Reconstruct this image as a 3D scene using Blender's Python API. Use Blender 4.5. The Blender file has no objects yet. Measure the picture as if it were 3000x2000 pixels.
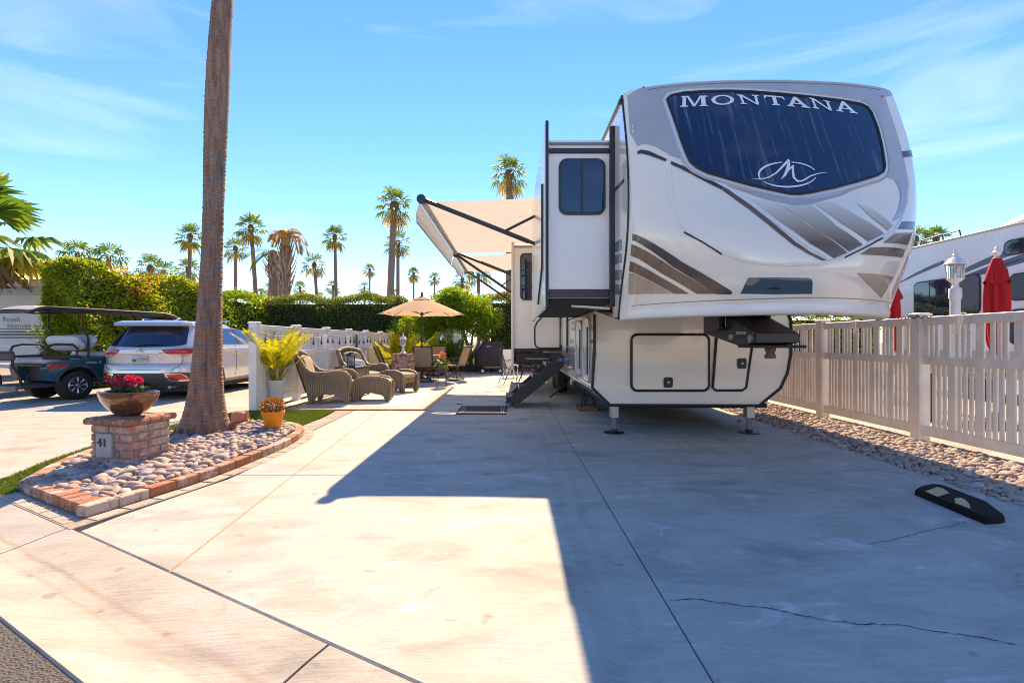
import bpy, bmesh, math, random
import numpy as np
from mathutils import Vector, Matrix

# ------------------------------------------------------------------ camera, sky, sun, exposure
scene = bpy.context.scene
col = scene.collection
CAM_H, FPX = 1.16, 1403.0            # eye height (m), focal length in 3000-px photo units
cam_d = bpy.data.cameras.new('camera')
cam = bpy.data.objects.new('camera', cam_d); col.objects.link(cam)
cam.location = (0, 0, CAM_H); cam.rotation_euler = (math.radians(90), 0, 0)
cam_d.sensor_width = 36.0; cam_d.lens = 36.0 * FPX / 3000.0
cam_d.clip_start = 0.05; cam_d.clip_end = 3000
scene.camera = cam

SUN_VEC = Vector((0.02, 1.045, 1.0)).normalized()
SUN_EL = math.asin(SUN_VEC.z); SUN_AZ = math.atan2(SUN_VEC.x, SUN_VEC.y)
world = bpy.data.worlds.new('World'); scene.world = world; world.use_nodes = True
wt = world.node_tree; wt.nodes.clear()
w_out = wt.nodes.new('ShaderNodeOutputWorld'); w_bg = wt.nodes.new('ShaderNodeBackground')
sky = wt.nodes.new('ShaderNodeTexSky'); sky.sky_type = 'NISHITA'; sky.sun_disc = False
sky.sun_elevation = SUN_EL; sky.sun_rotation = SUN_AZ
sky.air_density = 1.0; sky.dust_density = 0.0; sky.ozone_density = 6.0; sky.altitude = 200
w_bg.inputs['Strength'].default_value = 0.066
# thin cirrus streaks, mixed over the sky colour
tc = wt.nodes.new('ShaderNodeTexCoord')
mp = wt.nodes.new('ShaderNodeMapping'); mp.inputs['Rotation'].default_value = (0.0, math.radians(16), math.radians(20))
mp.inputs['Scale'].default_value = (1.3, 1.6, 7.5)
n1 = wt.nodes.new('ShaderNodeTexNoise'); n1.inputs['Scale'].default_value = 1.5; n1.inputs['Detail'].default_value = 8
n1.inputs['Roughness'].default_value = 0.55; n1.inputs['Distortion'].default_value = 0.5
cr = wt.nodes.new('ShaderNodeValToRGB')
cr.color_ramp.elements[0].position = 0.54; cr.color_ramp.elements[0].color = (0, 0, 0, 1)
cr.color_ramp.elements[1].position = 0.86; cr.color_ramp.elements[1].color = (0.25, 0.25, 0.25, 1)
mx = wt.nodes.new('ShaderNodeMix'); mx.data_type = 'RGBA'
mx.inputs['B'].default_value = (5.6, 6.0, 6.4, 1)
wt.links.new(tc.outputs['Generated'], mp.inputs['Vector']); wt.links.new(mp.outputs['Vector'], n1.inputs['Vector'])
wt.links.new(n1.outputs['Fac'], cr.inputs['Fac']); wt.links.new(cr.outputs['Color'], mx.inputs['Factor'])
hs = wt.nodes.new('ShaderNodeHueSaturation'); hs.inputs['Saturation'].default_value = 1.20; hs.inputs['Hue'].default_value = 0.509
wt.links.new(sky.outputs['Color'], hs.inputs['Color']); wt.links.new(hs.outputs['Color'], mx.inputs['A']); wt.links.new(mx.outputs['Result'], w_bg.inputs['Color'])
wt.links.new(w_bg.outputs['Background'], w_out.inputs['Surface'])

sun_d = bpy.data.lights.new('sun', 'SUN'); sun_d.energy = 2.0; sun_d.angle = math.radians(0.53)
sun_d.color = (1.0, 0.78, 0.58)
sun = bpy.data.objects.new('sun', sun_d); col.objects.link(sun)
sun.rotation_euler = (-SUN_VEC).to_track_quat('-Z', 'Y').to_euler(); sun.location = (3, 20, 22)
vs = scene.view_settings
vs.view_transform = 'Standard'; vs.look = 'None'; vs.gamma = 1.0; vs.use_curve_mapping = False; vs.exposure = 2.32
vs.use_white_balance = True; vs.white_balance_temperature = 8200; vs.white_balance_tint = 10
scene.cycles.use_denoising = True; scene.cycles.filter_width = 1.0
scene.cycles.max_bounces = 8; scene.cycles.transparent_max_bounces = 12
scene.cycles.caustics_reflective = False; scene.cycles.caustics_refractive = False

# ------------------------------------------------------------------ measuring helpers (photo pixel -> place)
def P(u, v, Y):                       # a photo point at distance Y
    return Vector(((u - 1500) / FPX * Y, Y, CAM_H - (v - 1001) / FPX * Y))
def G(u, v, z=0.0):                   # a photo point lying on the ground
    Y = (CAM_H - z) * FPX / (v - 1001); return Vector(((u - 1500) / FPX * Y, Y, z))

# ------------------------------------------------------------------ materials
class NT:
    def __init__(s, name):
        s.m = bpy.data.materials.new(name); s.m.use_nodes = True; s.t = s.m.node_tree; s.t.nodes.clear()
        s.out = s.n('ShaderNodeOutputMaterial')
    def n(s, typ, **kw):
        nd = s.t.nodes.new(typ)
        for k, v in kw.items():
            if k in nd.inputs: nd.inputs[k].default_value = v
            else: setattr(nd, k, v)
        return nd
    def l(s, a, b): s.t.links.new(a, b)
    def pos(s, obj=False):
        if obj: return s.n('ShaderNodeTexCoord').outputs['Object']
        return s.n('ShaderNodeNewGeometry').outputs['Position']
    def mapv(s, vec, scale=(1,1,1), rot=(0,0,0), loc=(0,0,0)):
        m = s.n('ShaderNodeMapping'); m.inputs['Scale'].default_value = scale; m.inputs['Rotation'].default_value = rot
        m.inputs['Location'].default_value = loc; s.l(vec, m.inputs['Vector']); return m.outputs['Vector']
    def noise(s, vec, scale, detail=4, rough=.55, dist=0):
        nd = s.n('ShaderNodeTexNoise'); nd.inputs['Scale'].default_value = scale; nd.inputs['Detail'].default_value = detail
        nd.inputs['Roughness'].default_value = rough; nd.inputs['Distortion'].default_value = dist
        if vec is not None: s.l(vec, nd.inputs['Vector'])
        return nd.outputs['Fac']
    def ramp(s, fac, stops):
        nd = s.n('ShaderNodeValToRGB'); e = nd.color_ramp.elements
        while len(e) < len(stops): e.new(0.5)
        for el, (p, c) in zip(e, stops):
            el.position = p; el.color = (c[0], c[1], c[2], 1) if hasattr(c, '__len__') else (c, c, c, 1)
        s.l(fac, nd.inputs['Fac']); return nd.outputs['Color']
    def mix(s, fac, a, b, typ='MIX'):
        nd = s.n('ShaderNodeMix'); nd.data_type = 'RGBA'; nd.blend_type = typ
        for key, x in (('Factor', fac), ('A', a), ('B', b)):
            if isinstance(x, bpy.types.NodeSocket): s.l(x, nd.inputs[key])
            elif key == 'Factor': nd.inputs[key].default_value = x
            else: nd.inputs[key].default_value = (x[0], x[1], x[2], 1)
        return nd.outputs['Result']
    def math(s, op, a, b=0.0):
        nd = s.n('ShaderNodeMath', operation=op)
        for i, x in enumerate((a, b)):
            if isinstance(x, bpy.types.NodeSocket): s.l(x, nd.inputs[i])
            else: nd.inputs[i].default_value = x
        return nd.outputs[0]
    def bsdf(s, color, rough=.5, metal=0, bump=None, bstr=.3, bdist=.01, **kw):
        b = s.n('ShaderNodeBsdfPrincipled')
        for key, x in (('Base Color', color), ('Roughness', rough), ('Metallic', metal)):
            if isinstance(x, bpy.types.NodeSocket): s.l(x, b.inputs[key])
            elif key == 'Base Color': b.inputs[key].default_value = (x[0], x[1], x[2], 1)
            else: b.inputs[key].default_value = x
        for k, v in kw.items():
            b.inputs[k.replace('_', ' ')].default_value = v
        if bump is not None:
            bn = s.n('ShaderNodeBump'); bn.inputs['Strength'].default_value = bstr; bn.inputs['Distance'].default_value = bdist
            s.l(bump, bn.inputs['Height']); s.l(bn.outputs['Normal'], b.inputs['Normal'])
        return b
    def done(s, sh): s.l(sh.outputs[0], s.out.inputs['Surface']); return s.m

MATS = {}
def mat(name, c, rough=.5, metal=0, var=.12, vscale=6.0, bump=0.0, bscale=80.0, obj=True, stretch=(1,1,1), **kw):
    if name in MATS: return MATS[name]
    t = NT(name); p = t.pos(obj)
    if stretch != (1,1,1): p = t.mapv(p, stretch)
    f = t.noise(p, vscale, 5)
    cc = t.ramp(f, [(.3, [x*(1-var) for x in c]), (.7, [min(1, x*(1+var*.6)) for x in c])])
    r = t.math('MULTIPLY_ADD', f, .15)                      # slightly uneven gloss
    r.node.inputs[2].default_value = rough - .075
    b = t.bsdf(cc, r, metal, t.noise(p, bscale, 3) if bump else None, bump, .01, **kw)
    MATS[name] = t.done(b); return MATS[name]

def leafmat(name, stops, trans=.35, rough=.45):
    t = NT(name); g = t.n('ShaderNodeNewGeometry')
    c = t.ramp(g.outputs['Random Per Island'], stops)
    b = t.bsdf(c, rough); tr = t.n('ShaderNodeBsdfTranslucent')
    c2 = t.mix(1.0, c, (1.0, .95, .35), 'MULTIPLY'); c3 = t.mix(.5, c2, c2, 'ADD')
    t.l(c3, tr.inputs['Color'])
    mxs = t.n('ShaderNodeMixShader'); mxs.inputs['Fac'].default_value = trans
    t.l(b.outputs[0], mxs.inputs[1]); t.l(tr.outputs[0], mxs.inputs[2])
    MATS[name] = t.done(mxs); return MATS[name]

# ------------------------------------------------------------------ mesh building
class MB:
    def __init__(s, M=None): s.v = []; s.f = []; s.M = M
    def add(s, vs_, fs):
        o = len(s.v)
        s.v += [tuple(s.M @ Vector(p)) for p in vs_] if s.M else [tuple(p) for p in vs_]
        s.f += [tuple(i + o for i in f) for f in fs]; return s
    def box(s, x0, x1, y0, y1, z0, z1, c=0.0):
        if c <= 0:
            return s.add([(x0,y0,z0),(x1,y0,z0),(x1,y1,z0),(x0,y1,z0),(x0,y0,z1),(x1,y0,z1),(x1,y1,z1),(x0,y1,z1)],
                  [(3,2,1,0),(4,5,6,7),(0,1,5,4),(1,2,6,5),(2,3,7,6),(3,0,4,7)])
        c = min(c, (x1-x0)*.45, (y1-y0)*.45, (z1-z0)*.45)
        vs_ = []; idx = {}
        for i, (X, sx) in enumerate(((x0,1),(x1,-1))):
            for j, (Y, sy) in enumerate(((y0,1),(y1,-1))):
                for k, (Z, sz) in enumerate(((z0,1),(z1,-1))):
                    idx[i,j,k] = len(vs_)
                    vs_ += [(X, Y+sy*c, Z+sz*c), (X+sx*c, Y, Z+sz*c), (X+sx*c, Y+sy*c, Z)]
        F = []
        for i in (0,1):
            q = [idx[i,0,0], idx[i,1,0], idx[i,1,1], idx[i,0,1]]; F.append(tuple(q if i else q[::-1]))
            q = [idx[0,i,0]+1, idx[1,i,0]+1, idx[1,i,1]+1, idx[0,i,1]+1]; F.append(tuple(q[::-1] if i else q))
            q = [idx[0,0,i]+2, idx[1,0,i]+2, idx[1,1,i]+2, idx[0,1,i]+2]; F.append(tuple(q if i else q[::-1]))
        for a in (0,1):
            for b in (0,1):
                F.append((idx[a,b,0], idx[a,b,1], idx[a,b,1]+1, idx[a,b,0]+1))
                F.append((idx[a,0,b], idx[a,1,b], idx[a,1,b]+2, idx[a,0,b]+2))
                F.append((idx[0,a,b]+1, idx[1,a,b]+1, idx[1,a,b]+2, idx[0,a,b]+2))
                for k in (0,1): F.append((idx[a,b,k], idx[a,b,k]+1, idx[a,b,k]+2))
        return s.add(vs_, F)
    def tube(s, pts, r, n=8, closed=False, caps=True, sx=1.0):
        pts = [Vector(p) for p in pts]; N = len(pts)
        rr = r if hasattr(r, '__len__') else [r]*N
        rings = []; prev = None
        for i, p in enumerate(pts):
            if closed: d = pts[(i+1) % N] - pts[i-1]
            else: d = pts[min(i+1, N-1)] - pts[max(i-1, 0)]
            d = d.normalized() if d.length > 1e-9 else Vector((0,0,1))
            if prev is None:
                a = Vector((0,0,1)) if abs(d.z) < .9 else Vector((1,0,0))
                nrm = (a - d*a.dot(d)).normalized()
            else:
                nrm = prev - d*prev.dot(d); nrm = nrm.normalized() if nrm.length > 1e-6 else d.orthogonal().normalized()
            prev = nrm; bn = d.cross(nrm)
            rings.append([p + (nrm*math.cos(2*math.pi*k/n)*sx + bn*math.sin(2*math.pi*k/n))*rr[i] for k in range(n)])
        vs_ = [q for ring in rings for q in ring]; F = []
        for i in range(N if closed else N-1):
            a, b = i*n, ((i+1) % N)*n
            F += [(a+k, a+(k+1) % n, b+(k+1) % n, b+k) for k in range(n)]
        if caps and not closed: F += [tuple(range(n))[::-1], tuple((N-1)*n + k for k in range(n))]
        return s.add(vs_, F)
    def lathe(s, prof, n=24, c=(0,0,0), sx=1.0, sy=1.0, caps=True):
        vs_ = [(c[0]+r*math.cos(2*math.pi*k/n)*sx, c[1]+r*math.sin(2*math.pi*k/n)*sy, c[2]+z) for r, z in prof for k in range(n)]
        F = [(i*n+k, i*n+(k+1) % n, (i+1)*n+(k+1) % n, (i+1)*n+k) for i in range(len(prof)-1) for k in range(n)]
        if caps: F += [tuple(range(n))[::-1], tuple((len(prof)-1)*n+k for k in range(n))]
        return s.add(vs_, F)
    def prism(s, poly, a, b, axis='z'):
        n = len(poly)
        def pt(p, h): return {'z': (p[0], p[1], h), 'y': (p[0], h, p[1]), 'x': (h, p[0], p[1])}[axis]
        vs_ = [pt(p, a) for p in poly] + [pt(p, b) for p in poly]
        F = [tuple(range(n))[::-1], tuple(range(n, 2*n))] + [(i, (i+1) % n, n+(i+1) % n, n+i) for i in range(n)]
        return s.add(vs_, F)
    def grid(s, fn, nu, nv, wrap=False):
        vs_ = [fn(i/(nu if wrap else nu-1), j/(nv-1)) for j in range(nv) for i in range(nu)]
        F = [(j*nu+i, j*nu+(i+1) % nu, (j+1)*nu+(i+1) % nu, (j+1)*nu+i) for j in range(nv-1) for i in range(nu if wrap else nu-1)]
        return s.add(vs_, F)
    def mesh(s, name, m, smooth=35, recalc=True):
        me = bpy.data.meshes.new(name); me.from_pydata(s.v, [], s.f); me.materials.append(m)
        if recalc:
            bm = bmesh.new(); bm.from_mesh(me); bmesh.ops.recalc_face_normals(bm, faces=bm.faces[:]); bm.to_mesh(me); bm.free()
        if smooth:
            me.shade_smooth(); me.set_sharp_from_angle(angle=math.radians(smooth))
        me.update(); return me
    def build(s, name, m, parent=None, smooth=35, **kw):
        return link(name, s.mesh(name, m, smooth), parent, **kw)

def link(name, me, parent=None, label=None, cat=None, group=None, kind=None):
    o = bpy.data.objects.new(name, me); col.objects.link(o)
    if parent is not None:
        o.parent = parent; q = parent; off = Vector((0,0,0))
        while q is not None: off += q.location; q = q.parent
        o.location = -off
    return tag(o, label, cat, group, kind)
def tag(o, label=None, cat=None, group=None, kind=None):
    if label: o['label'] = label
    if cat: o['category'] = cat
    if group: o['group'] = group
    if kind: o['kind'] = kind
    return o
def thing(name, label, cat, loc=(0,0,0), group=None):
    o = bpy.data.objects.new(name, None); col.objects.link(o); o.location = loc; o.empty_display_size = .2
    return tag(o, label, cat, group)
def copy_tree(o, parent=None, label=None):
    c = o.copy(); col.objects.link(c); c.parent = parent
    for ch in list(o.children): copy_tree(ch, c)
    if label: c['label'] = label
    return c
def place(o, loc, rz=0.0, sc=1.0):
    o.location = loc; o.rotation_euler = (0, 0, rz); o.scale = (sc, sc, sc) if not hasattr(sc, '__len__') else sc; return o
def ngon(pts): return list(pts)
def rrect(x0, x1, z0, z1, r, n=5):
    out = []
    for cx, cz, a0 in ((x1-r, z1-r, 0), (x0+r, z1-r, 90), (x0+r, z0+r, 180), (x1-r, z0+r, 270)):
        for k in range(n+1):
            a = math.radians(a0 + 90*k/n); out.append((cx + r*math.cos(a), cz + r*math.sin(a)))
    return out
def arr_mesh(name, V, F, m, smooth=False):
    """fast mesh from numpy arrays: V (n,3), F (k,4) or (k,3)"""
    me = bpy.data.meshes.new(name); k = F.shape[1]
    me.vertices.add(len(V)); me.vertices.foreach_set('co', np.ascontiguousarray(V, dtype=np.float32).ravel())
    me.loops.add(F.size); me.loops.foreach_set('vertex_index', np.ascontiguousarray(F, dtype=np.int32).ravel())
    me.polygons.add(len(F)); me.polygons.foreach_set('loop_start', np.arange(0, F.size, k, dtype=np.int32))
    me.update(calc_edges=True); me.validate(); me.materials.append(m)
    if smooth: me.shade_smooth()
    return me
def text_mesh(body, size, m, depth=0.0):
    cu = bpy.data.curves.new('lettering', 'FONT'); cu.body = body; cu.size = size; cu.align_x = 'CENTER'; cu.align_y = 'CENTER'; cu.extrude = depth
    o = bpy.data.objects.new('lettering', cu); col.objects.link(o)
    dg = bpy.context.evaluated_depsgraph_get(); me = bpy.data.meshes.new_from_object(o.evaluated_get(dg))
    bpy.data.objects.remove(o); bpy.data.curves.remove(cu)
    me.materials.clear(); me.materials.append(m); return me
def set_text(name, body, size, m, parent, M, depth=.001):
    me = text_mesh(body, size, m, depth); me.transform(M); return link(name, me, parent)
FACE_CAM = Matrix(((1,0,0,0),(0,0,-1,0),(0,1,0,0),(0,0,0,1)))   # text plane XY -> XZ facing -Y
R = random.Random(7)
# ------------------------------------------------------------------ surface materials
def concrete(name, base, stain, light, seed=0.0, marks=False, gutter=False):
    t = NT(name); p = t.mapv(t.pos(), (1,1,1), (0,0,0), (seed, seed*.7, 0))
    big = t.noise(p, .55, 5, .6, .6); mid = t.noise(t.mapv(p, (1.0, 3.2, 1)), 1.6, 7, .65, .4); fine = t.noise(p, 38, 6, .7)
    c = t.ramp(mid, [(.25, [x*.70 for x in base]), (.5, base), (.75, [min(1, x*1.12) for x in base])])
    c = t.mix(t.ramp(big, [(.50, 0.0), (.66, .52)]), c, stain)
    eff = t.noise(t.mapv(p, (1.6, 3.4, 1), (0,0,.4)), 1.35, 8, .68, .9)
    c = t.mix(t.ramp(eff, [(.56, 0.0), (.68, .68)]), c, light)
    dark = t.noise(t.mapv(p, (1.3, 2.6, 1), (0,0,-.3), (9,4,0)), 1.05, 7, .62, .5)
    c = t.mix(t.ramp(dark, [(.50, 0.0), (.68, .66)]), c, [x*.42 for x in base])
    broom = t.noise(t.mapv(p, (4, 70, 1), (0,0,.05)), 1.0, 4, .6)
    c = t.mix(t.ramp(broom, [(.38, .30), (.58, 0.0)]), c, [x*.66 for x in base])
    blot = t.noise(t.mapv(p, (1,1,1), (0,0,0), (3,8,0)), 3.1, 7, .72, .7)
    c = t.mix(t.ramp(blot, [(.55, 0.0), (.68, .45)]), c, [x*.60 for x in base])
    speck = t.noise(p, 9, 3, .5)
    c = t.mix(t.ramp(speck, [(.70, 0.0), (.76, .35)]), c, [x*.45 for x in base])
    c = t.mix(t.ramp(fine, [(.3, .30), (.7, 0.0)]), c, [x*.62 for x in base])
    oil = t.noise(t.mapv(p, (1,1,1), (0,0,0), (17,5,0)), 5.5, 2, .5, .2)
    c = t.mix(t.ramp(oil, [(.70, 0.0), (.74, .55)]), c, [x*.35 for x in base])
    if marks:                                    # rubber left by tyres driven in and out
        sx = t.n('ShaderNodeSeparateXYZ'); t.l(t.pos(), sx.inputs[0])
        wob = t.noise(t.pos(), .9, 2)
        xx = t.math('ADD', sx.outputs['X'], t.math('MULTIPLY', wob, .22))
        tot = None
        for cx, w in ((.47, .05), (.60, .035), (2.62, .07)):
            d = t.math('ABSOLUTE', t.math('SUBTRACT', xx, cx))
            m = t.ramp(t.math('DIVIDE', d, w), [(.55, 1.0), (1.0, 0.0)])
            tot = m if tot is None else t.mix(1.0, tot, m, 'ADD')
        tread = t.n('ShaderNodeTexWave', wave_type='BANDS', bands_direction='DIAGONAL'); tread.inputs['Scale'].default_value = 14; tread.inputs['Distortion'].default_value = 6
        t.l(t.pos(), tread.inputs['Vector'])
        k = t.mix(1.0, tot, t.ramp(tread.outputs['Fac'], [(.35, .25), (.7, 1.0)]), 'MULTIPLY')
        k = t.mix(1.0, k, t.ramp(t.noise(t.pos(), 1.7, 5), [(.30, .05), (.65, .42)]), 'MULTIPLY')
        c = t.mix(k, c, [x*.5 for x in base])
    if gutter:                                   # silt lines left by run-off along the flow line
        q = t.n('ShaderNodeVectorMath', operation='DOT_PRODUCT'); t.l(t.pos(), q.inputs[0]); q.inputs[1].default_value = (-.4876, -.873, 0)
        d = t.math('ADD', t.math('ADD', q.outputs['Value'], 1.268), t.math('MULTIPLY', t.noise(t.mapv(t.pos(), (1,1,1)), 1.2, 4), .10))
        for cx, w, a in ((.29, .022, .6), (.37, .018, .4)):
            m = t.ramp(t.math('DIVIDE', t.math('ABSOLUTE', t.math('SUBTRACT', d, cx)), w), [(.1, a), (1.0, 0.0)])
            m = t.mix(1.0, m, t.ramp(t.noise(t.pos(), 2.3, 6), [(.3, .15), (.6, 1.0)]), 'MULTIPLY')
            c = t.mix(m, c, (.30, .22, .12))
    b = t.bsdf(c, t.ramp(mid, [(.3, .62), (.7, .85)]), 0, t.math('ADD', t.math('ADD', fine, broom), t.math('MULTIPLY', speck, .5)), .5, .005)
    MATS[name] = t.done(b); return MATS[name]
m_conc = concrete('driveway_concrete', (.465, .475, .43), (.43, .37, .28), (.74, .76, .78), 0, marks=True)
m_conc2 = concrete('neighbour_concrete', (.50, .46, .40), (.42, .35, .27), (.60, .57, .52), 13.7)
m_gut = concrete('gutter_concrete', (.50, .47, .41), (.42, .35, .25), (.58, .55, .50), 31.0, gutter=True)
m_joint = mat('joint_filler', (.016, .012, .008), .95, var=.4, vscale=40)
m_sandjoint = mat('sandy_joint', (.36, .25, .12), .95, var=.4, vscale=40)
def asphalt():
    t = NT('asphalt'); p = t.pos(); n = t.noise(p, 120, 4, .7); v = t.n('ShaderNodeTexVoronoi'); v.inputs['Scale'].default_value = 95; t.l(p, v.inputs['Vector'])
    c = t.ramp(n, [(.3, (.06, .058, .054)), (.6, (.12, .115, .105)), (.8, (.21, .20, .18))])
    return t.done(t.bsdf(c, .9, 0, v.outputs['Distance'], .9, .01))
m_asph = asphalt()
m_soil = mat('planting_soil', (.16, .12, .085), .95, var=.4, vscale=25, bump=.6, bscale=60)
m_earth = mat('open_ground', (.34, .29, .22), .95, var=.3, vscale=.6, obj=False)

# ------------------------------------------------------------------ the setting
gnd = MB().box(-400, 400, -120, 900, -.4, -.06).build('ground', m_earth, kind='structure')

def slab(name, poly, m, parent, z=0.0, bev=.006, th=.05):
    """a cast slab: bevelled arris, recessed joint around it"""
    n = len(poly); pts = [Vector((p[0], p[1])) for p in poly]; area = sum(pts[i].x*pts[(i+1)%n].y - pts[(i+1)%n].x*pts[i].y for i in range(n))
    if area < 0: pts.reverse()
    def off(d):
        out = []
        for i in range(n):
            a = (pts[i]-pts[i-1]).normalized(); b = (pts[(i+1)%n]-pts[i]).normalized()
            na, nb = Vector((-a.y, a.x)), Vector((-b.y, b.x)); k = na + nb; k = k/max(.3, k.dot(na)) if k.length > 1e-6 else na
            out.append(pts[i] + k*d)
        return out
    o1, o2 = off(.003), off(.003+bev); mb = MB()
    V = [(p.x, p.y, z-th) for p in o1] + [(p.x, p.y, z-bev) for p in o1] + [(p.x, p.y, z) for p in o2]
    F = [(i, (i+1)%n, n+(i+1)%n, n+i) for i in range(n)] + [(n+i, n+(i+1)%n, 2*n+(i+1)%n, 2*n+i) for i in range(n)] + [tuple(range(2*n, 3*n))]
    return mb.add(V, F).build(name, m, parent, smooth=0)

GX = lambda x: 1.4513 - .5584*x                       # street edge of the driveway
drive = tag(MB().prism([(-2.60, GX(-2.60)), (3.6, GX(3.6)), (3.6, 18.3), (-4.25, 18.3), (-4.25, 8.0), (-2.62, 8.0), (-2.38, 5.0), (-2.6, 3.2)], -.30, -.034).build('driveway', m_joint), kind='structure')
J2 = [(-1.73, 2.417), (-1.90, 4.17), (-2.25, 8.2)]
LB = [(-2.65, 2.93), (-2.62, 3.17), (-2.51, 3.62), (-2.40, 4.04), (-2.39, 4.67), (-2.37, 5.2), (-2.455, 5.85), (-2.59, 6.17), (-2.64, 7.98)]
slab('slab', [LB[0], J2[0], J2[1], (-2.40, 4.17), LB[3], LB[2], LB[1]], m_conc, drive)
slab('slab', [J2[0], (.69, GX(.69)), (.68, 4.17), J2[1]], m_conc, drive)
slab('slab', [(.69, GX(.69)), (3.6, GX(3.6)), (3.6, 4.42), (.68, 4.17)], m_conc, drive)
slab('slab', [(-2.395, 4.17), J2[1], J2[2], (-2.70, 8.2), (-4.24, 8.2), (-4.24, 8.0), LB[8], LB[7], LB[6], LB[5], LB[4]], m_conc, drive)
slab('slab', [J2[1], (.68, 4.17), (.65, 8.3), J2[2]], m_conc, drive)
slab('slab', [(.68, 4.17), (3.6, 4.42), (3.6, 8.3), (.65, 8.3)], m_conc, drive)
for y0, y1 in ((8.2, 12.4), (12.4, 15.3), (15.3, 18.3)):
    b0 = .1 if y0 == 8.2 else 0
    slab('slab', [(-4.24, y0), (-2.25, y0), (-2.3, y1), (-4.24, y1)], m_conc, drive)
    slab('slab', [(-2.25, y0), (.65, y0+b0), (.62, y1), (-2.3, y1)], m_conc, drive)
    slab('slab', [(.65, y0+b0), (3.6, y0+b0), (3.6, y1), (.62, y1)], m_conc, drive)
# sandy filler in the left joint, standing a little proud
mb = MB()
for (a, b) in ((J2[0], J2[1]), (J2[1], J2[2])):
    a, b = Vector((*a, 0)), Vector((*b, 0)); d = (b-a).normalized(); nn = Vector((-d.y, d.x, 0))*.0075
    mb.add([a-nn+Vector((0,0,-.0035)), a+nn+Vector((0,0,-.0035)), b+nn+Vector((0,0,-.0035)), b-nn+Vector((0,0,-.0035))], [(0,1,2,3)])
mb.build('joint_sand', m_sandjoint, drive, smooth=0)
# shrinkage crack across the right-hand slab
def crack(pts, w, name='crack', seed=1):
    rr = random.Random(seed); P2 = [G(u, v) for u, v in pts]; fin = []
    for a, b in zip(P2, P2[1:]):
        n = max(2, int((b-a).length/.016))
        for k in range(n): fin.append(a.lerp(b, k/n) + Vector((rr.uniform(-.005,.005), rr.uniform(-.005,.005), 0)))
    fin.append(P2[-1]); L, Rr = [], []
    for i, p in enumerate(fin):
        d = (fin[min(i+1, len(fin)-1)] - fin[max(i-1, 0)]).normalized(); nn = Vector((-d.y, d.x, 0))*(w*rr.uniform(.2, 1.5)/2)
        L.append(p+nn+Vector((0,0,.0025))); Rr.append(p-nn+Vector((0,0,.0025)))
    m = len(fin); MB().add(L+Rr, [(i, i+1, m+i+1, m+i) for i in range(m-1)]).build(name, m_joint, drive, smooth=0)
crack([(1964,1760),(2031,1754),(2170,1775),(2225,1778),(2330,1800),(2420,1818),(2530,1829),(2650,1832),(2700,1844),(2780,1855),(2880,1868),(3000,1894),(3100,1910)], .0042, seed=3)
crack([(2520,1597),(2600,1585),(2700,1560),(2790,1540),(2850,1522)], .003, seed=4)
crack([(2830,1520),(2900,1508),(3000,1495)], .003, seed=5)
# patched anchor holes in the apron
for u, v, s in ((1090, 1668, .030), (1325, 1812, .022)):
    g = G(u, v); MB().lathe([(s, 0), (s*.9, .0012), (s*.5, .0018)], 6, (g.x, g.y, 0), 1.5, .9).build('patch', m_conc, drive)
MB().box(-1.03, -.93, 8.86, 8.93, 0, .006).build('drain_cover', m_joint, drive)

# rolled gutter along the street, one casting after another
gut = MB().box(-.01, .01, -.01, .01, -.30, -.28).build('gutter', m_joint, kind='structure')
Dv, Nv = Vector((.8731, -.4876, 0)), Vector((-.4876, -.8731, 0)); O = Vector((-.70, GX(-.70), 0))
prof = [(0.002, -.008), (.007, -.001), (.10, -.012), (.22, -.034), (.30, -.045), (.36, -.043), (.46, -.028), (.545, -.014), (.553, -.03), (.553, -.2)]
for k in range(-7, 6):
    mb = MB(); seg = 8; rows = []
    for i in range(seg+1):
        t_ = k*2.36 + .006 + (2.36-.012)*i/seg; rows.append([O + Dv*t_ + Nv*d + Vector((0,0,z)) for d, z in [(.002, -.2)] + prof])
    m_ = len(rows[0]); mb.add([p for r in rows for p in r], [(i*m_+j, i*m_+j+1, (i+1)*m_+j+1, (i+1)*m_+j) for i in range(seg) for j in range(m_-1)] + [tuple(range(m_)), tuple(seg*m_+j for j in range(m_))])
    mb.build('gutter_slab', m_gut, gut, smooth=25)
a, b = O + Dv*-60 + Nv*.556, O + Dv*60 + Nv*.556
MB().prism([(p.x, p.y) for p in (a, b, b + Nv*5.5, a + Nv*5.5)], -.2, -.022).build('street', m_asph, kind='structure')
c0, d0 = a + Nv*5.504, b + Nv*5.504
MB().prism([(p.x, p.y) for p in (c0, d0, d0 + Nv*30, c0 + Nv*30)], -.2, .0).build('far_pavement', m_conc2, kind='structure')

# neighbour's driveway on the left
nb = tag(MB().prism([(-4.3, GX(-4.3)), (-10.4, GX(-10.4)), (-10.4, 24), (-4.3, 24)], -.3, -.02).build('neighbour_driveway', m_joint), kind='structure')
for x0, x1 in ((-10.35, -7.45), (-7.45, -4.35)):
    ys = [None, 8.4, 12.0, 16.0, 24.0]
    for i in range(4):
        lo = [(x0, GX(x0)), (x1, GX(x1))] if i == 0 else [(x0, ys[i]-.2), (x1, ys[i])]
        slab('slab', [lo[0], lo[1], (x1, ys[i+1]), (x0, ys[i+1]-.2 if i < 3 else ys[i+1])], m_conc2, nb)
# neighbour's patio on the right, beyond the fence
MB().box(4.9, 9.6, -1.5, 22, -.2, -.004).build('neighbour_patio', m_conc2, kind='structure')
# planting strip along the far left and the back boundary
MB().box(-13.5, -10.45, 3.5, 26, -.2, -.01).build('hedge_bed', m_soil, kind='structure')
MB().box(-12, 9, 18.36, 24, -.2, .03).build('back_bed', m_soil, kind='structure')

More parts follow.
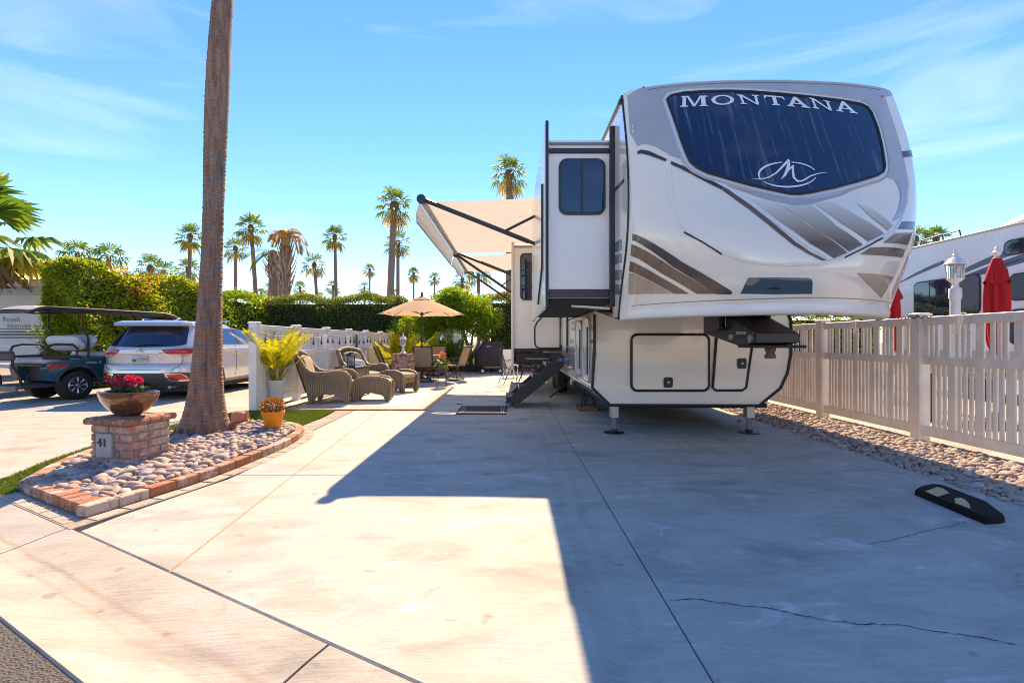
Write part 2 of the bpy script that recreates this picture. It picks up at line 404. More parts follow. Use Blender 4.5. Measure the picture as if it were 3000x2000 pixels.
# ------------------------------------------------------------------ bricks, pavers, river stones
def brickmat(name, c1, c2, white):
    t = NT(name); p = t.pos(); oi = t.n('ShaderNodeObjectInfo')
    c = t.ramp(oi.outputs['Random'], [(0, c1), (.55, c2), (1, [x*.72 for x in c1])])
    wn = t.noise(p, 14, 6, .7, .3); add = t.math('ADD', wn, t.math('MULTIPLY', t.math('SUBTRACT', oi.outputs['Random'], .5), .22))
    c = t.mix(t.ramp(add, [(.46, 0.0), (.60, white)]), c, (.62, .52, .46))
    c = t.mix(t.ramp(t.noise(p, 55, 4, .7), [(.35, .35), (.6, 0.0)]), c, [x*.5 for x in c1])
    MATS[name] = t.done(t.bsdf(c, .88, 0, t.noise(p, 60, 5, .7), .6, .006)); return MATS[name]
m_brick = brickmat('kerb_brick', (.40, .15, .07), (.36, .21, .14), .9)
m_brick_p = brickmat('pillar_brick', (.44, .21, .16), (.47, .27, .22), .85)
m_brick_r = brickmat('red_brick', (.30, .075, .05), (.36, .11, .075), .80)
m_pav = brickmat('paver_brick', (.43, .33, .26), (.50, .41, .33), .6)
m_mortar = mat('mortar', (.36, .31, .25), .95, var=.25, vscale=30, bump=.5, bscale=120)
def stonemat():
    t = NT('river_stone'); g = t.n('ShaderNodeNewGeometry'); oi = t.n('ShaderNodeObjectInfo')
    r = t.math('FRACT', t.math('ADD', g.outputs['Random Per Island'], oi.outputs['Random']))
    c = t.ramp(r, [(0, (.48, .38, .31)), (.14, (.36, .24, .21)), (.28, (.54, .46, .38)), (.40, (.22, .20, .20)), (.52, (.40, .38, .37)), (.64, (.48, .29, .23)), (.76, (.30, .27, .26)), (.88, (.52, .48, .43)), (1, (.40, .31, .28))])
    p = t.pos(); c = t.mix(t.ramp(t.noise(p, 26, 5, .65, .6), [(.4, 0.0), (.7, .45)]), c, (.18, .14, .12))
    return t.done(t.bsdf(c, .72, 0, t.noise(p, 90, 4), .2, .003))
m_stone = stonemat()
def stone_mesh(seed, sub=2):
    rr = random.Random(seed); bm = bmesh.new(); bmesh.ops.create_icosphere(bm, subdivisions=sub, radius=.5)
    d = [Vector((rr.uniform(-1,1), rr.uniform(-1,1), rr.uniform(-1,1))).normalized() for _ in range(5)]; a = [rr.uniform(-.12,.16) for _ in d]
    for v in bm.verts:
        q = v.co.normalized(); k = 1 + sum(ai*max(0, q.dot(di))**2 for ai, di in zip(a, d)); v.co = Vector((q.x*.5, q.y*.36, q.z*.24))*k
    me = bpy.data.meshes.new('stone'); bm.to_mesh(me); bm.free(); me.shade_smooth(); me.materials.append(m_stone); return me
STONES = [stone_mesh(s) for s in range(7)]
STONES1 = []
for s in range(5):
    me = stone_mesh(s, 1); V = np.array([v.co[:] for v in me.vertices]); F = np.array([p.vertices[:] for p in me.polygons]); STONES1.append((V, F)); bpy.data.meshes.remove(me)
def scatter(parent, spots, size, zfun, n_obj, seed):
    """spots sorted largest-in-view first; the first n_obj as single stones, the rest joined"""
    rr = random.Random(seed); VV, FF, off = [], [], 0
    for i, (x, y) in enumerate(spots):
        s = size*rr.choice((.6, .75, .9, 1, 1, 1.15, 1.4)); M = Matrix.Translation((x, y, zfun(x, y) + s*.10*rr.uniform(.6, 2.2))) @ Matrix.Rotation(rr.uniform(0, 6.28), 4, 'Z') @ Matrix.Rotation(rr.uniform(-.35,.35), 4, 'X') @ Matrix.Rotation(rr.uniform(-.35,.35), 4, 'Y') @ Matrix.Diagonal((s*rr.uniform(.85,1.2), s*rr.uniform(.85,1.2), s*rr.uniform(.85,1.3), 1))
        if i < n_obj:
            o = bpy.data.objects.new('stone', rr.choice(STONES)); col.objects.link(o); o.parent = parent; o.matrix_basis = Matrix.Translation(-parent.location) @ M
        else:
            V, F = rr.choice(STONES1); A = np.array(M); VV.append(V @ A[:3,:3].T + A[:3,3]); FF.append(F + off); off += len(V)
    if VV:
        me = arr_mesh('stones', np.vstack(VV), np.vstack(FF), m_stone, True); link('stones', me, parent, kind='stuff')

KO = [(-2.80,3.14),(-2.65,3.62),(-2.54,4.1),(-2.49,4.7),(-2.47,5.3),(-2.54,5.85),(-2.75,6.3),(-3.05,6.55),(-3.5,6.62),(-3.95,6.35),(-4.25,5.8),(-4.36,5.1),(-4.18,4.4),(-3.83,3.71)]
def resample(poly, step, closed=True):
    pts = [Vector((*p, 0)) for p in poly]; out = []
    if closed: pts.append(pts[0])
    for a, b in zip(pts, pts[1:]):
        n = max(1, round((b-a).length/step)); out += [a.lerp(b, k/n) for k in range(n)]
    if not closed: out.append(pts[-1])
    return out
def smooth_poly(poly, keep, it=2):
    pts = [(Vector(p), i in keep) for i, p in enumerate(poly)]
    for _ in range(it):
        new = []; n = len(pts)
        for i in range(n):
            (p, k), (q, k2) = pts[i], pts[(i+1) % n]
            if k: new.append((p, True))
            else: new.append((p*.75+q*.25, False)) if not k2 else new.append((p.lerp(q, .2), False))
            new.append((p*.25+q*.75, False)) if not k2 else None
            if k and not k2: new.pop(); new.append((p.lerp(q, .8), False))
        pts = [x for x in new if x]
    return [p for p, _ in pts]
KS = smooth_poly(KO, {0, 13}, 2)
def inside(x, y, poly):
    c = False; n = len(poly)
    for i in range(n):
        a, b = poly[i], poly[i-1]
        if (a[1] > y) != (b[1] > y) and x < (b[0]-a[0])*(y-a[1])/(b[1]-a[1]) + a[0]: c = not c
    return c
def inset(poly, d):
    n = len(poly); out = []
    for i in range(n):
        a = (poly[i]-poly[i-1]).normalized(); b = (poly[(i+1)%n]-poly[i]).normalized(); na, nb_ = Vector((-a.y,a.x)), Vector((-b.y,b.x)); k = na+nb_
        out.append(poly[i] + k/max(.5, k.dot(na))*d)
    return out
planter = thing('planter_bed', 'teardrop planting bed edged in red brick and filled with river stones around the big palm', 'planter', (-3.3, 4.9, 0))
MB().prism([(p.x, p.y) for p in inset(KS, .012)], -.1, .055).build('mortar_bed', m_mortar, planter)
MB().prism([(p.x, p.y) for p in inset(KS, .10)], .045, .060).build('soil', m_soil, planter)
def rowbricks(path, L, W, z0, z1, m, parent, inner, gap=.010, name='brick', seed=1, headers=None, proud=0):
    """one brick per step along path (open list of 2-D points); inner = +1 bricks lie to the left of travel"""
    rr = random.Random(seed); pts = [Vector((p[0], p[1], 0)) for p in path]; seg = [(b-a).length for a, b in zip(pts, pts[1:])]; tot = sum(seg)
    n = max(1, round(tot/(L+gap))); st = tot/n
    def at(d):
        for a, b, s in zip(pts, pts[1:], seg):
            if d <= s: return a.lerp(b, d/s)
            d -= s
        return pts[-1]
    for k in range(n):
        a, b = at(k*st + gap/2), at((k+1)*st - gap/2); d = (b-a).normalized(); nn = Vector((-d.y, d.x, 0))*inner
        l = (b-a).length; me_ = MB().box(-l/2, l/2, 0, W, z0, z1 + rr.uniform(-.002,.002), .006).mesh(name, m, 30)
        o = link(name, me_, parent); M = Matrix.Identity(4); M.col[0][:3] = d; M.col[1][:3] = nn; M.col[3][:3] = (a+b)/2 + nn*rr.uniform(0, .004)
        if inner < 0: M.col[0][:3] = -d
        o.matrix_basis = Matrix.Translation(-parent.location) @ M
i0, i13 = 0, len(KS)-1
rowbricks([KS[i] for i in range(0, len(KS))], .20, .092, .0, .074, m_brick, planter, 1, seed=2)
A_, B_ = KS[-1], KS[0]; dd = (B_-A_).normalized()
rowbricks([A_ + dd*.105, B_ - dd*.105], .10, .19, .0, .075, m_brick, planter, 1, seed=3)
# flat paver course round the kerb, and beside the lawn
pav = MB().box(-3.0, -2.98, 5, 5.02, -.3, -.28).build('paver_border', m_mortar, kind='structure')
po = inset(KS, -.012)
MB().prism([(p.x, p.y) for p in inset(KS, -.125)], -.2, .001).build('bedding', m_mortar, pav)
e0, e1 = po[-1], po[0]
rowbricks(po, .20, .105, -.05, .006, m_pav, pav, -1, name='paver', seed=5)
rowbricks([e0, e1], .20, .105, -.05, .006, m_pav, pav, -1, name='paver', seed=6)
MB().prism([(-2.60,6.18),(-2.645,7.97),(-2.93,7.97),(-2.80,6.42)], -.1, .0015).build('bedding', m_mortar, pav)
rowbricks([(-2.66,6.24),(-2.668,6.5),(-2.672,7.96)], .10, .20, -.05, .007, m_pav, pav, 1, name='paver', seed=8)
# stones in the bed
inn = inset(KS, .115); sp = []
rr = random.Random(11)
y = 3.1; row = 0
while y < 6.7:
    x = -4.5 + (row % 2)*.04
    while x < -2.3:
        px, py = x + rr.uniform(-.018,.018), y + rr.uniform(-.018,.018)
        if inside(px, py, inn) and (Vector((px+3.74, py-5.82))).length > .33 and abs((px+3.42)+(py-4.42)*.0) + abs(py-4.48) > .0 and not (-3.74 < px < -3.33 and 4.27 < py < 4.66):
            sp.append((px, py))
        x += .068
    y += .057; row += 1
sp.sort(key=lambda q: q[1]); scatter(planter, sp, .092, lambda x, y: .054, 300, 21)
# stone strip on the right
strip = MB().box(3.605, 4.69, -1.0, 19, -.2, -.012).build('stone_strip', m_soil, kind='structure')
sp = []; y = 3.0
while y < 13:
    x = 3.60
    st = .052 if y < 7 else .07
    while x < 4.72:
        px, py = x + rr.uniform(-.016,.016), y + rr.uniform(-.016,.016)
        if px/py < 1.12: sp.append((px, py))
        x += st
    y += st*.9
sp.sort(key=lambda q: q[1] - q[0]*.2); scatter(strip, sp, .068, lambda x, y: -.008 + .02*max(0, (x-3.62)), 300, 22)

# ------------------------------------------------------------------ artificial lawn
m_turf = mat('turf_base', (.075, .11, .02), .9, var=.3, vscale=30)
m_grass = leafmat('grass_blade', [(0, (.085, .15, .018)), (.5, (.13, .21, .025)), (1, (.19, .26, .05))], .25, .6)
lawn_poly = [(-2.88,6.46),(-2.93,7.93),(-4.32,7.93),(-4.68,7.4),(-4.66,6.3),(-4.60,5.2),(-4.42,4.45),(-4.16,3.80),(-3.96,3.48),(-3.80,3.62),(-3.9,4.2),(-4.0,5.0),(-3.6,6.3)]
lawn = tag(MB().prism(lawn_poly, -.1, .008).build('lawn', m_turf), kind='structure')
def blades(poly, n, h, name, parent, z=.008, excl=None, seed=5):
    g = np.random.default_rng(seed); xs = [p[0] for p in poly]; ys = [p[1] for p in poly]; pts = []
    while len(pts) < n:
        q = g.uniform((min(xs), min(ys)), (max(xs), max(ys)), (n, 2))
        pts += [tuple(p) for p in q if inside(p[0], p[1], poly) and not (excl and inside(p[0], p[1], excl))]
    p = np.array(pts[:n]); a = g.uniform(0, 6.283, n); hh = h*g.uniform(.6, 1.2, n); w = .0035
    d = np.stack([np.cos(a), np.sin(a)], 1); lean = g.normal(0, .012, (n, 2)); V = np.zeros((n, 3, 3))
    V[:,0,:2] = p - d*w; V[:,1,:2] = p + d*w; V[:,2,:2] = p + lean; V[:,:2,2] = z; V[:,2,2] = z + hh
    me = arr_mesh(name, V.reshape(-1,3), np.arange(3*n).reshape(-1,3), m_grass); return link(name, me, parent, kind='stuff')
blades(lawn_poly, 52000, .026, 'grass_blades', lawn, excl=[(p.x, p.y) for p in KS])
# ------------------------------------------------------------------ the big fifth-wheel trailer
m_gel = mat('cream_gelcoat', (.90, .84, .72), .12, var=.025, vscale=1.5, Coat_Weight=.6, Coat_Roughness=.04)
m_gelw = mat('white_fibreglass', (.88, .85, .79), .20, var=.03, vscale=1.5, Coat_Weight=.4, Coat_Roughness=.06)
m_silver = mat('silver_paint', (.49, .48, .47), .22, .15, var=.06, vscale=3, Coat_Weight=.7, Coat_Roughness=.05)
m_silver2 = mat('pale_silver_paint', (.72, .73, .75), .22, .1, var=.05, vscale=3, Coat_Weight=.7, Coat_Roughness=.05)
m_strdark = mat('dark_stripe', (.060, .050, .055), .28, var=.2, vscale=4, Coat_Weight=.6)
m_strbrown = mat('brown_stripe', (.16, .105, .07), .28, 0, var=.35, vscale=2.5, Coat_Weight=.6)
m_strtan = mat('tan_stripe', (.46, .37, .27), .28, .15, var=.2, vscale=2.5, Coat_Weight=.6)
m_strgrey = mat('grey_stripe', (.22, .22, .23), .3, .1, var=.1, vscale=3, Coat_Weight=.6)
m_white = mat('white_vinyl', (.78, .78, .80), .35, var=.04)
m_blk = mat('black_rubber', (.018, .018, .020), .48, var=.3, vscale=12)
m_blkmet = mat('black_powdercoat', (.022, .022, .026), .38, var=.25, vscale=8, bump=.05, bscale=200)
m_dark = mat('dark_underside', (.03, .028, .027), .8, var=.3)
m_steel = mat('brushed_steel', (.55, .55, .56), .3, .9, var=.15, vscale=9)
m_alum = mat('aluminium_trim', (.50, .49, .47), .35, .6, var=.15, vscale=9)
m_tire = mat('tyre_rubber', (.022, .022, .022), .75, var=.3, vscale=20, bump=.3, bscale=90)
m_amber = mat('amber_lens', (.55, .14, .03), .2, var=.1)
m_red = mat('red_lens', (.50, .012, .015), .12, var=.15, vscale=14, Coat_Weight=.5)
m_wood = mat('timber_block', (.26, .12, .06), .8, var=.4, vscale=6, bump=.4, bscale=30, stretch=(1,6,6))
def fadestripe(name, lo, hi, z0, z1):
    """printed decal that fades from one ink to the other along its height"""
    t = NT(name); sx = t.n('ShaderNodeSeparateXYZ'); t.l(t.pos(), sx.inputs[0])
    f = t.math('DIVIDE', t.math('SUBTRACT', sx.outputs['Z'], z0), z1-z0)
    MATS[name] = t.done(t.bsdf(t.ramp(f, [(0, lo), (1, hi)]), .2, 0, Coat_Weight=.4)); return MATS[name]
m_fade = fadestripe('fading_stripe', (.17, .105, .06), (.84, .75, .60), 1.88, 2.26)
def glassmat(name, tint, streaks=0.0, rough=.03, spec=.5):
    t = NT(name); p = t.pos(); c = tint
    if streaks:
        q = t.mapv(p, (26, 3, .7)); n = t.noise(q, 1.0, 6, .6, .2); sp = t.noise(p, 130, 2)
        k = t.mix(1.0, t.ramp(n, [(.56, 0.0), (.72, streaks)]), t.ramp(sp, [(.66, 0.0), (.74, .12)]), 'ADD')
        c = t.mix(k, tint, (.34, .42, .50))
    MATS[name] = t.done(t.bsdf(c, rough, 0, Specular_IOR_Level=spec, Coat_Weight=1.0, Coat_Roughness=.01)); return MATS[name]
m_glass = glassmat('tinted_glass', (.004, .014, .045))
m_glassf = glassmat('streaked_front_glass', (.005, .016, .055), .30)
m_glassl = glassmat('blue_grey_glass', (.05, .085, .11))

XL, XR = 1.03, 3.50; XC, HW = (XL+XR)/2, (XR-XL)/2
YW, YB = 6.02, 15.9                       # lower front wall, rear wall
CZ = [1.40, 1.70, 2.00, 2.35, 2.80, 3.30, 3.60]
CC = [3.60, 3.50, 3.56, 3.78, 3.98, 4.20, 4.36]
CE = [4.60, 4.45, 4.28, 4.20, 4.24, 4.40, 4.52]
CN = [1.55, 1.60, 1.75, 2.00, 2.40, 2.80, 3.0]
def cint(z, A):                            # smooth interpolation of a profile
    z = min(max(z, CZ[0]), CZ[-1])
    for i in range(len(CZ)-1):
        if z <= CZ[i+1]: break
    h = CZ[i+1]-CZ[i]; t = (z-CZ[i])/h
    def slope(k):
        if k == 0: return (A[1]-A[0])/(CZ[1]-CZ[0])
        if k == len(A)-1: return (A[-1]-A[-2])/(CZ[-1]-CZ[-2])
        return (A[k+1]-A[k-1])/(CZ[k+1]-CZ[k-1])
    return (2*t**3-3*t*t+1)*A[i] + (t**3-2*t*t+t)*h*slope(i) + (-2*t**3+3*t*t)*A[i+1] + (t**3-t*t)*h*slope(i+1)
def capY(x, z):
    s = min(1.0, abs((x-XC)/HW)); n = cint(z, CN); c, e = cint(z, CC), cint(z, CE)
    return c + (e-c)*(1-(1-s**n)**(1/n))
def onCap(u, v):                           # photo point -> (x, z) on the cap
    Y = 3.9
    for _ in range(25):
        x = (u-1500)/FPX*Y; z = CAM_H-(v-1001)/FPX*Y; Y = .5*Y + .5*capY(min(max(x, XL), XR), z)
    return (min(max(x, XL), XR), z)
Z1 = lambda x, y: onCap(1750 + x*.44643, 200 + y*.44643)
ztop = lambda s: 3.445 + .075*(1-s*s)
rv = thing('fifth_wheel_trailer', 'large cream and grey fifth wheel trailer parked on the driveway with dark front window', 'trailer', (XC, YW, 0))

# front cap
mb = MB(); NS, NZ = 61, 34
def capf(a, b):
    th = (a*2-1); s = math.copysign(1-(1-abs(th))**2.0, th); z = 1.40 + (ztop(s)-1.40)*b
    return (XC + s*HW, capY(XC + s*HW, z), z)
mb.grid(capf, NS, NZ)
for sgn, X in ((-1, XL), (1, XR)):         # side returns back to the body
    mb.grid(lambda a, b: (X, cint(1.40+(ztop(1)-1.40)*b, CE) + a*(4.9-cint(1.40+(ztop(1)-1.40)*b, CE)), 1.40+(ztop(1)-1.40)*b), 3, NZ)
mb.grid(lambda a, b: (lambda s: (XC+s*HW, capY(XC+s*HW, ztop(s)) + b*(4.9-capY(XC+s*HW, ztop(s))), ztop(s)+.004*b))(math.copysign(1-(1-abs(a*2-1))**2.0, a*2-1)), NS, 4)
cap = mb.build('front_cap', m_gel, rv, smooth=50)
def patch(poly, off, m, name, parent, step=.05):
    """a painted or fitted panel following the curved cap; poly = (x, z) outline"""
    bm = bmesh.new(); bm.faces.new([bm.verts.new((x, 0, z)) for x, z in poly])
    xs = [p[0] for p in poly]; zs = [p[1] for p in poly]
    for k in range(1, int((max(xs)-min(xs))/step)+1):
        bmesh.ops.bisect_plane(bm, geom=bm.verts[:]+bm.edges[:]+bm.faces[:], plane_co=(min(xs)+k*step, 0, 0), plane_no=(1,0,0))
    for k in range(1, int((max(zs)-min(zs))/step)+1):
        bmesh.ops.bisect_plane(bm, geom=bm.verts[:]+bm.edges[:]+bm.faces[:], plane_co=(0, 0, min(zs)+k*step), plane_no=(0,0,1))
    for v in bm.verts: v.co.y = capY(v.co.x, v.co.z) - off - off*.8*abs((v.co.x-XC)/HW)**3
    bmesh.ops.recalc_face_normals(bm, faces=bm.faces[:])
    if sum(f.normal.y*f.calc_area() for f in bm.faces) > 0: bmesh.ops.reverse_faces(bm, faces=bm.faces[:])
    me = bpy.data.meshes.new(name); bm.to_mesh(me); bm.free(); me.materials.append(m); me.shade_smooth()
    return link(name, me, parent)
def capline(pts, r, m, name, parent, off=.004, n=6, closed=False):
    q = [(x, capY(x, z)-off, z) for x, z in pts]; return MB().tube(q, r, n, closed).build(name, m, parent)
def dense(pts, k=6, closed=False):
    out = []; n = len(pts)
    for i in range(n if closed else n-1):
        a, b = pts[i], pts[(i+1) % n]; out += [(a[0]+(b[0]-a[0])*t/k, a[1]+(b[1]-a[1])*t/k) for t in range(k)]
    return out if closed else out + [pts[-1]]
WIN = [(458,210),(480,188),(560,170),(700,160),(860,157),(1000,162),(1200,177),(1400,197),(1600,222),(1720,243),(1765,265),(1790,300),(1830,400),(1855,500),(1872,600),(1878,650),(1868,682),(1830,707),(1700,747),(1550,787),(1400,818),(1330,829),(1260,828),(1150,805),(1000,770),(850,728),(720,690),(650,655),(610,620),(590,580),(565,520),(530,420),(500,330),(468,245)]
win = [Z1(*p) for p in WIN]
upper = [Z1(*p) for p in [(262,515),(300,498),(380,515),(480,575),(560,602),(640,672),(720,722),(900,792),(1100,862),(1280,902),(1400,895),(1600,840),(1780,755),(1880,716),(1945,730),(1980,790),(1990,850),(1975,930),(1930,1010),(1975,990),(2030,880),(2040,760),(2010,600),(1960,420),(1905,250),(1885,190)]]
upper = [p for p in upper] + [(XR-.02, 3.40), (XR-.06, 3.435)] + [(XC+s*HW, ztop(s)-.012) for s in (.9,.6,.3,0,-.3,-.6,-.9)] + [(XL+.02, 3.40), (XL+.012, 3.0)]
patch(upper, .003, m_silver, 'upper_paint', cap)
def expand(poly, k):
    cx = sum(p[0] for p in poly)/len(poly); cz = sum(p[1] for p in poly)/len(poly)
    n = len(poly); out = []
    for i in range(n):
        a, b = Vector(poly[i-1]), Vector(poly[(i+1) % n]); d = (b-a).normalized(); nn = Vector((d.y, -d.x)); c = Vector(poly[i])
        if nn.dot(c-Vector((cx, cz))) < 0: nn = -nn
        out.append(tuple(c+nn*k))
    return out
patch(expand(win, .045), .006, m_silver2, 'window_surround', cap)
glass = patch(win, .011, m_glassf, 'front_window', cap)
capline(dense(win, 3, True), .013, m_blk, 'window_gasket', cap, .011, 6, True)
capline(dense(expand(win, .05), 3, True), .010, m_silver, 'surround_edge', cap, .004, 6, True)
# decorative stripes
def stripe(pts, m, off=.0045): return patch([Z1(*p) for p in pts], off, m, 'stripe', cap)
stripe([(262,548),(285,538),(340,548),(400,575),(455,600),(447,616),(400,598),(335,575),(285,563),(262,570)], m_strdark)
stripe([(482,612),(560,645),(640,682),(710,722),(830,778),(815,800),(690,738),(620,700),(545,662),(480,634)], m_strdark)
stripe([(832,778),(900,824),(1000,898),(1100,978),(1200,1060),(1300,1143),(1400,1210),(1505,1262),(1475,1266),(1385,1222),(1285,1162),(1180,1078),(1080,996),(980,918),(880,846),(817,801)], m_strbrown)
stripe([(560,622),(650,668),(760,722),(880,790),(1000,876),(1100,952),(1250,1062),(1380,1150),(1545,1252),(1518,1258),(1370,1172),(1230,1070),(1080,958),(980,882),(860,800),(740,735),(640,685),(560,640)], m_white, .0055)
stripe([(228,1088),(262,1100),(560,1278),(882,1468),(878,1487),(780,1485),(500,1310),(226,1132)], m_strdark)
stripe([(222,1155),(250,1170),(520,1330),(775,1483),(650,1483),(420,1350),(215,1232)], m_strbrown)
stripe([(212,1268),(240,1280),(420,1378),(600,1483),(500,1483),(350,1400),(206,1335)], m_strbrown)
stripe([(205,1345),(240,1352),(360,1412),(488,1483),(202,1488)], m_strtan)
stripe([(1010,862),(1100,872),(1190,892),(1400,1050),(1640,1212),(1550,1250),(1400,1155),(1200,1010)], m_fade)
stripe([(1215,905),(1300,906),(1400,900),(1570,1040),(1740,1160),(1650,1205),(1430,1060)], m_fade)
stripe([(1430,896),(1500,880),(1560,890),(1720,980),(1882,1088),(1775,1140),(1600,1020)], m_fade)
stripe([(1700,890),(1760,905),(1850,960),(1940,1035),(1905,1068),(1800,985)], m_fade)
stripe([(1992,1010),(2040,1008),(2082,1012),(2072,1060),(2020,1058),(1966,1056)], m_strdark)
stripe([(1955,1086),(2062,1082),(2034,1162),(1960,1152),(1872,1148)], m_strbrown)
stripe([(1792,1178),(1900,1176),(2018,1192),(2000,1246),(1860,1232),(1722,1224)], m_strbrown)
stripe([(1702,1346),(1820,1352),(1940,1372),(1900,1450),(1862,1510),(1780,1425)], m_strtan)
stripe([(1994,552),(2070,562),(2078,600),(2004,588)], m_strdark)
# moulded bezel that rings the lower panel
bez = [Z1(*p) for p in [(480,640),(484,780),(492,900),(512,1000),(560,1062),(680,1140),(800,1208),(950,1262),(1100,1288),(1250,1295),(1480,1285),(1600,1250),(1740,1180),(1870,1122),(1935,1085),(1990,1000),(2030,890),(2042,760)]]
capline(dense(bez, 5), .012, m_gel, 'panel_moulding', cap, .0, 8)
stripe([(800,1222),(950,1276),(1100,1300),(1300,1308),(1480,1300),(1590,1268),(1700,1215),(1690,1200),(1590,1248),(1480,1282),(1300,1290),(1100,1282),(950,1258),(815,1205)], m_silver2, .006)
stripe([(1590,1262),(1740,1196),(1880,1128),(1945,1080),(1930,1070),(1860,1112),(1720,1180),(1570,1250)], m_silver2, .0065)
for a, b in (((570,1078),(815,1222)), ((1615,1245),(1865,1120))):
    capline([(lambda p, q, t: (p[0]+(q[0]-p[0])*t, p[1]+(q[1]-p[1])*t))(Z1(*a), Z1(*b), t/12) for t in range(13)], .0085, m_blk, 'vent_slot', cap, .006)
# lower docking window
lw = [Z1(*p) for p in [(985,1378),(1190,1376),(1385,1380),(1402,1388),(1408,1410),(1405,1484),(1170,1486),(935,1483)]]
patch(expand(lw, .022), .004, m_gelw, 'docking_surround', cap)
patch(lw, .009, m_glassl, 'docking_window', cap)
g_ = [Z1(1115,1446), Z1(1150,1440), Z1(1190,1446), Z1(1200,1455), Z1(1120,1455)]; patch(g_, .013, m_blk, 'docking_camera', cap, .2)
for u, v in ((302,132),(1866,190)):
    x, z = Z1(u, v); MB().lathe([(.012,0),(.011,.006),(.006,.010)], 10).build('marker_light', m_amber, cap).matrix_basis = Matrix.Translation((x, capY(x,z)-.006, z)) @ Matrix.Rotation(math.radians(90), 4, 'X') if False else Matrix.Translation(Vector((x, capY(x,z)-.004, z)) - Vector(rv.location) - Vector(cap.location)) @ Matrix.Rotation(math.radians(90), 4, 'X')
capline([(lambda s: (XC+s*HW, ztop(s)-.045))(s/20) for s in range(-17, 18)], .005, m_strgrey, 'roof_seam', cap, .004)
# bottom lip of the cap
def lip(a, b):
    s = (a*2-1); x = XC+s*HW; y0 = capY(x, 1.42); pr = [(.0,1.475),(-.010,1.468),(-.016,1.445),(-.016,1.40),(-.010,1.378),(.005,1.368),(.05,1.362)][round(b*6)]
    return (x, y0+pr[0], pr[1])
MB().grid(lip, 51, 7).build('cap_lip', m_gelw, rv, smooth=50)
capline([(XC+s/20*HW, 1.485) for s in range(-19, 20)], .0035, m_strgrey, 'lip_joint', cap, .002)
for k in range(22):      # screw heads down the seam trim
    z = 1.45+.092*k; MB().lathe([(.006,0),(.005,.004)], 6).build('screw', m_alum, rv).matrix_basis = Matrix.Translation(Vector((XL-.003, cint(z, CE)+.045, z)) - Vector(rv.location)) @ Matrix.Rotation(math.radians(-90), 4, 'Y')
# left and right cap seams
for X, nm in ((XL, -1), (XR, 1)):
    MB().tube([(X+nm*.004, cint(z, CE)+.01, z) for z in [1.37+(3.45-1.37)*k/24 for k in range(25)]], .011, 6).build('cap_seam', m_blk, rv)
# lettering on the glass
LET = {
 'M': [[(0,0),(.34,0),(.34,.1),(.24,.1),(.24,.9),(.34,.9),(.34,1),(0,1),(0,.9),(.08,.9),(.08,.1),(0,.1)], [(.24,1),(.36,1),(.64,.22),(.60,0),(.56,0)], [(.64,.22),(.60,0),(.66,0),(1.0,1),(.88,1)], [(.86,0),(1.24,0),(1.24,.1),(1.14,.1),(1.14,.9),(1.24,.9),(1.24,1),(.9,1),(.9,.9),(.94,.9),(.94,.1),(.86,.1)]],
 'N': [[(0,0),(.32,0),(.32,.1),(.22,.1),(.22,.9),(.12,1),(0,1),(0,.9),(.10,.9),(.10,.1),(0,.1)], [(.08,1),(.26,1),(.96,.0),(.82,0)], [(.82,0),(.96,0),(.96,.9),(1.06,.9),(1.06,1),(.72,1),(.72,.9),(.82,.9)]],
 'T': [[(.36,0),(.74,0),(.74,.1),(.65,.1),(.65,.86),(.45,.86),(.45,.1),(.36,.1)], [(0,.66),(.08,.66),(.14,.86),(.96,.86),(1.02,.66),(1.1,.66),(1.06,1),(.04,1)]],
 'A': [[(0,0),(.36,0),(.36,.1),(.27,.1),(.56,.76),(.53,1),(.46,1),(.10,.1),(0,.1)], [(.53,1),(.62,1),(1.0,.1),(1.08,.1),(1.08,0),(.66,0),(.66,.1),(.78,.1),(.52,.72)], [(.36,.28),(.72,.28),(.68,.38),(.40,.38)]],
}
def ring_poly(rx, rz, t, n=28):
    o = [(.55+rx*math.cos(2*math.pi*k/n), .5+rz*math.sin(2*math.pi*k/n)) for k in range(n)]
    i = [(.55+(rx-t*1.5)*math.cos(2*math.pi*k/n), .5+(rz-t)*math.sin(2*math.pi*k/n)) for k in range(n)]
    return [[o[k], o[(k+1) % n], i[(k+1) % n], i[k]] for k in range(n)]
LET['O'] = ring_poly(.56, .52, .13)
corners = [('M',(540,263),(722,258),(545,192),(716,190)),('O',(744,250),(892,247),(744,186),(892,186)),('N',(935,243),(1068,249),(908,182),(1052,186)),('T',(1092,250),(1242,255),(1082,184),(1216,197)),('A',(1238,257),(1391,271),(1224,190),(1352,205)),('N',(1406,271),(1546,290),(1380,201),(1518,227)),('A',(1559,290),(1702,308),(1540,217),(1664,238))]
for ch, bl, br, tl, tr in corners:
    wd = max(p[0] for poly in LET[ch] for p in poly); V, F = [], []
    q = [Vector(Z1(*c)) for c in (bl, br, tl, tr)]
    for pi_, poly in enumerate(LET[ch]):
        b0 = len(V)
        for x, y in poly:
            a = x/wd; p = q[0]*(1-a)*(1-y) + q[1]*a*(1-y) + q[2]*(1-a)*y + q[3]*a*y
            V.append((p.x, capY(p.x, p.y) - .0165 - .0004*pi_*(ch != 'O'), p.y))
        F.append(tuple(range(b0, len(V))))
    MB().add(V, F).build('letter', m_white, cap, smooth=0)
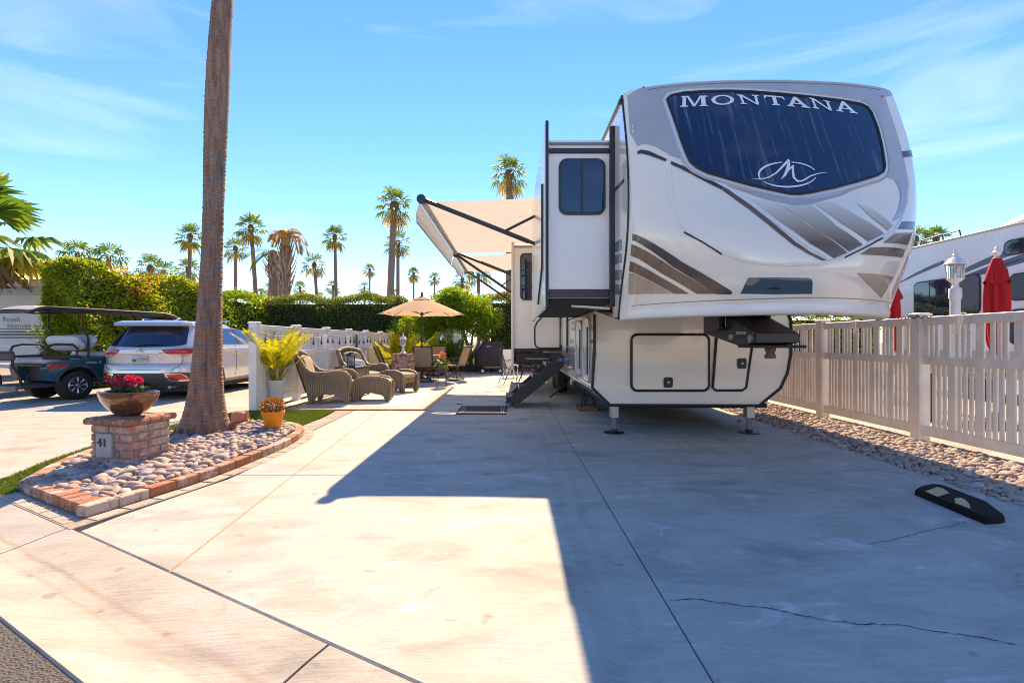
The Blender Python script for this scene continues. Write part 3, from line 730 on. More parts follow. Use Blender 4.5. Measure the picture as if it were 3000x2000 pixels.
# emblem: oval broken by a pointed M and a tail
def arc_ribbon(cx, cz, rx, rz, a0, a1, w0, w1, n=26):
    V, F = [], []
    for k in range(n+1):
        t = k/n; a = math.radians(a0+(a1-a0)*t); w = w0+(w1-w0)*math.sin(math.pi*t)
        for s in (-.5, .5): V.append((cx+(rx+s*w)*math.cos(a), cz+(rz+s*w)*math.sin(a)))
    return V, [(2*k, 2*k+1, 2*k+3, 2*k+2) for k in range(n)]
def poly_ribbon(pts, ws):
    V = []; n = len(pts)
    for i, p in enumerate(pts):
        a, b = Vector(pts[max(0,i-1)]), Vector(pts[min(n-1,i+1)]); d = (b-a).normalized(); nn = Vector((-d.y, d.x))*ws[i]/2
        V += [(p[0]+nn.x, p[1]+nn.y), (p[0]-nn.x, p[1]-nn.y)]
    return V, [(2*k, 2*k+1, 2*k+3, 2*k+2) for k in range(n-1)]
em = MB()
def em_add(vf):                            # zoomed-photo coordinates -> glass surface
    V, F = vf; W = [Z1(x, -z) for x, z in V]; em.add([(x, capY(x, z)-.0165, z) for x, z in W], F)
em_add(arc_ribbon(1240, -705, 188, 82, 100, 205, 5, 15)); em_add(arc_ribbon(1240, -705, 188, 82, 20, 82, 6, 9))
em_add(arc_ribbon(1240, -705, 188, 80, 215, 348, 6, 12))
em_add(poly_ribbon([(1012,-735),(1070,-734),(1120,-722),(1165,-695),(1205,-655),(1252,-608)], [3,7,9,11,14,20]))
em_add(poly_ribbon([(1252,-610),(1248,-640),(1240,-670),(1225,-705),(1198,-735)], [6,20,22,18,3]))
em_add(poly_ribbon([(1200,-733),(1230,-695),(1262,-660),(1282,-645)], [3,10,12,12]))
em_add(poly_ribbon([(1276,-648),(1276,-690),(1282,-725),(1305,-748),(1340,-745),(1390,-715),(1440,-698),(1497,-690)], [12,16,16,13,11,9,7,3]))
em.build('emblem', m_white, cap, smooth=0)

# upper body behind the cap, lower body, underside
up = MB().box(XL, XR, 4.88, YB, 1.54, 3.442)
up.add([(XL,4.88,3.442),(XR,4.88,3.442),(XR,YB,3.442),(XL,YB,3.442),(XC,4.88,3.52),(XC,YB,3.52)], [(0,4,5,3),(4,1,2,5)])
up.build('upper_body', m_gelw, rv)
lowp = [(1.23,.36),(3.10,.355),(3.37,.57),(3.455,.76),(XR,1.0),(XR,1.56),(XL,1.56),(XL,1.0),(1.01,.575)]
low = MB().prism(lowp, YW, YB, 'y').build('lower_body', m_gel, rv)
# skirt paint: silver band along the left side
MB().add([(XL-.003, 6.1, 1.04),(XL-.003, 9.9, 1.04),(1.007, 9.9, .58),(1.007, 6.1, .58)], [(0,1,2,3)]).build('skirt_paint', m_silver, low, smooth=0)
MB().box(XL-.012, XL-.001, 6.12, 9.0, 1.05, 1.075).build('skirt_trim', m_alum, low)
edge = [(1.035,1.50),(1.035,1.0),(1.008,.58),(1.235,.362),(3.10,.356),(3.37,.572),(3.457,.76),(3.502,1.0),(3.502,1.42),(3.47,1.50)]
MB().tube([(x, YW-.008, z) for x, z in edge], .018, 8).build('wall_gasket', m_blk, low)
MB().tube([(1.0, YW, .572), (1.0, 10.4, .572)], .012, 6).build('skirt_edge', m_gelw, low)
n_ = 31; top = [(XC+(k/(n_-1)*2-1)*HW, capY(XC+(k/(n_-1)*2-1)*HW, 1.42)+.03, 1.366) for k in range(n_)]; bot = [(p[0], YW+.02, 1.55) for p in top]
MB().add(top+bot, [(k, k+1, n_+k+1, n_+k) for k in range(n_-1)]).build('overhang_floor', m_gelw, rv, smooth=0)
MB().tube([(1.05, YW-.012, 1.545), (3.48, YW-.012, 1.545)], .012, 6).build('overhang_gasket', m_blk, rv)
for k, x in enumerate((2.8, 2.96, 3.1)): MB().box(x, x+.07, 4.35, 4.43, 1.385, 1.41, .01).build('under_light', m_steel, rv)

# compartment doors on the front wall
def comp(x0, x1, z0, z1, r, lx, lz, poly=None):
    o = poly or rrect(x0, x1, z0, z1, r); Y0 = YW-.004
    d = MB().prism([(x, z) for x, z in o], Y0-.012, Y0, 'y').build('compartment_door', m_gel, rv)
    oo = [(x, Y0-.012, z) for x, z in o]
    MB().tube(oo, .0165, 8, True).build('door_gasket', m_blk, d)
    l = MB().prism(rrect(lx-.055, lx+.055, lz-.065, lz+.065, .025), Y0-.028, Y0-.012, 'y').build('latch', m_blk, d)
    MB().lathe([(.016,0),(.016,.006),(.010,.010)], 12).build('keyhole', m_steel, d).matrix_basis = Matrix.Translation(Vector((lx, Y0-.029, lz)) - Vector(rv.location) - Vector(d.location)) @ Matrix.Rotation(math.radians(90), 4, 'X')
sx_ = lambda zx: (1450+zx*.38265-1500)/FPX*YW
sz_ = lambda zy: CAM_H-(820+zy*.38265-1001)/FPX*YW
comp(sx_(1043), sx_(1635), sz_(848), sz_(420), .075, sx_(1322), sz_(785))
po_ = [(sx_(1700), sz_(430)), (sx_(1960), sz_(430)), (sx_(1962), sz_(520)), (sx_(1918), sz_(825)), (sx_(1888), sz_(846)), (sx_(1690), sz_(846)), (sx_(1664), sz_(825)), (sx_(1692), sz_(450))]
comp(0,0,0,0,0, sx_(1884), sz_(640), poly=po_[::-1])
# hook on the wall
MB().tube([(sx_(1690), YW-.01, 1.50), (sx_(1705), YW-.02, 1.50), (sx_(1705), YW-.02, 1.44)], .006, 6).build('wall_hook', m_alum, rv)

# king-pin box under the overhang
pin = thing('hitch_pin_box', 'x', 'x'); bpy.data.objects.remove(pin)
px0, px1 = 2.06, 2.44
pbx = MB()
V = [(px0, 5.15, 1.50), (px1, 5.15, 1.50), (px1, 5.15, 1.25), (px0, 5.15, 1.25), (px0+.01, 4.05, 1.225), (px1-.01, 4.05, 1.225), (px1-.01, 4.05, 1.15), (px0+.01, 4.05, 1.15), (px0, 4.55, 1.39), (px1, 4.55, 1.39), (px0, 4.35, 1.12), (px1, 4.35, 1.12)]
pbx.add(V, [(0,1,9,8),(8,9,5,4),(4,5,6,7),(7,6,11,10),(10,11,2,3),(0,8,10,3),(8,4,7,10),(1,2,11,9),(9,11,6,5),(0,3,2,1)])
pinb = pbx.build('pin_box', m_blkmet, rv, smooth=40)
MB().box(px0-.03, px1+.03, 4.0, 4.32, 1.105, 1.13, .01).build('pin_plate', m_blkmet, pinb)
MB().tube([(px0+.02, 4.10, 1.185), (px1-.02, 4.10, 1.185)], .042, 14).build('cross_tube', m_blkmet, pinb)
for x in (px0-.05, px1-.02): MB().box(x, x+.07, 4.6, 5.0, 1.27, 1.52, .008).build('mounting_bracket', m_blkmet, pinb)
for x in (px0-.09, px0-.03):
    for z in (1.29, 1.36, 1.44): MB().lathe([(.016,0),(.016,.014),(.008,.018)], 6).build('bolt', m_blkmet, pinb).matrix_basis = Matrix.Translation(Vector((x+.04, 4.585, z)) - Vector(rv.location) - Vector(pinb.location)) @ Matrix.Rotation(math.radians(90), 4, 'X')
MB().box(px0-.08, px0+.08, 4.60, 4.86, 1.27, 1.50, .01).build('mounting_plate', m_blkmet, pinb)
MB().box(px0-.015, px0-.008, 4.594, 4.602, 1.30, 1.42).build('label_strip', m_white, pinb)
m_pin = mat('rusty_pin_steel', (.17, .11, .085), .55, .7, var=.4, vscale=25)
MB().lathe([(.045,-.03),(.045,-.0),(.036,.0),(.036,-.06),(.046,-.062),(.046,-.09),(.03,-.095)], 18, (2.265, 4.2, 1.105)).build('king_pin', m_pin, pinb)
MB().tube([(px0+.012, 4.13, 1.185), (px0-.012, 4.13, 1.185)], .036, 14).build('pivot_cap', m_strgrey, pinb)
MB().tube([(2.1, 5.0, 1.5), (2.05, 4.9, 1.3), (2.2, 4.75, 1.42)], .012, 6).build('cable', m_blk, pinb)
MB().tube([(2.68, 5.3, 1.5), (2.78, 5.0, 1.28), (2.72, 4.8, 1.15), (2.66, 4.9, 1.3)], .011, 6).build('cable', m_blk, pinb)
set_text('chalk_number', '057', .06, m_white, pinb, Matrix.Translation((px0-.0025, 4.50, 1.20)) @ Matrix.Rotation(math.radians(-90), 4, 'Z') @ FACE_CAM)
set_text('maker_plate', 'ROTO-FLEX', .035, m_white, pinb, Matrix.Translation((px0-.0025, 4.30, 1.235)) @ Matrix.Rotation(math.radians(-90), 4, 'Z') @ FACE_CAM)

# landing jacks
for x, z0 in ((1.30, .36), (3.02, .37)):
    j = MB().box(x-.05, x+.05, YW+.025, YW+.135, .19, .60, .008).build('jack_housing', m_alum, rv)
    MB().tube([(x, YW+.08, .03), (x, YW+.08, .22)], .032, 12).build('jack_ram', m_strgrey, j)
    MB().lathe([(.13,0.001),(.13,.012),(.05,.02),(.035,.05)], 24, (x, YW+.08, 0)).build('jack_foot', m_blkmet, j)

# left wall: baggage doors, trim, light
def side_pt(u): return XL*FPX/(u-1500)
def side_door(u0, u1, z0, z1):
    y0, y1 = side_pt(u1), side_pt(u0); o = rrect(y0, y1, z0, z1, .06)
    d = MB().prism(o, XL-.022, XL-.004, 'x').build('baggage_door', m_gelw, rv)
    MB().tube([(XL-.022, y, z) for y, z in o], .011, 6, True).build('door_frame', m_alum, d)
    MB().box(XL-.045, XL-.02, y0+.03, y0+.055, z0+.10, z1-.12, .005).build('hinge', m_blkmet, d)
    MB().box(XL-.04, XL-.02, y1-.10, y1-.05, (z0+z1)/2-.05, (z0+z1)/2+.05, .01).build('latch', m_alum, d)
side_door(1690, 1707, .66, 1.46); side_door(1711, 1730, .62, 1.47)
MB().lathe([(.028,0),(.026,.012),(.012,.018)], 14).build('side_marker', m_amber, rv).matrix_basis = Matrix.Translation(Vector((XL-.002, 6.14, 1.16)) - Vector(rv.location)) @ Matrix.Rotation(math.radians(-90), 4, 'Y')
for z0, z1, y0, y1, m in ((1.30,1.36,6.05,8.3,m_strgrey),(1.40,1.47,6.4,8.3,m_strgrey),(2.02,2.12,4.5,5.0,m_strgrey),(1.90,1.99,4.5,5.0,m_strgrey),(1.74,1.84,4.5,5.0,m_strgrey),(1.60,1.70,4.5,5.0,m_strgrey),(2.62,2.66,4.4,5.0,m_strdark)):
    MB().add([(XL-.0025, y0, z0), (XL-.0025, y1, z0+.05), (XL-.0025, y1, z1+.05), (XL-.0025, y0, z1)], [(0,1,2,3)]).build('side_stripe', m, rv, smooth=0)
# roof gutter and clearance light
MB().tube([(XL-.006, 4.45, 3.43), (XL-.006, YB, 3.43)], .016, 6).build('roof_gutter', m_blkmet, rv)
MB().box(XL-.04, XL+.02, 4.42, 4.50, 3.38, 3.40, .004).build('drip_spout', m_blk, rv)

# bedroom slide-out (left)
SX, SY0, SY1, SZ0, SZ1 = .37, 4.84, 7.80, 1.60, 3.19
sl = MB().box(SX, XL+.3, SY0, SY1, SZ0, SZ1).build('slide_out', m_gelw, rv)
MB().box(SX-.045, SX-.002, SY0-.05, SY1+.05, SZ0-.10, SZ1+.16, .012).build('slide_flange', m_gelw, sl)
for y in (SY0-.055, SY1+.05): MB().tube([(SX-.02, y, SZ0-.11), (SX-.02, y, SZ1+.17)], .016, 6).build('flange_gasket', m_blk, sl)
MB().tube([(SX-.05, SY0+.22, 2.82), (SX-.05, SY0+.22, 1.95), (SX-.05, SY0+1.0, 1.62)], .014, 6).build('side_trim', m_blk, sl)
MB().box(XL-.05, XL+.01, SY0-.05, SY0-.004, SZ0-.09, SZ1+.13, .01).build('wall_flange', m_blkmet, sl)
m_purple = mat('dark_plum_rubber', (.045, .022, .050), .35, var=.25, vscale=16)
for z0, z1, m in ((3.00-.005+.06, 3.105, m_purple), (3.14, 3.165, m_strgrey), (1.605, 1.685, m_purple)):
    MB().box(SX+.003, XL-.052, SY0-.022, SY0-.003, z0, z1, .006).build('wiper_seal', m, sl)
MB().box(SX+.02, XL, SY0+.02, SY1, SZ0-.05, SZ0-.003).build('slide_floor', m_dark, sl)
MB().tube([(XL-.02, SY0+.1, SZ0-.10), (SX+.25, SY0+.15, SZ0-.07)], .018, 6).build('slide_arm', m_alum, sl)
w = rrect(.471, .942, 2.435, 3.00, .085, 6)
m_winfr = mat('window_frame_black', (.02, .024, .03), .35, var=.2)
sw = MB().prism(w, SY0-.022, SY0-.002, 'y').build('slide_window', m_winfr, sl)
MB().prism(rrect(.497, .916, 2.462, 2.974, .062, 6), SY0-.026, SY0-.0225, 'y').build('pane', m_glass, sw)
MB().box(.69, .715, SY0-.03, SY0-.0262, 2.465, 2.972).build('mullion', m_winfr, sw)

# living-room slide-out (left, further back) and its window
RX, RY0, RY1, RZ0, RZ1 = .04, 10.0, 14.6, .96, 3.16
rs = MB().box(RX, XL+.2, RY0, RY1, RZ0, RZ1).build('rear_slide_out', m_gelw, rv)
MB().box(RX-.055, RX-.003, RY0-.05, RY1, .57, 3.25, .012).build('slide_flange', m_gelw, rs)
MB().tube([(RX-.01, RY0-.055, .57), (RX-.01, RY0-.055, 3.25)], .014, 6).build('flange_gasket', m_alum, rs)
MB().box(RX, XL, RY0-.02, RY0-.003, 3.12, 3.155).build('wiper_seal', m_strgrey, rs)
MB().box(RX, XL-.02, RY0-.02, RY0-.003, .96, 1.015).build('wiper_seal', m_blkmet, rs)
MB().box(RX+.03, XL, RY0+.06, RY0+.16, .70, .92, .01).build('slide_rail', m_blkmet, rs)
MB().tube([(.30, RY0+.045, .80), (.95, RY0+.045, .80)], .012, 6).build('slide_ram', m_steel, rs)
w = rrect(.17, .52, 2.02, 3.0, .09, 6)
rw = MB().prism(w, RY0-.022, RY0-.002, 'y').build('slide_window', m_winfr, rs)
MB().prism(rrect(.20, .49, 2.05, 2.97, .07, 6), RY0-.026, RY0-.0225, 'y').build('pane', m_glass, rw)
for z in (2.30, 2.62): MB().box(.20, .49, RY0-.032, RY0-.0262, z, z+.03).build('mullion', m_winfr, rw)
# folding grab handle by the door
gh = [(XL-.01, 9.9, 1.70), (.66, 9.88, 1.70), (.52, 9.88, 1.56), (.47, 9.88, 1.45), (.47, 9.88, 1.14), (.50, 9.88, 1.05), (.57, 9.88, 1.02), (XL-.01, 9.9, 1.02)]
h = MB().tube(gh, .017, 8).build('grab_handle', m_blk, rv)
for z in (1.66, 1.00): MB().box(XL-.05, XL+.0, 9.86, 9.94, z-.03, z+.09, .01).build('handle_bracket', m_blk, h)
MB().tube([(XL-.03, 9.9, .93), (XL-.03, 9.9, 2.9)], .02, 6).build('door_post', m_strdark, rv)
dr = MB().box(XL-.012, XL-.001, 8.86, 9.72, .98, 2.85, .004).build('entry_door', m_gelw, rv)
MB().tube([(XL-.016, 8.84, .95), (XL-.016, 8.84, 2.88)], .014, 6).build('door_edge', m_blk, dr)
MB().box(XL-.03, XL-.012, 8.2, 8.28, 1.12, 1.2, .006).build('door_catch', m_strgrey, rv)

# entry steps: two stringers, four treads, folding legs
def onX(u, v, Y): q = P(u, v, Y); return (q.x, q.z)
Ys0, Ys1 = 8.35, 9.15
z5 = lambda x, y: (1380+x*.19131, 950+y*.19131)
outl = [(528,1185),(530,1210),(745,1210),(1010,1000),(1390,680),(1425,640),(1425,480),(1345,470)]
st = MB().prism([onX(*z5(*p), Ys0) for p in outl], Ys0, Ys0+.03, 'y').build('entry_steps', m_blkmet, rv)
MB().prism([onX(*z5(*p), Ys0) for p in outl], Ys1-.03, Ys1, 'y').build('stringer', m_blkmet, st)
for a in ((535,1120),(740,955),(945,775),(1150,595)):
    x, z = onX(*z5(*a), Ys0); MB().box(x, x+.27, Ys0+.03, Ys1-.03, z-.05, z, .006).build('tread', m_blkmet, st)
    MB().box(x-.008, x+.002, Ys0+.03, Ys1-.03, z-.055, z+.012, .003).build('tread_nosing', m_alum, st)
x, z = onX(*z5(690,1200), Ys0)
for y in (Ys0+.04, Ys1-.04):
    MB().tube([(x, y, z+.02), (x-.10, y, .01)], .022, 6).build('step_leg', m_blkmet, st)
    MB().box(x-.16, x-.04, y-.03, y+.03, .001, .014, .004).build('step_foot', m_alum, st)
x, z = onX(*z5(1368,548), Ys0); m_bluel = mat('blue_sticker', (.02, .20, .55), .3)
MB().lathe([(.05,0),(.048,.002)], 20, (0,0,0), 1.0, .62).build('maker_sticker', m_bluel, st).matrix_basis = Matrix.Translation(Vector((x, Ys0-.001, z)) - Vector(rv.location) - Vector(st.location)) @ Matrix.Rotation(math.radians(90), 4, 'X')

# running gear: two axles, stands, pipes
tyre_prof = [(.20,-.11),(.33,-.115),(.375,-.10),(.39,-.06),(.392,0),(.39,.06),(.375,.10),(.33,.115),(.20,.11)]
for y in (10.95, 11.85):
    for x in (1.13, 3.38):
        wh = MB().lathe(tyre_prof, 32).build('wheel', m_tire, rv); wh.matrix_basis = Matrix.Translation(Vector((x, y, .392)) - Vector(rv.location)) @ Matrix.Rotation(math.radians(90), 4, 'Y')
        hb = MB().lathe([(.205,-.115),(.19,-.06),(.08,-.04),(.07,-.09),(.0,-.10)], 20, caps=False).mesh('rim', m_steel); o = bpy.data.objects.new('rim', hb); col.objects.link(o); o.parent = wh
MB().box(1.25, 3.3, 6.2, YB, .30, .36).build('chassis', m_dark, rv)
MB().tube([(1.2, 9.6, .62), (1.2, 9.6, .30)], .035, 8).build('drain_pipe', m_gelw, rv)
MB().tube([(1.3, 9.5, .60), (1.3, 9.5, .28)], .03, 8).build('drain_pipe', m_gelw, rv)
for x, y in ((.80, 9.5), (.95, 10.2)):
    MB().tube([(1.15, y+.4, .30), (x, y, .10), (x-.05, y-.02, .05)], .02, 6).build('stabiliser', m_blkmet, rv)

# awnings
def fabric(name='awning_fabric', a=(.72, .67, .57), b_=(.82, .77, .67)):
    t = NT(name); p = t.pos(); n = t.noise(t.mapv(p, (3, 60, 60)), 1, 3)
    c = t.ramp(n, [(.3, a), (.7, b_)]); b = t.bsdf(c, .85); tr = t.n('ShaderNodeBsdfTranslucent'); t.l(c, tr.inputs['Color'])
    m = t.n('ShaderNodeMixShader'); m.inputs['Fac'].default_value = .40; t.l(b.outputs[0], m.inputs[1]); t.l(tr.outputs[0], m.inputs[2]); return t.done(m)
m_awn = fabric()
def awning(y0, y1, xi, zi, xo, zo, drop=.28, full=True):
    a = MB().grid(lambda s, t: (xi+(xo-xi)*s, y0+(y1-y0)*t, zi+(zo-zi)*s - .045*math.sin(math.pi*s)*1.0), 14, 10).build('awning', m_awn, rv, smooth=60)
    MB().tube([(xo, y0-.06, zo), (xo, y1+.06, zo)], .05, 12).build('roller', m_alum, a)
    for y in (y0-.07, y1+.07): MB().tube([(xo-.005, y-.035, zo), (xo-.005, y+.035, zo)], .066, 12).build('roller_end', m_blkmet, a)
    MB().grid(lambda s, t: (xo-.05-.05*math.sin(s*2.2), y0+(y1-y0)*t, zo-.03-drop*s), 6, 10).build('valance', m_awn, a, smooth=60)
    MB().tube([(xo-.085, y0, zo-.03-drop), (xo-.085, y1, zo-.03-drop)], .009, 6).build('valance_hem', m_blkmet, a)
    return a
a1 = awning(6.92, 11.0, XL, 3.31, -1.29, 3.19)
for y in (6.90, 11.02):
    MB().tube([(-1.27, y, 3.20), (.24, y, 2.60)], .034, 6).build('awning_arm', m_blkmet, a1)
    MB().tube([(-.12, y, 2.74), (.80, y, 3.20)], .020, 6).build('awning_strut', m_blkmet, a1)
    MB().tube([(.22, y, 2.61), (XL-.02, y, 2.30)], .026, 6).build('awning_arm', m_blkmet, a1)
a2 = awning(11.15, 13.7, RX-.02, 3.22, -1.30, 3.17, .22)
for y in (11.14, 13.72):
    MB().tube([(-1.28, y, 3.17), (RX-.06, y, 2.30)], .030, 6).build('awning_arm', m_blkmet, a2)
    MB().tube([(-.25, y, 2.45), (RX-.06, y, 2.62)], .016, 6).build('awning_strut', m_blkmet, a2)

# right-hand slide-out, seen past the cap
q = MB().box(XR-.2, 4.02, 5.35, 9.2, 1.62, 3.15).build('right_slide_out', m_gelw, rv)
MB().box(4.0, 4.045, 5.31, 9.25, 1.52, 3.25, .01).build('slide_flange', m_silver, q)
MB().tube([(4.02, 5.30, 1.51), (4.02, 5.30, 3.26)], .016, 6).build('flange_gasket', m_blk, q)
MB().box(XR, 4.0, 5.325, 5.345, 1.63, 1.72, .005).build('wiper_seal', m_purple, q)
MB().box(XR, 4.0, 5.36, 9.2, 1.56, 1.617).build('slide_floor', m_dark, q)

# jack stand on a timber block under the side
js = thing('jack_stand', 'black tripod jack stand on a brown timber block under the trailer', 'jack stand', (1.30, 8.2, 0))
MB().box(1.12, 1.44, 8.0, 8.4, 0, .07, .006).build('timber_block', m_wood, js)
for dx, dy in ((-.12,-.14),(.12,-.14),(0,.16)):
    MB().tube([(1.28+dx, 8.2+dy, .07), (1.28+dx*.25, 8.2+dy*.25, .40)], .014, 6).build('leg', m_blkmet, js)
MB().tube([(1.28, 8.2, .30), (1.28, 8.2, .575)], .022, 8).build('post', m_blkmet, js)
# ------------------------------------------------------------------ vinyl fences
m_vinyl = mat('white_vinyl_fence', (.84, .82, .78), .42, var=.10, vscale=3.5, obj=False, stretch=(2,2,1))
m_vinylr = mat('almond_vinyl_fence', (.90, .82, .70), .45, var=.12, vscale=3.5, obj=False, stretch=(2,2,1))
def fence(name, label, X, ys, m, pat_low, pat_up, H=1.5):
    """posts, rails and every picket separate; ys = post centres along Y"""
    f = thing(name, label, 'fence', (X, ys[0], 0)); pw = .066; meshes = {}
    def part(nm, key, mk, loc):
        if key not in meshes: meshes[key] = mk().mesh(nm, m, 30)
        o = bpy.data.objects.new(nm, meshes[key]); col.objects.link(o); o.parent = f; o.location = Vector(loc) - Vector(f.location); return o
    for y in ys:
        p = part('post', 'post', lambda: MB().box(-pw, pw, -pw, pw, -.05, H-.045, .006), (X, y, 0))
        cme = meshes.setdefault('cap', MB().add([(-.078,-.078,0),(.078,-.078,0),(.078,.078,0),(-.078,.078,0),(-.078,-.078,.022),(.078,-.078,.022),(.078,.078,.022),(-.078,.078,.022),(-.05,-.05,.036),(.05,-.05,.036),(.05,.05,.036),(-.05,.05,.036)], [(3,2,1,0),(0,1,5,4),(1,2,6,5),(2,3,7,6),(3,0,4,7),(4,5,9,8),(5,6,10,9),(6,7,11,10),(7,4,8,11),(8,9,10,11)]).mesh('post_cap', m, 20))
        o = bpy.data.objects.new('post_cap', cme); col.objects.link(o); o.parent = p; o.location = (0, 0, H-.045)
    for y0, y1 in zip(ys, ys[1:]):
        L = y1-y0-2*pw
        for z0, z1, w in ((.09, .20, .022), (.90, .99, .026), (1.345, 1.44, .030)):
            part('rail', ('r', round(L, 3), z0), lambda: MB().box(-w, w, -L/2, L/2, z0, z1, .005), (X, (y0+y1)/2, 0))
        for pat, za, zb in ((pat_low, .195, .905), (pat_up, .985, 1.35)):
            y = y0+pw+.012; k = 0
            while True:
                wd, gap = pat[k % len(pat)]; k += 1
                if y+wd > y1-pw-.004: break
                part('picket', ('p', wd, za), lambda: MB().box(-.011, .011, -wd/2, wd/2, za, zb, .004), (X, y+wd/2, 0)); y += wd+gap
    return f
fl = fence('vinyl_fence', 'white vinyl fence hung with string lights behind the wicker chairs', -4.29, [7.98, 9.52, 11.06, 12.58, 14.06, 15.6, 17.05],
           m_vinyl, [(.082, .007), (.022, .007), (.082, .007), (.022, .007)], [(.10, .032), (.022, .032)])
fr = fence('vinyl_fence', 'almond picket fence along the stone strip right of the trailer', 4.73, [3.80, 5.55, 7.29, 9.03, 10.8, 12.6],
           m_vinylr, [(.088, .022), (.042, .024), (.042, .022), (.042, .024)], [(.042, .022), (.042, .060), (.088, .055), (.042, .022)])
# string lights along the left fence
m_bulb = mat('dark_bulb', (.05, .04, .03), .25)
sl_ = thing('string_lights', 'black string of small bulbs hung along the white fence', 'string lights', (-4.20, 12.5, 1.3))
pts = []; bulbs = []; ys = [7.98, 9.52, 11.06, 12.58, 14.06, 15.6, 17.05]
for y0, y1 in zip(ys, ys[1:]):
    for k in range(10):
        t = k/10; pts.append((-4.212, y0+(y1-y0)*t, 1.30-.05*math.sin(math.pi*t*1.0)))
    for t in (.12, .40, .68, .92): bulbs.append((y0+(y1-y0)*t, 1.30-.05*math.sin(math.pi*t)))
MB().tube(pts, .006, 5).build('cord', m_blk, sl_)
bm_ = MB().lathe([(.010, 0), (.014, -.02), (.014, -.045), (.022, -.06), (.024, -.085), (.012, -.105)], 8).mesh('bulb', m_bulb)
cw_ = MB().tube([(0, 0, 0), (0, 0, .07)], .004, 4).mesh('drop_wire', m_blk)
for y, z in bulbs:
    o = bpy.data.objects.new('bulb', bm_); col.objects.link(o); o.parent = sl_; o.location = Vector((-4.205, y, z-.06)) - Vector(sl_.location)
    c = bpy.data.objects.new('drop_wire', cw_); col.objects.link(c); c.parent = o
MB().box(-4.224, -4.212, 12.93, 13.07, .99, 1.34, .003).build('iron_plaque', m_blk, thing('fence_ornament', 'small black iron panel fixed on the white fence', 'ornament', (-4.21, 13, 1.0)))
# white cord clips and fairy-light wire on the right fence
for y, nm in ((5.0, 'white plastic clip and wire hooked over the near rail of the almond fence'), (6.55, 'white plastic clip and wire hooked over the far rail of the almond fence')):
    c = thing('light_clip', nm, 'clip', (4.70, y, 1.3))
    MB().tube([(4.74, y, 1.455), (4.69, y, 1.46), (4.685, y, 1.38), (4.685, y+.03, 1.30)], .008, 6).build('clip', m_vinyl, c)
    MB().tube([(4.685, y+.10, 1.24), (4.68, y+.02, 1.30), (4.68, y-.06, 1.32), (4.68, y-.12, 1.25), (4.68, y-.07, 1.20)], .004, 5).build('wire', m_vinyl, c)
w_ = [(4.66, 5.30+.05*k, 1.452 - (.03 if k % 2 else 0)) for k in range(11)]
tag(MB().tube(w_, .005, 5).build('light_wire', m_blk), 'dark green fairy light wire wrapped round the almond fence post', 'wire')

# wheel stop on the right
ws = thing('wheel_stop', 'black rubber wheel stop with two yellow reflective patches on the driveway', 'wheel stop', (3.15, 3.42, 0))
zq = lambda x, y, z: tuple(G(2100+x*.38265, 1150+y*.38265, z))
topo = [zq(x, y, .048) for x, y in [(1530,738),(1570,716),(1660,698),(1725,706),(2055,830),(2188,928),(2150,938),(2045,945)]]
cx_, cy_ = sum(p[0] for p in topo)/8, sum(p[1] for p in topo)/8
mid_ = [(cx_+(p[0]-cx_)*1.04, cy_+(p[1]-cy_)*1.04, .032) for p in topo]; bas_ = [(cx_+(p[0]-cx_)*1.05, cy_+(p[1]-cy_)*1.05, 0) for p in topo]
MB().add(bas_+mid_+topo, [(i, (i+1) % 8, 8+(i+1) % 8, 8+i) for i in range(8)] + [(8+i, 8+(i+1) % 8, 16+(i+1) % 8, 16+i) for i in range(8)] + [tuple(range(16, 24))]).build('rubber_body', mat('matt_black_rubber', (.010, .010, .011), .8, var=.3, vscale=30, Specular_IOR_Level=.2), ws, smooth=25)
m_yel = mat('worn_yellow_reflector', (.62, .44, .19), .5, var=.35, vscale=40)
for pp in ([(1595,755),(1690,722),(1735,735),(1782,768),(1692,797)], [(1820,810),(1868,803),(1905,822),(1932,850),(1945,890),(1825,845)]):
    MB().add([zq(x, y, .0505) for x, y in pp], [tuple(range(len(pp)))]).build('reflector', m_yel, ws, smooth=0)
tag(MB().lathe([(.03,0),(.028,.03),(.01,.04)], 8, (G(2166,1237).x, G(2166,1237).y, 0)).build('brick_fragment', m_brick), 'small broken brick lying on the concrete under the trailer nose', 'brick')

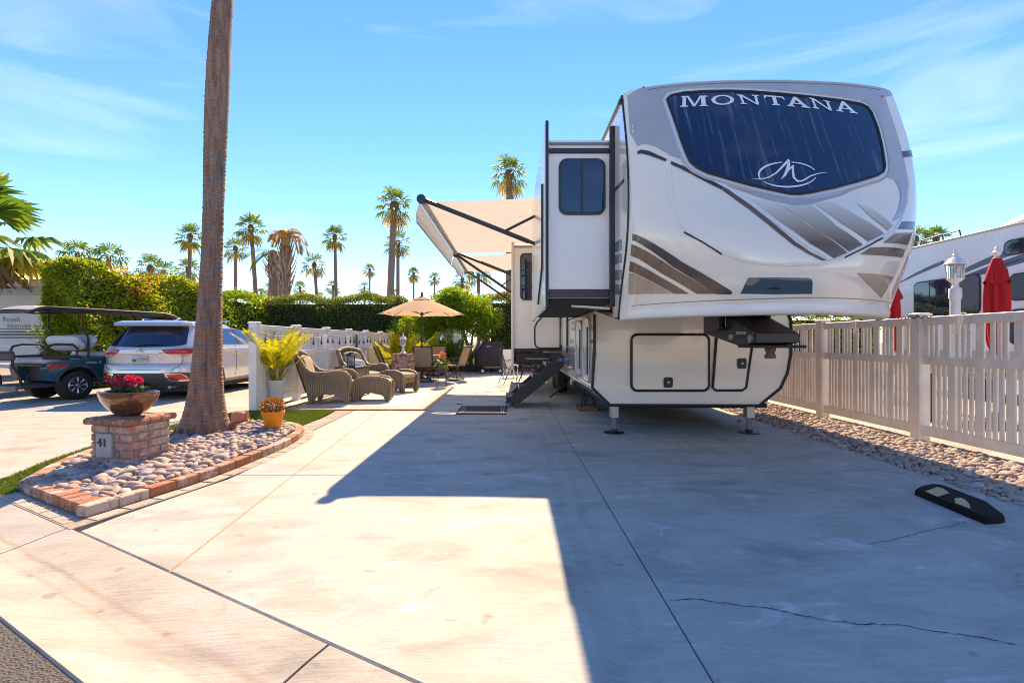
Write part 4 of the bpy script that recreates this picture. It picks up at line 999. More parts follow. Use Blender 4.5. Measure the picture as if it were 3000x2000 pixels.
# ------------------------------------------------------------------ right-hand neighbour: motorhome, parasols, lamp post
m_nrv = mat('neighbour_rv_white', (.78, .75, .72), .25, var=.04, vscale=2, Coat_Weight=.4)
m_swoosh = mat('swoosh_blue_grey', (.10, .12, .18), .3, var=.1)
m_tan2 = mat('lower_tan_paint', (.50, .42, .33), .3, var=.06)
m_cover = mat('blue_tarp', (.10, .42, .68), .4, var=.35, vscale=5, bump=.5, bscale=8)
NX = 9.2
def motorhome(name, label, loc, X=NX, Y0=2.0, Y1=11.6):
    n = thing(name, label, 'motorhome', loc)
    b = MB().prism([(Y0, .45), (Y1, .45), (Y1, 3.22), (Y1-.08, 3.32), (Y0, 3.32)], X, X+2.5, 'x').build('body', m_nrv, n)
    MB().box(X-.012, X+.02, Y0, Y1, 3.27, 3.315, .004).build('roof_trim', m_tan2, n)
    MB().add([(X-.003, Y0, .46), (X-.003, Y1, .46), (X-.003, Y1, .98), (X-.003, Y0, .98)], [(0,1,2,3)]).build('skirt_paint', m_tan2, n, smooth=0)
    for y0, y1, z0, z1 in ((9.39, 10.95, 1.70, 2.50), (7.4, 8.85, 1.90, 2.40), (7.4, 8.95, 2.74, 3.03), (4.4, 6.5, 1.2, 2.2), (7.3, 8.85, 1.1, 1.75)):
        w = MB().prism(rrect(y0, y1, z0, z1, .12), X-.016, X-.004, 'x').build('window', m_blk, n)
        MB().prism(rrect(y0+.025, y1-.025, z0+.025, z1-.025, .10), X-.021, X-.0165, 'x').build('pane', m_glass, w)
        MB().box(X-.024, X-.0215, (y0+y1)/2+.35, (y0+y1)/2+.37, z0+.03, z1-.03).build('mullion', m_blk, w)
    s = MB().box(X-.55, X+.2, 2.0, 6.6, .75, 3.0, .01).build('slide_out', m_nrv, n)
    w = MB().prism(rrect(4.2, 6.2, 2.2, 2.85, .08), X-.566, X-.552, 'x').build('window', m_glass, s)
    w = MB().prism(rrect(4.2, 6.2, 1.15, 1.8, .08), X-.566, X-.552, 'x').build('window', m_glass, s)
    MB().box(X-.60, X-.55, 2.0, 6.65, 2.02, 2.06).build('awning_rail', m_strgrey, s)
    MB().box(X-.563, X-.552, 2.0, 6.55, 2.9, 2.96).build('trim', m_strdark, s)
    def swoosh(p0, p1, p2, w):
        V = []
        for k in range(17):
            t = k/16; y = (1-t)**2*p0[0]+2*t*(1-t)*p1[0]+t*t*p2[0]; z = (1-t)**2*p0[1]+2*t*(1-t)*p1[1]+t*t*p2[1]; h = w*math.sin(math.pi*min(1, t*.62+.0))**.9
            V += [(X-.0035, y, z-h/2), (X-.0035, y, z+h/2)]
        MB().add(V, [(2*k, 2*k+1, 2*k+3, 2*k+2) for k in range(16)]).build('swoosh', m_swoosh, n, smooth=0)
    swoosh((10.6, 2.28), (9.6, 2.75), (7.4, 3.05), .14); swoosh((10.75, 2.10), (9.7, 2.6), (7.4, 2.85), .10); swoosh((10.3, 2.25), (9.4, 2.58), (7.6, 2.72), .08); swoosh((11.5, 2.5), (10.9, 2.72), (10.2, 2.85), .08)
    MB().add([(X-.0035, 10.7, 1.72), (X-.0035, 11.5, 1.62), (X-.0035, 11.5, 1.68), (X-.0035, 10.7, 1.79)], [(0,1,2,3)]).build('stripe', m_swoosh, n, smooth=0)
    MB().box(X+.3, X+.75, 8.35, 9.15, 3.32, 3.50, .05).build('roof_unit', m_nrv, n)
    for y in (10.6, 10.2):
        MB().tube([(X+.1, y+.3, 3.32), (X+.1, y+.28, 3.45), (X+.1, y-.25, 3.47), (X+.1, y-.28, 3.32)], .016, 6).build('roof_rail', m_blk, n)
    for y in (3.6, 9.6):
        wh = MB().lathe(tyre_prof, 24).build('wheel', m_tire, n); wh.matrix_basis = Matrix.Translation(Vector((X+.14, y, .392)) - Vector(loc)) @ Matrix.Rotation(math.radians(90), 4, 'Y')
    return n
mh = motorhome('motorhome', 'white motorhome with blue grey swooshes parked beyond the right fence', (NX+1.2, 6.8, 0))
tag(MB().grid(lambda a, b: (NX+.25+.6*a, 8.2+1.2*b, 3.33+.26*math.sin(math.pi*max(.04, min(.96, a)))**.5*math.sin(math.pi*max(.04, min(.96, b)))**.5 + .02*math.sin(a*19+b*7)), 14, 18).build('roof_tarp', m_cover), 'crumpled bright blue tarp over a unit on the motorhome roof', 'tarp')
# two closed red parasols
m_redcl = mat('red_canvas', (.52, .010, .012), .8, var=.25, vscale=5, bump=.25, bscale=26, stretch=(3,3,.6))
def parasol_closed():
    t = thing('closed_parasol', 'x', 'parasol', (0,0,0), 'closed red parasols beyond the right fence')
    def cl(a, b):
        th = 2*math.pi*a; z = .98+1.28*b; fold = 1+.22*math.cos(th*8+b*1.5)
        r = .66*(.10+.075*math.sin(math.pi*min(1, (1-b)*1.05))**.8)*fold*(1 if b < .93 else max(.25, (1-b)/.07)); 
        if b < .06: r *= .86
        return (r*math.cos(th), r*math.sin(th), z)
    MB().grid(cl, 48, 20, wrap=True).build('canopy', m_redcl, t, smooth=60)
    def fl_(a, b):
        th = 2*math.pi*a; r = .60*(.07+.165*b**.8)*(1+.20*math.cos(th*4)*b); return (r*math.cos(th), r*math.sin(th), 2.30-.32*b-.05*abs(math.sin(th*2))*b)
    MB().grid(fl_, 48, 7, wrap=True).build('top_flounce', m_redcl, t, smooth=60)
    MB().lathe([(.03,2.27),(.05,2.29),(.022,2.31),(.048,2.345),(.05,2.37),(.02,2.40),(.028,2.42),(.006,2.455)], 14).build('finial', m_vinyl, t)
    MB().tube([(0,0,.06),(0,0,2.3)], .022, 10).build('pole', m_vinyl, t)
    MB().lathe([(.055,.80),(.075,.86),(.06,.93),(.03,1.0)], 12).build('closing_collar', m_vinyl, t)
    MB().lathe([(.26,0),(.26,.05),(.08,.08),(.05,.20)], 24).build('base', m_strgrey, t); return t
pr = parasol_closed(); place(pr, (6.58, 6.5, 0)); pr['label'] = 'closed red parasol with white finial in front of the motorhome windows'
p2 = copy_tree(pr, None, 'closed red parasol half hidden behind the trailer nose'); place(p2, (7.14, 9.0, 0), .7)
# lamp post with a faceted lantern
m_lampgl = NT('lamp_glass'); _b = m_lampgl.bsdf((.86, .88, .84), .12, 0, Transmission_Weight=.75, IOR=1.2); m_lampgl = m_lampgl.done(_b)
m_whitep = mat('white_painted_metal', (.76, .75, .74), .4, var=.06, vscale=8)
def lantern(parent, z, s=1.0, hexa=8):
    b = MB().lathe([(.05*s,z),(.055*s,z+.03*s),(.04*s,z+.05*s),(.05*s,z+.10*s),(.12*s,z+.16*s),(.125*s,z+.175*s)], hexa).build('lantern_base', m_whitep, parent)
    g = MB().lathe([(.112*s,z+.176*s),(.125*s,z+.42*s)], hexa, caps=False).build('lantern_glass', m_lampgl, parent)
    for k in range(hexa):
        a = 2*math.pi*k/hexa; MB().tube([(.115*s*math.cos(a), .115*s*math.sin(a), z+.17*s), (.128*s*math.cos(a), .128*s*math.sin(a), z+.425*s)], .007*s, 5).build('glazing_bar', m_whitep, g)
    r = MB().lathe([(.165*s,z+.42*s),(.168*s,z+.435*s),(.13*s,z+.47*s),(.10*s,z+.52*s),(.05*s,z+.55*s),(.03*s,z+.56*s),(.045*s,z+.59*s),(.02*s,z+.62*s),(.03*s,z+.65*s),(.012*s,z+.70*s),(.004*s,z+.74*s)], hexa*2).build('lantern_roof', m_whitep, parent)
    MB().lathe([(.02*s,z+.18*s),(.02*s,z+.26*s),(.04*s,z+.30*s),(.045*s,z+.33*s),(.03*s,z+.37*s),(.005*s,z+.39*s)], 12).build('bulb', m_lampgl, parent)
lp = thing('lamp_post', 'white lamp post with glass lantern standing behind the almond fence', 'lamp post', (0,0,0))
MB().tube([(0,0,0),(0,0,1.70)], .052, 16).build('post', m_whitep, lp)
MB().lathe([(.056,1.68),(.064,1.69),(.064,1.80),(.058,1.815)], 16).build('collar', m_whitep, lp)
lantern(lp, 1.81, .70); place(lp, (5.46, 5.9, 0))
# patio things behind the right fence: low brown table and stools seen between the pickets
m_stool = mat('dark_stained_wood', (.10, .05, .035), .5, var=.3)
tb = thing('patio_table', 'dark wooden patio table behind the almond fence below the motorhome', 'table', (0,0,0))
MB().box(-.6, .6, -.45, .45, .66, .70, .01).build('table_top', m_stool, tb)
for x in (-.52, .52):
    for y in (-.37, .37): MB().box(x-.03, x+.03, y-.03, y+.03, 0, .66, .006).build('leg', m_stool, tb)
place(tb, (6.6, 7.35, 0))
# ------------------------------------------------------------------ things on the planting bed
# brick pillar with the site number
pil = thing('brick_pillar', 'short brick pillar with a number 41 plaque standing in the stones', 'pillar', (0,0,0))
pw_, pd_, ph_ = .205, .205, .36
MB().box(-pw_+.012, pw_-.012, -pd_+.012, pd_-.012, 0, ph_).build('mortar', m_mortar, pil)
rr = random.Random(5); bh = .062; gp = .012
for c in range(5):
    z0 = c*(bh+gp)-.01 + .004; offs = (c % 2)
    for side in range(4):
        Mr = Matrix.Rotation(side*math.pi/2, 4, 'Z'); x = -pw_
        cuts = [(-.205, -.02), (-.008, .205)] if offs == 0 else [(-.205, -.115), (-.103, .10), (.112, .205)]
        for a, b in cuts:
            a2, b2 = a + (.046 if a <= -.2 else 0), b - (-.0 if b < .2 else 0.0)
            if side == 0 and c in (1, 2, 3) and a2 < .045: 
                if c in (1, 2, 3): 
                    if b2 > .05: a2 = .05
                    else: continue
            me = MB(Mr).box(a2, b2, -.205, -.16, z0, z0+bh, .006).mesh('brick', m_brick_p, 30); link('brick', me, pil)
for side in range(4):       # rounded cap course
    Mr = Matrix.Rotation(side*math.pi/2, 4, 'Z')
    for k in range(4):
        a = -.25+.105*k; pr_ = [(-.265,.362),(-.285,.375),(-.29,.392),(-.28,.41),(-.255,.422),(-.15,.424),(-.15,.362)]
        b = min(a+.098, .24 if k == 3 else 9); V = [(x, y, z) for x in (a+.012, b+.012) for y, z in [(q*.86, w_) for q, w_ in pr_]]; n = len(pr_)
        me = MB(Mr).add(V, [tuple(range(n)), tuple(range(n, 2*n))] + [(i, (i+1) % n, n+(i+1) % n, n+i) for i in range(n)]).mesh('cap_brick', m_brick, 30); link('cap_brick', me, pil)
MB().box(-.18, .18, -.18, .18, .36, .418).build('cap_mortar', m_mortar, pil)
m_plq = mat('pebbled_plaque', (.42, .43, .44), .6, var=.12, vscale=8, bump=.5, bscale=70); m_num = mat('bronze_numeral', (.10, .075, .055), .4, .5)
pq = MB().box(-.135, .035, -.222, -.17, .075, .285, .005).build('number_plaque', m_plq, pil)
for s_, x in (('4', -.085), ('1', -.03)): set_text('numeral', s_, .105, m_num, pq, Matrix.Translation((x, -.226, .205)) @ FACE_CAM, .004)
place(pil, (-3.54, 4.46, .055), math.radians(-11))
# glazed bowl with cyclamen
def glaze(name, c1, c2):
    t = NT(name); p = t.pos(True); n = t.noise(t.mapv(p, (4,4,9)), 1.6, 6, .6, .8)
    c = t.ramp(n, [(.3, c1), (.55, c2), (.75, [x*1.35 for x in c2])]); MATS[name] = t.done(t.bsdf(c, .16, .25, t.noise(p, 24, 3), .12, .01, Coat_Weight=.9, Coat_Roughness=.04)); return MATS[name]
m_bowl = glaze('bronze_glaze', (.085, .038, .018), (.22, .085, .035))
bowl = thing('planter_bowl', 'oval bronze glazed bowl of pink cyclamen on the brick pillar', 'bowl', (0,0,0))
MB().lathe([(.10,0),(.125,.01),(.19,.06),(.245,.13),(.27,.19),(.272,.215),(.262,.22),(.245,.205),(.22,.15),(.0,.13)], 40, sx=1.05, sy=.62, caps=False).build('bowl', m_bowl, bowl)
MB().lathe([(.235,.178),(.0,.19)], 30, sx=1.05, sy=.62, caps=False).build('soil', m_soil, bowl)
place(bowl, (-3.57, 4.46, .479), math.radians(-8))
# foliage builders
m_leafd = leafmat('dark_leaf', [(0, (.025, .06, .018)), (.6, (.045, .10, .025)), (1, (.09, .15, .05))], .2)
m_petal = leafmat('pink_petal', [(0, (.55, .02, .10)), (.5, (.62, .03, .16)), (1, (.70, .02, .05))], .3)
def leaf_quads(pos, nrm_dir, L, W, g, droop=.0):
    """numpy leaves: pos (n,3), direction (n,3), length (n,), width (n,) -> folded rhombi (two tris share the midrib)"""
    n = len(pos); d = nrm_dir/np.linalg.norm(nrm_dir, axis=1, keepdims=True); up = g.normal(0, 1, (n, 3)); s = np.cross(d, up); s /= np.linalg.norm(s, axis=1, keepdims=True)+1e-9
    nn = np.cross(s, d); L = L[:,None]; W = W[:,None]; V = np.zeros((n, 4, 3))
    V[:,0] = pos; V[:,1] = pos + d*L*.5 + s*W*.5 + nn*W*.18; V[:,2] = pos + d*L - nn*L*.12 + np.array([0,0,-1])*L*droop; V[:,3] = pos + d*L*.5 - s*W*.5 + nn*W*.18
    return V.reshape(-1, 3), np.arange(4*n).reshape(-1, 4)
def leaf_obj(name, pos, dirs, L, W, m, parent, seed=1, **kw):
    g = np.random.default_rng(seed); V, F = leaf_quads(np.asarray(pos, float), np.asarray(dirs, float), np.asarray(L, float), np.asarray(W, float), g, .1)
    return link(name, arr_mesh(name, V, F, m), parent, **kw)
g = np.random.default_rng(3)
def rnd_dirs(g, n, up=.5):
    d = g.normal(0, 1, (n, 3)); d[:,2] = np.abs(d[:,2])*up + .05; return d/np.linalg.norm(d, axis=1, keepdims=True)
cyc = thing('cyclamen', 'bright pink cyclamen flowers with dark leaves in the bronze bowl', 'plant', (-3.58, 4.46, .66))
n = 160; a = g.uniform(0, 6.28, n); r = .15*np.sqrt(g.uniform(0, 1, n)); pos = np.stack([r*np.cos(a)-3.58, r*np.sin(a)*.6+4.46, .665+g.uniform(0, .06, n)], 1)
leaf_obj('leaves', pos, rnd_dirs(g, n, .5), g.uniform(.035, .06, n), g.uniform(.03, .05, n), m_leafd, cyc)
fp, fd = [], []
for k in range(30):
    c = np.array([-3.58+g.choice([-.075, .06])+g.normal(0, .032), 4.46+g.normal(0, .04), .74+g.uniform(0, .085)])
    for q in range(7): fp.append(c); d_ = g.normal(0, 1, 3); d_[2] = abs(d_[2])+.5; fd.append(d_)
leaf_obj('flowers', fp, fd, g.uniform(.035, .05, len(fp)), g.uniform(.022, .035, len(fp)), m_petal, cyc)

# orange pot with a red-leaved plant
m_orange = mat('orange_plastic', (.80, .27, .015), .4, var=.06, vscale=5)
pot = thing('flower_pot', 'bright orange plastic pot standing on the river stones', 'flower pot', (0,0,0))
MB().lathe([(.088,0),(.092,.005),(.122,.165),(.136,.168),(.138,.205),(.130,.21),(.122,.19),(.118,.16),(.0,.15)], 32, caps=False).build('pot', m_orange, pot)
MB().lathe([(.115,.162),(.0,.17)], 24, caps=False).build('soil', m_soil, pot)
pc = G(800, 1256, .07); place(pot, (pc.x, pc.y, .085))
m_redleaf = leafmat('red_tipped_leaf', [(0, (.35, .05, .015)), (.3, (.50, .12, .03)), (.55, (.30, .22, .03)), (.8, (.16, .18, .03)), (1, (.55, .06, .02))], .3)
pl = thing('crown_of_thorns', 'small bushy plant with red and green leaves in the orange pot', 'plant', (pc.x, pc.y, .24))
n = 900; u = g.normal(0, 1, (n, 3)); u /= np.linalg.norm(u, axis=1, keepdims=True); rad = g.uniform(.35, 1, n)**.6
pos = u*rad[:,None]*np.array([.135, .135, .11]) + np.array([pc.x, pc.y, .345]); pos[:,2] = np.maximum(pos[:,2], .27)
leaf_obj('leaves', pos, u+np.array([0,0,.5]), g.uniform(.02, .04, n), g.uniform(.012, .02, n), m_redleaf, pl)
mb = MB()
for k in range(14):
    a_ = g.uniform(0, 6.28); mb.tube([(pc.x, pc.y, .24), (pc.x+.09*math.cos(a_), pc.y+.09*math.sin(a_), .36+g.uniform(-.03, .05))], .004, 4)
mb.build('stems', m_stool, pl)
# terracotta jug lying on its side
m_terra = mat('terracotta', (.56, .29, .19), .85, var=.18, vscale=9, bump=.2)
jug = thing('terracotta_jug', 'terracotta jug lying on its side beside the palm trunk', 'jug', (0,0,0))
Mj = Matrix.Rotation(math.radians(82), 4, 'X')
MB(Mj).lathe([(.06,-.11),(.10,-.09),(.125,-.03),(.12,.04),(.085,.09),(.07,.11),(.10,.13),(.105,.14),(.09,.14),(.06,.11),(.05,.0)], 28, caps=False).build('body', m_terra, jug)
MB(Mj).tube([(.10,0,.10),(.16,0,.08),(.165,0,.0),(.125,0,-.03)], .016, 8).build('handle', m_terra, jug)
jp = G(700, 1240, .08); place(jug, (jp.x, jp.y, .155), math.radians(110), .78)

# ------------------------------------------------------------------ the big palm in the bed
def barkmat(name, c1, c2):
    t = NT(name); p = t.pos(True)
    ring = t.n('ShaderNodeTexWave', wave_type='BANDS', bands_direction='Z'); ring.inputs['Scale'].default_value = 12.0; ring.inputs['Distortion'].default_value = 3.0; ring.inputs['Detail'].default_value = 4; ring.inputs['Detail Scale'].default_value = 2.2
    t.l(p, ring.inputs['Vector'])
    crk = t.noise(t.mapv(p, (26, 26, 2.6)), 1.0, 5, .7, .4); mot = t.noise(t.mapv(p, (3, 3, 1.2)), 1.2, 5, .6)
    c = t.ramp(crk, [(.32, [x*.45 for x in c1]), (.46, c1), (.68, c2)])
    c = t.mix(t.ramp(ring.outputs['Fac'], [(.0, .55), (.30, 0.0)]), c, [x*.5 for x in c1])
    c = t.mix(t.ramp(mot, [(.52, 0.0), (.66, .55)]), c, (.10, .065, .065))
    sz = t.n('ShaderNodeSeparateXYZ'); t.l(p, sz.inputs[0])         # old burn scar low on the trunk
    zz = t.math('ADD', sz.outputs['Z'], t.math('MULTIPLY', t.noise(t.mapv(p, (9,9,3)), 1.0, 4), .5)); xx = t.math('ADD', sz.outputs['X'], t.math('MULTIPLY', crk, .10))
    m1 = t.ramp(zz, [(.0, 0.0), (.5, 0.0), (.53, 1.0), (.70, 1.0), (.73, 0.0)]); m1.node.inputs['Fac'].default_value = 0
    t.l(t.math('DIVIDE', zz, 4.0), m1.node.inputs['Fac'])
    m2 = t.ramp(t.math('ADD', xx, 4.25), [(.44, 1.0), (.53, 0.0)])
    c = t.mix(t.mix(1.0, m1, m2, 'MULTIPLY'), c, (.06, .042, .045))
    h = t.math('ADD', t.math('MULTIPLY', ring.outputs['Fac'], .8), crk)
    MATS[name] = t.done(t.bsdf(c, .9, 0, h, .8, .016)); return MATS[name]
m_bark = barkmat('palm_bark', (.30, .18, .13), (.46, .31, .23))
m_barkfar = mat('far_palm_bark', (.23, .16, .12), .9, var=.3, vscale=3, bump=.4, bscale=9, stretch=(1,1,4))
m_soot = mat('charred_bark', (.035, .026, .03), .95, var=.4, vscale=10, bump=.5)
PB = Vector((-3.74, 5.82, 0))
palm = thing('palm_tree', 'tall palm with thick ringed trunk rising from the brick edged stone bed', 'palm tree', PB)
def trunk_c(z): return Vector((PB.x + .02*math.sin(z*.9) + .018*z + .004*z*z*(z < 9), PB.y + .01*z, z))
def trunk_r(z):
    base = .128 + .135*math.exp(-z/.24) + .075*math.exp(-z/.75) + .012*math.sin(z*1.7+.6) - .003*z
    return base
RG = random.Random(12); RINGS = []; _z = .05
while _z < 6: RINGS.append((_z, RG.uniform(.002, .0075), RG.uniform(.006, .014))); _z += RG.uniform(.028, .075)
def ridge(z): return sum(a*math.exp(-((z-q)/w)**2) for q, a, w in RINGS if abs(z-q) < .05)
def trk(a, b):
    z = .02 + 11.2*b**1.35; th = 2*math.pi*a; c = trunk_c(z); r = trunk_r(z)*(1 + .035*math.exp(-z/.3)*math.sin(th*9+1) + .012*math.sin(th*5+z*2)) + ridge(z+.012*math.sin(th*3+z*2))
    return (c.x+r*math.cos(th), c.y+r*math.sin(th), z)
MB().grid(trk, 40, 760, wrap=True).build('trunk', m_bark, palm, smooth=80)
# scar where fire or rot blackened the trunk
def scar(a, b):
    z = 2.30+.92*b; th = math.radians(-118 + 20*(a-.5)*(.5+math.sin(math.pi*b)) - 12*b); c = trunk_c(z); r = trunk_r(z)+.009; return (c.x+r*math.cos(th), c.y+r*math.sin(th), z)
# roots at the foot
for k in range(26):
    a_ = g.uniform(0, 6.28); r_ = g.uniform(.26, .31)
    MB().tube([(PB.x+r_*math.cos(a_), PB.y+r_*math.sin(a_), .16), (PB.x+(r_+.05)*math.cos(a_+.05), PB.y+(r_+.05)*math.sin(a_+.05), .03)], .011, 5).build('root', m_bark, palm)
# ------------------------------------------------------------------ fan palms
m_frond = leafmat('fan_frond', [(0, (.05, .12, .035)), (.45, (.10, .20, .045)), (.8, (.18, .28, .06)), (1, (.30, .32, .07))], .48, .4)
m_frondy = leafmat('ageing_frond', [(0, (.48, .36, .06)), (.5, (.34, .34, .06)), (1, (.55, .34, .09))], .5, .6)
m_dead = leafmat('dead_frond', [(0, (.20, .12, .06)), (.5, (.28, .18, .09)), (1, (.14, .08, .045))], .15, .9)
def fan_leaf(g, base, d, Lp, R, nb, droop, V, F):
    """one fan leaf: petiole then blades that split and hang at the tips"""
    d = d/np.linalg.norm(d); side = np.cross(d, np.array([0,0,1.0])); side = side/(np.linalg.norm(side)+1e-6); up = np.cross(side, d)
    tip = base + d*Lp + np.array([0,0,-.12*Lp*max(0, 1-d[2])])
    o = len(V); w = .02*R
    V += [base-side*w, base+side*w, tip+side*w*.6, tip-side*w*.6]; F.append((o, o+1, o+2, o+3))
    for k in range(nb):
        a = math.radians(-105+210*k/(nb-1)) + g.normal(0, .03); bl = R*(.72+.28*math.cos(a*.8))*g.uniform(.9, 1.08)
        bd = d*math.cos(a)+side*math.sin(a); bd = bd + up*(.10*math.cos(a)); bd /= np.linalg.norm(bd); ps = np.cross(bd, up); ps /= np.linalg.norm(ps)+1e-6
        hw = bl*.062; m1 = tip+bd*bl*.58 + np.array([0,0,-droop*bl*.10]); e = tip+bd*bl*.93 + np.array([0,0,-droop*bl*.42]); fold = up*hw*.5*(1 if k % 2 else -1)
        o = len(V); V += [tip, m1-ps*hw+fold, m1+ps*hw-fold, e]; F += [(o, o+1, o+3, o+2)]
def fan_crown(seed, n=34, droop=1.0, lo=-62, hi=84, Lp=.62, R=.95, nb=15):
    g = np.random.default_rng(seed); V, F, V2, F2, V3, F3 = [], [], [], [], [], []
    for k in range(n):
        t = (k+.5)/n; el = math.radians(hi-(hi-lo)*t**.85 + g.normal(0, 5)); az = k*2.39996+g.normal(0, .15)
        d = np.array([math.cos(el)*math.cos(az), math.cos(el)*math.sin(az), math.sin(el)])
        tgt = (V, F) if t < .80 else ((V2, F2) if t < .93 else (V3, F3))
        fan_leaf(g, np.array([0,0,-.12*t]), d, Lp*g.uniform(.85, 1.1)*(1-.25*(t < .12)), R*g.uniform(.85, 1.1), nb, droop*(.35+1.1*t), *tgt)
    mk = lambda nm, A, B, m: arr_mesh(nm, np.array(A), np.array(B), m)
    return mk('crown', V, F, m_frond), mk('yellow_fronds', V2, F2, m_frondy), mk('dead_fronds', V3, F3, m_dead)
CROWNS = [fan_crown(41, 31, 1.2, -62, 84, .78, .82, 13), fan_crown(42, 29, 1.4, -58, 80, .82, .80, 12), fan_crown(43, 34, 1.0, -70, 85, .75, .85, 13), fan_crown(44, 20, 2.0, -30, 75, .75, .95, 13)]
def fan_palm(label, base, H, s, kind, lean=(0, 0), r0=.17, skirt=True, rz=0.0, group='fan palms beyond the hedges'):
    t = thing('palm_tree', label, 'palm tree', base, group); b = Vector(base)
    n = 12; pts = [(b.x+lean[0]*(k/n)**1.6, b.y+lean[1]*(k/n)**1.6, b.z+H*k/n) for k in range(n+1)]
    MB().tube(pts, [r0*(1.25-.45*(k/n)**.5 + (.35 if k == 0 else 0)) for k in range(n+1)], 10).build('trunk', m_barkfar, t, smooth=60)
    top = Vector(pts[-1]) - b
    if skirt:
        MB().lathe([(r0*.7, -.6*s), (r0*1.2, -.4*s), (r0*1.35, -.1*s), (r0*.8, .12*s)], 10, tuple(Vector(pts[-1]))).build('boot_collar', m_dead_b, t, smooth=40)
    for nm, me in zip(('crown', 'yellow_fronds', 'dead_fronds'), CROWNS[kind]):
        o = bpy.data.objects.new(nm, me); col.objects.link(o); o.parent = t; o.location = top; o.scale = (s, s, s); o.rotation_euler = (0, 0, rz)
    return t
m_dead_b = mat('palm_boots', (.16, .10, .065), .95, var=.4, vscale=6, bump=.8, bscale=7)
# (u, v of crown centre in the 2352-px view, crown radius there, kind, lean, label)
FP = [
 (178,582,40,3,0,'drooping fan palm left of its twin above the yellow green hedge'), (250,590,43,3,0,'drooping fan palm nearest the orange tipped part of the hedge'),
 (70,612,22,1,0,'small fan palm low behind the white trailer at far left'), (345,612,36,1,0,'left one of two touching fan palms over the hedge left of the big trunk'), (374,622,32,0,0,'right one of two touching fan palms over the hedge left of the big trunk'),
 (437,540,34,2,4,'tall fan palm half hidden by the left edge of the big trunk'), (432,616,30,0,0,'low fan palm just left of the big trunk above the hedge'),
 (576,520,38,2,-16,'tall fan palm with leaning trunk, first tall one right of the big trunk'), (541,568,29,0,0,'fan palm with thin dark trunk close to the right side of the big trunk'),
 (722,606,31,1,-10,'fan palm of middle height with bent trunk left of centre'), (769,541,31,2,-4,'tall slender fan palm above the middle of the white fence'),
 (849,619,17,0,0,'small distant fan palm with bare thin trunk left of the tallest pair'), (837,660,16,1,0,'tiny distant fan palm below the bare thin one'), (689,660,19,0,0,'small distant fan palm right of the pruned palms'),
 (765,658,20,1,0,'small distant fan palm at the foot of the tall slender one'), (906,468,46,0,12,'tall thick trunked fan palm, the taller of the pair left of the awning'), (914,556,34,1,0,'fan palm crown behind the thick trunk left of the awning'),
 (950,628,19,2,0,'distant fan palm above the tan parasol'), (998,638,17,0,0,'distant fan palm between the parasol and the awning'), (1062,640,27,1,0,'fan palm just under the awning tip'),
 (1099,628,34,3,0,'yellow fan palm with brown trunk under the second awning'), (1170,396,46,0,0,'tall fan palm whose crown stands above the awning'),
 (618,664,18,1,0,'small fan palm low behind the pruned palms'), (735,682,15,0,0,'tiny fan palm at the hedge line left of centre'), (600,672,13,2,0,'tiny fan palm at the hedge line near the big trunk'), (470,668,12,1,0,'tiny palm top just right of the big trunk above the hedge'),
 (905,675,15,1,0,'small palm tuft above the hedge behind the thick trunk'), (780,690,13,2,0,'tiny palm top at the hedge right of the slender palm'),
 (2102,545,34,0,0,'fan palm beside the right edge of the trailer nose'), (2150,545,34,2,0,'fan palm rising behind the motorhome roof rails')]
rr = random.Random(77)
for u, v, r, kd, ln, lb in FP:
    Rm = 1.45 if r > 25 else 1.5; Y = Rm*1100/r; Y = max(Y, 27); Y = 27 if u > 2000 else Y; s = r*Y/1100/1.42
    X = (u-1176)/1100*Y; Z = CAM_H+(785-v)/1100*Y; l = ln*Y/1100
    fan_palm(lb, (X-l, Y, -.06), Z+.06, s, kd, (l, 0), r0=.15*s+.04 if r < 45 else .27, skirt=(kd != 3), rz=rr.uniform(0, 6))
# nearer, larger fan palm at the left edge
lp_ = thing('palm_tree', 'large nearby fan palm with yellow green fronds cut by the left edge', 'palm tree', (-16.5, 14.4, 0))
MB().tube([(-16.5, 14.4, 0), (-16.45, 14.4, 2), (-16.4, 14.4, 4.5)], [.30, .25, .22], 14).build('trunk', m_barkfar, lp_)
for nm, me in zip(('crown', 'yellow_fronds', 'dead_fronds'), fan_crown(50, 28, .9, -30, 82, .85, .95, 24)):
    o = bpy.data.objects.new(nm, me); col.objects.link(o); o.parent = lp_; o.location = (.1, 0, 4.5); o.scale = (1.42, 1.42, 1.42)
g2 = np.random.default_rng(8); V, F = [], []
for k in range(3):
    az = k*2.4+.4; el = math.radians(-5-30*g2.uniform()); fan_leaf(g2, np.array([0,0,-.1]), np.array([math.cos(el)*math.cos(az), math.cos(el)*math.sin(az), math.sin(el)]), .9, .95, 24, 1.5, V, F)
o = link('ageing_skirt', arr_mesh('ageing_skirt', np.array(V), np.array(F), m_frondy), lp_); o.location = (.1, 0, 4.4); o.scale = (1.4,)*3
# crown of the big palm in the bed (above the frame, throws its shade and shows in the glass)
zc = 11.2; c_ = trunk_c(zc) - PB
for nm, me in zip(('crown', 'yellow_fronds', 'dead_fronds'), CROWNS[2]):
    o = bpy.data.objects.new(nm, me); col.objects.link(o); o.parent = palm; o.location = (c_.x, c_.y, zc); o.scale = (1.5,)*3
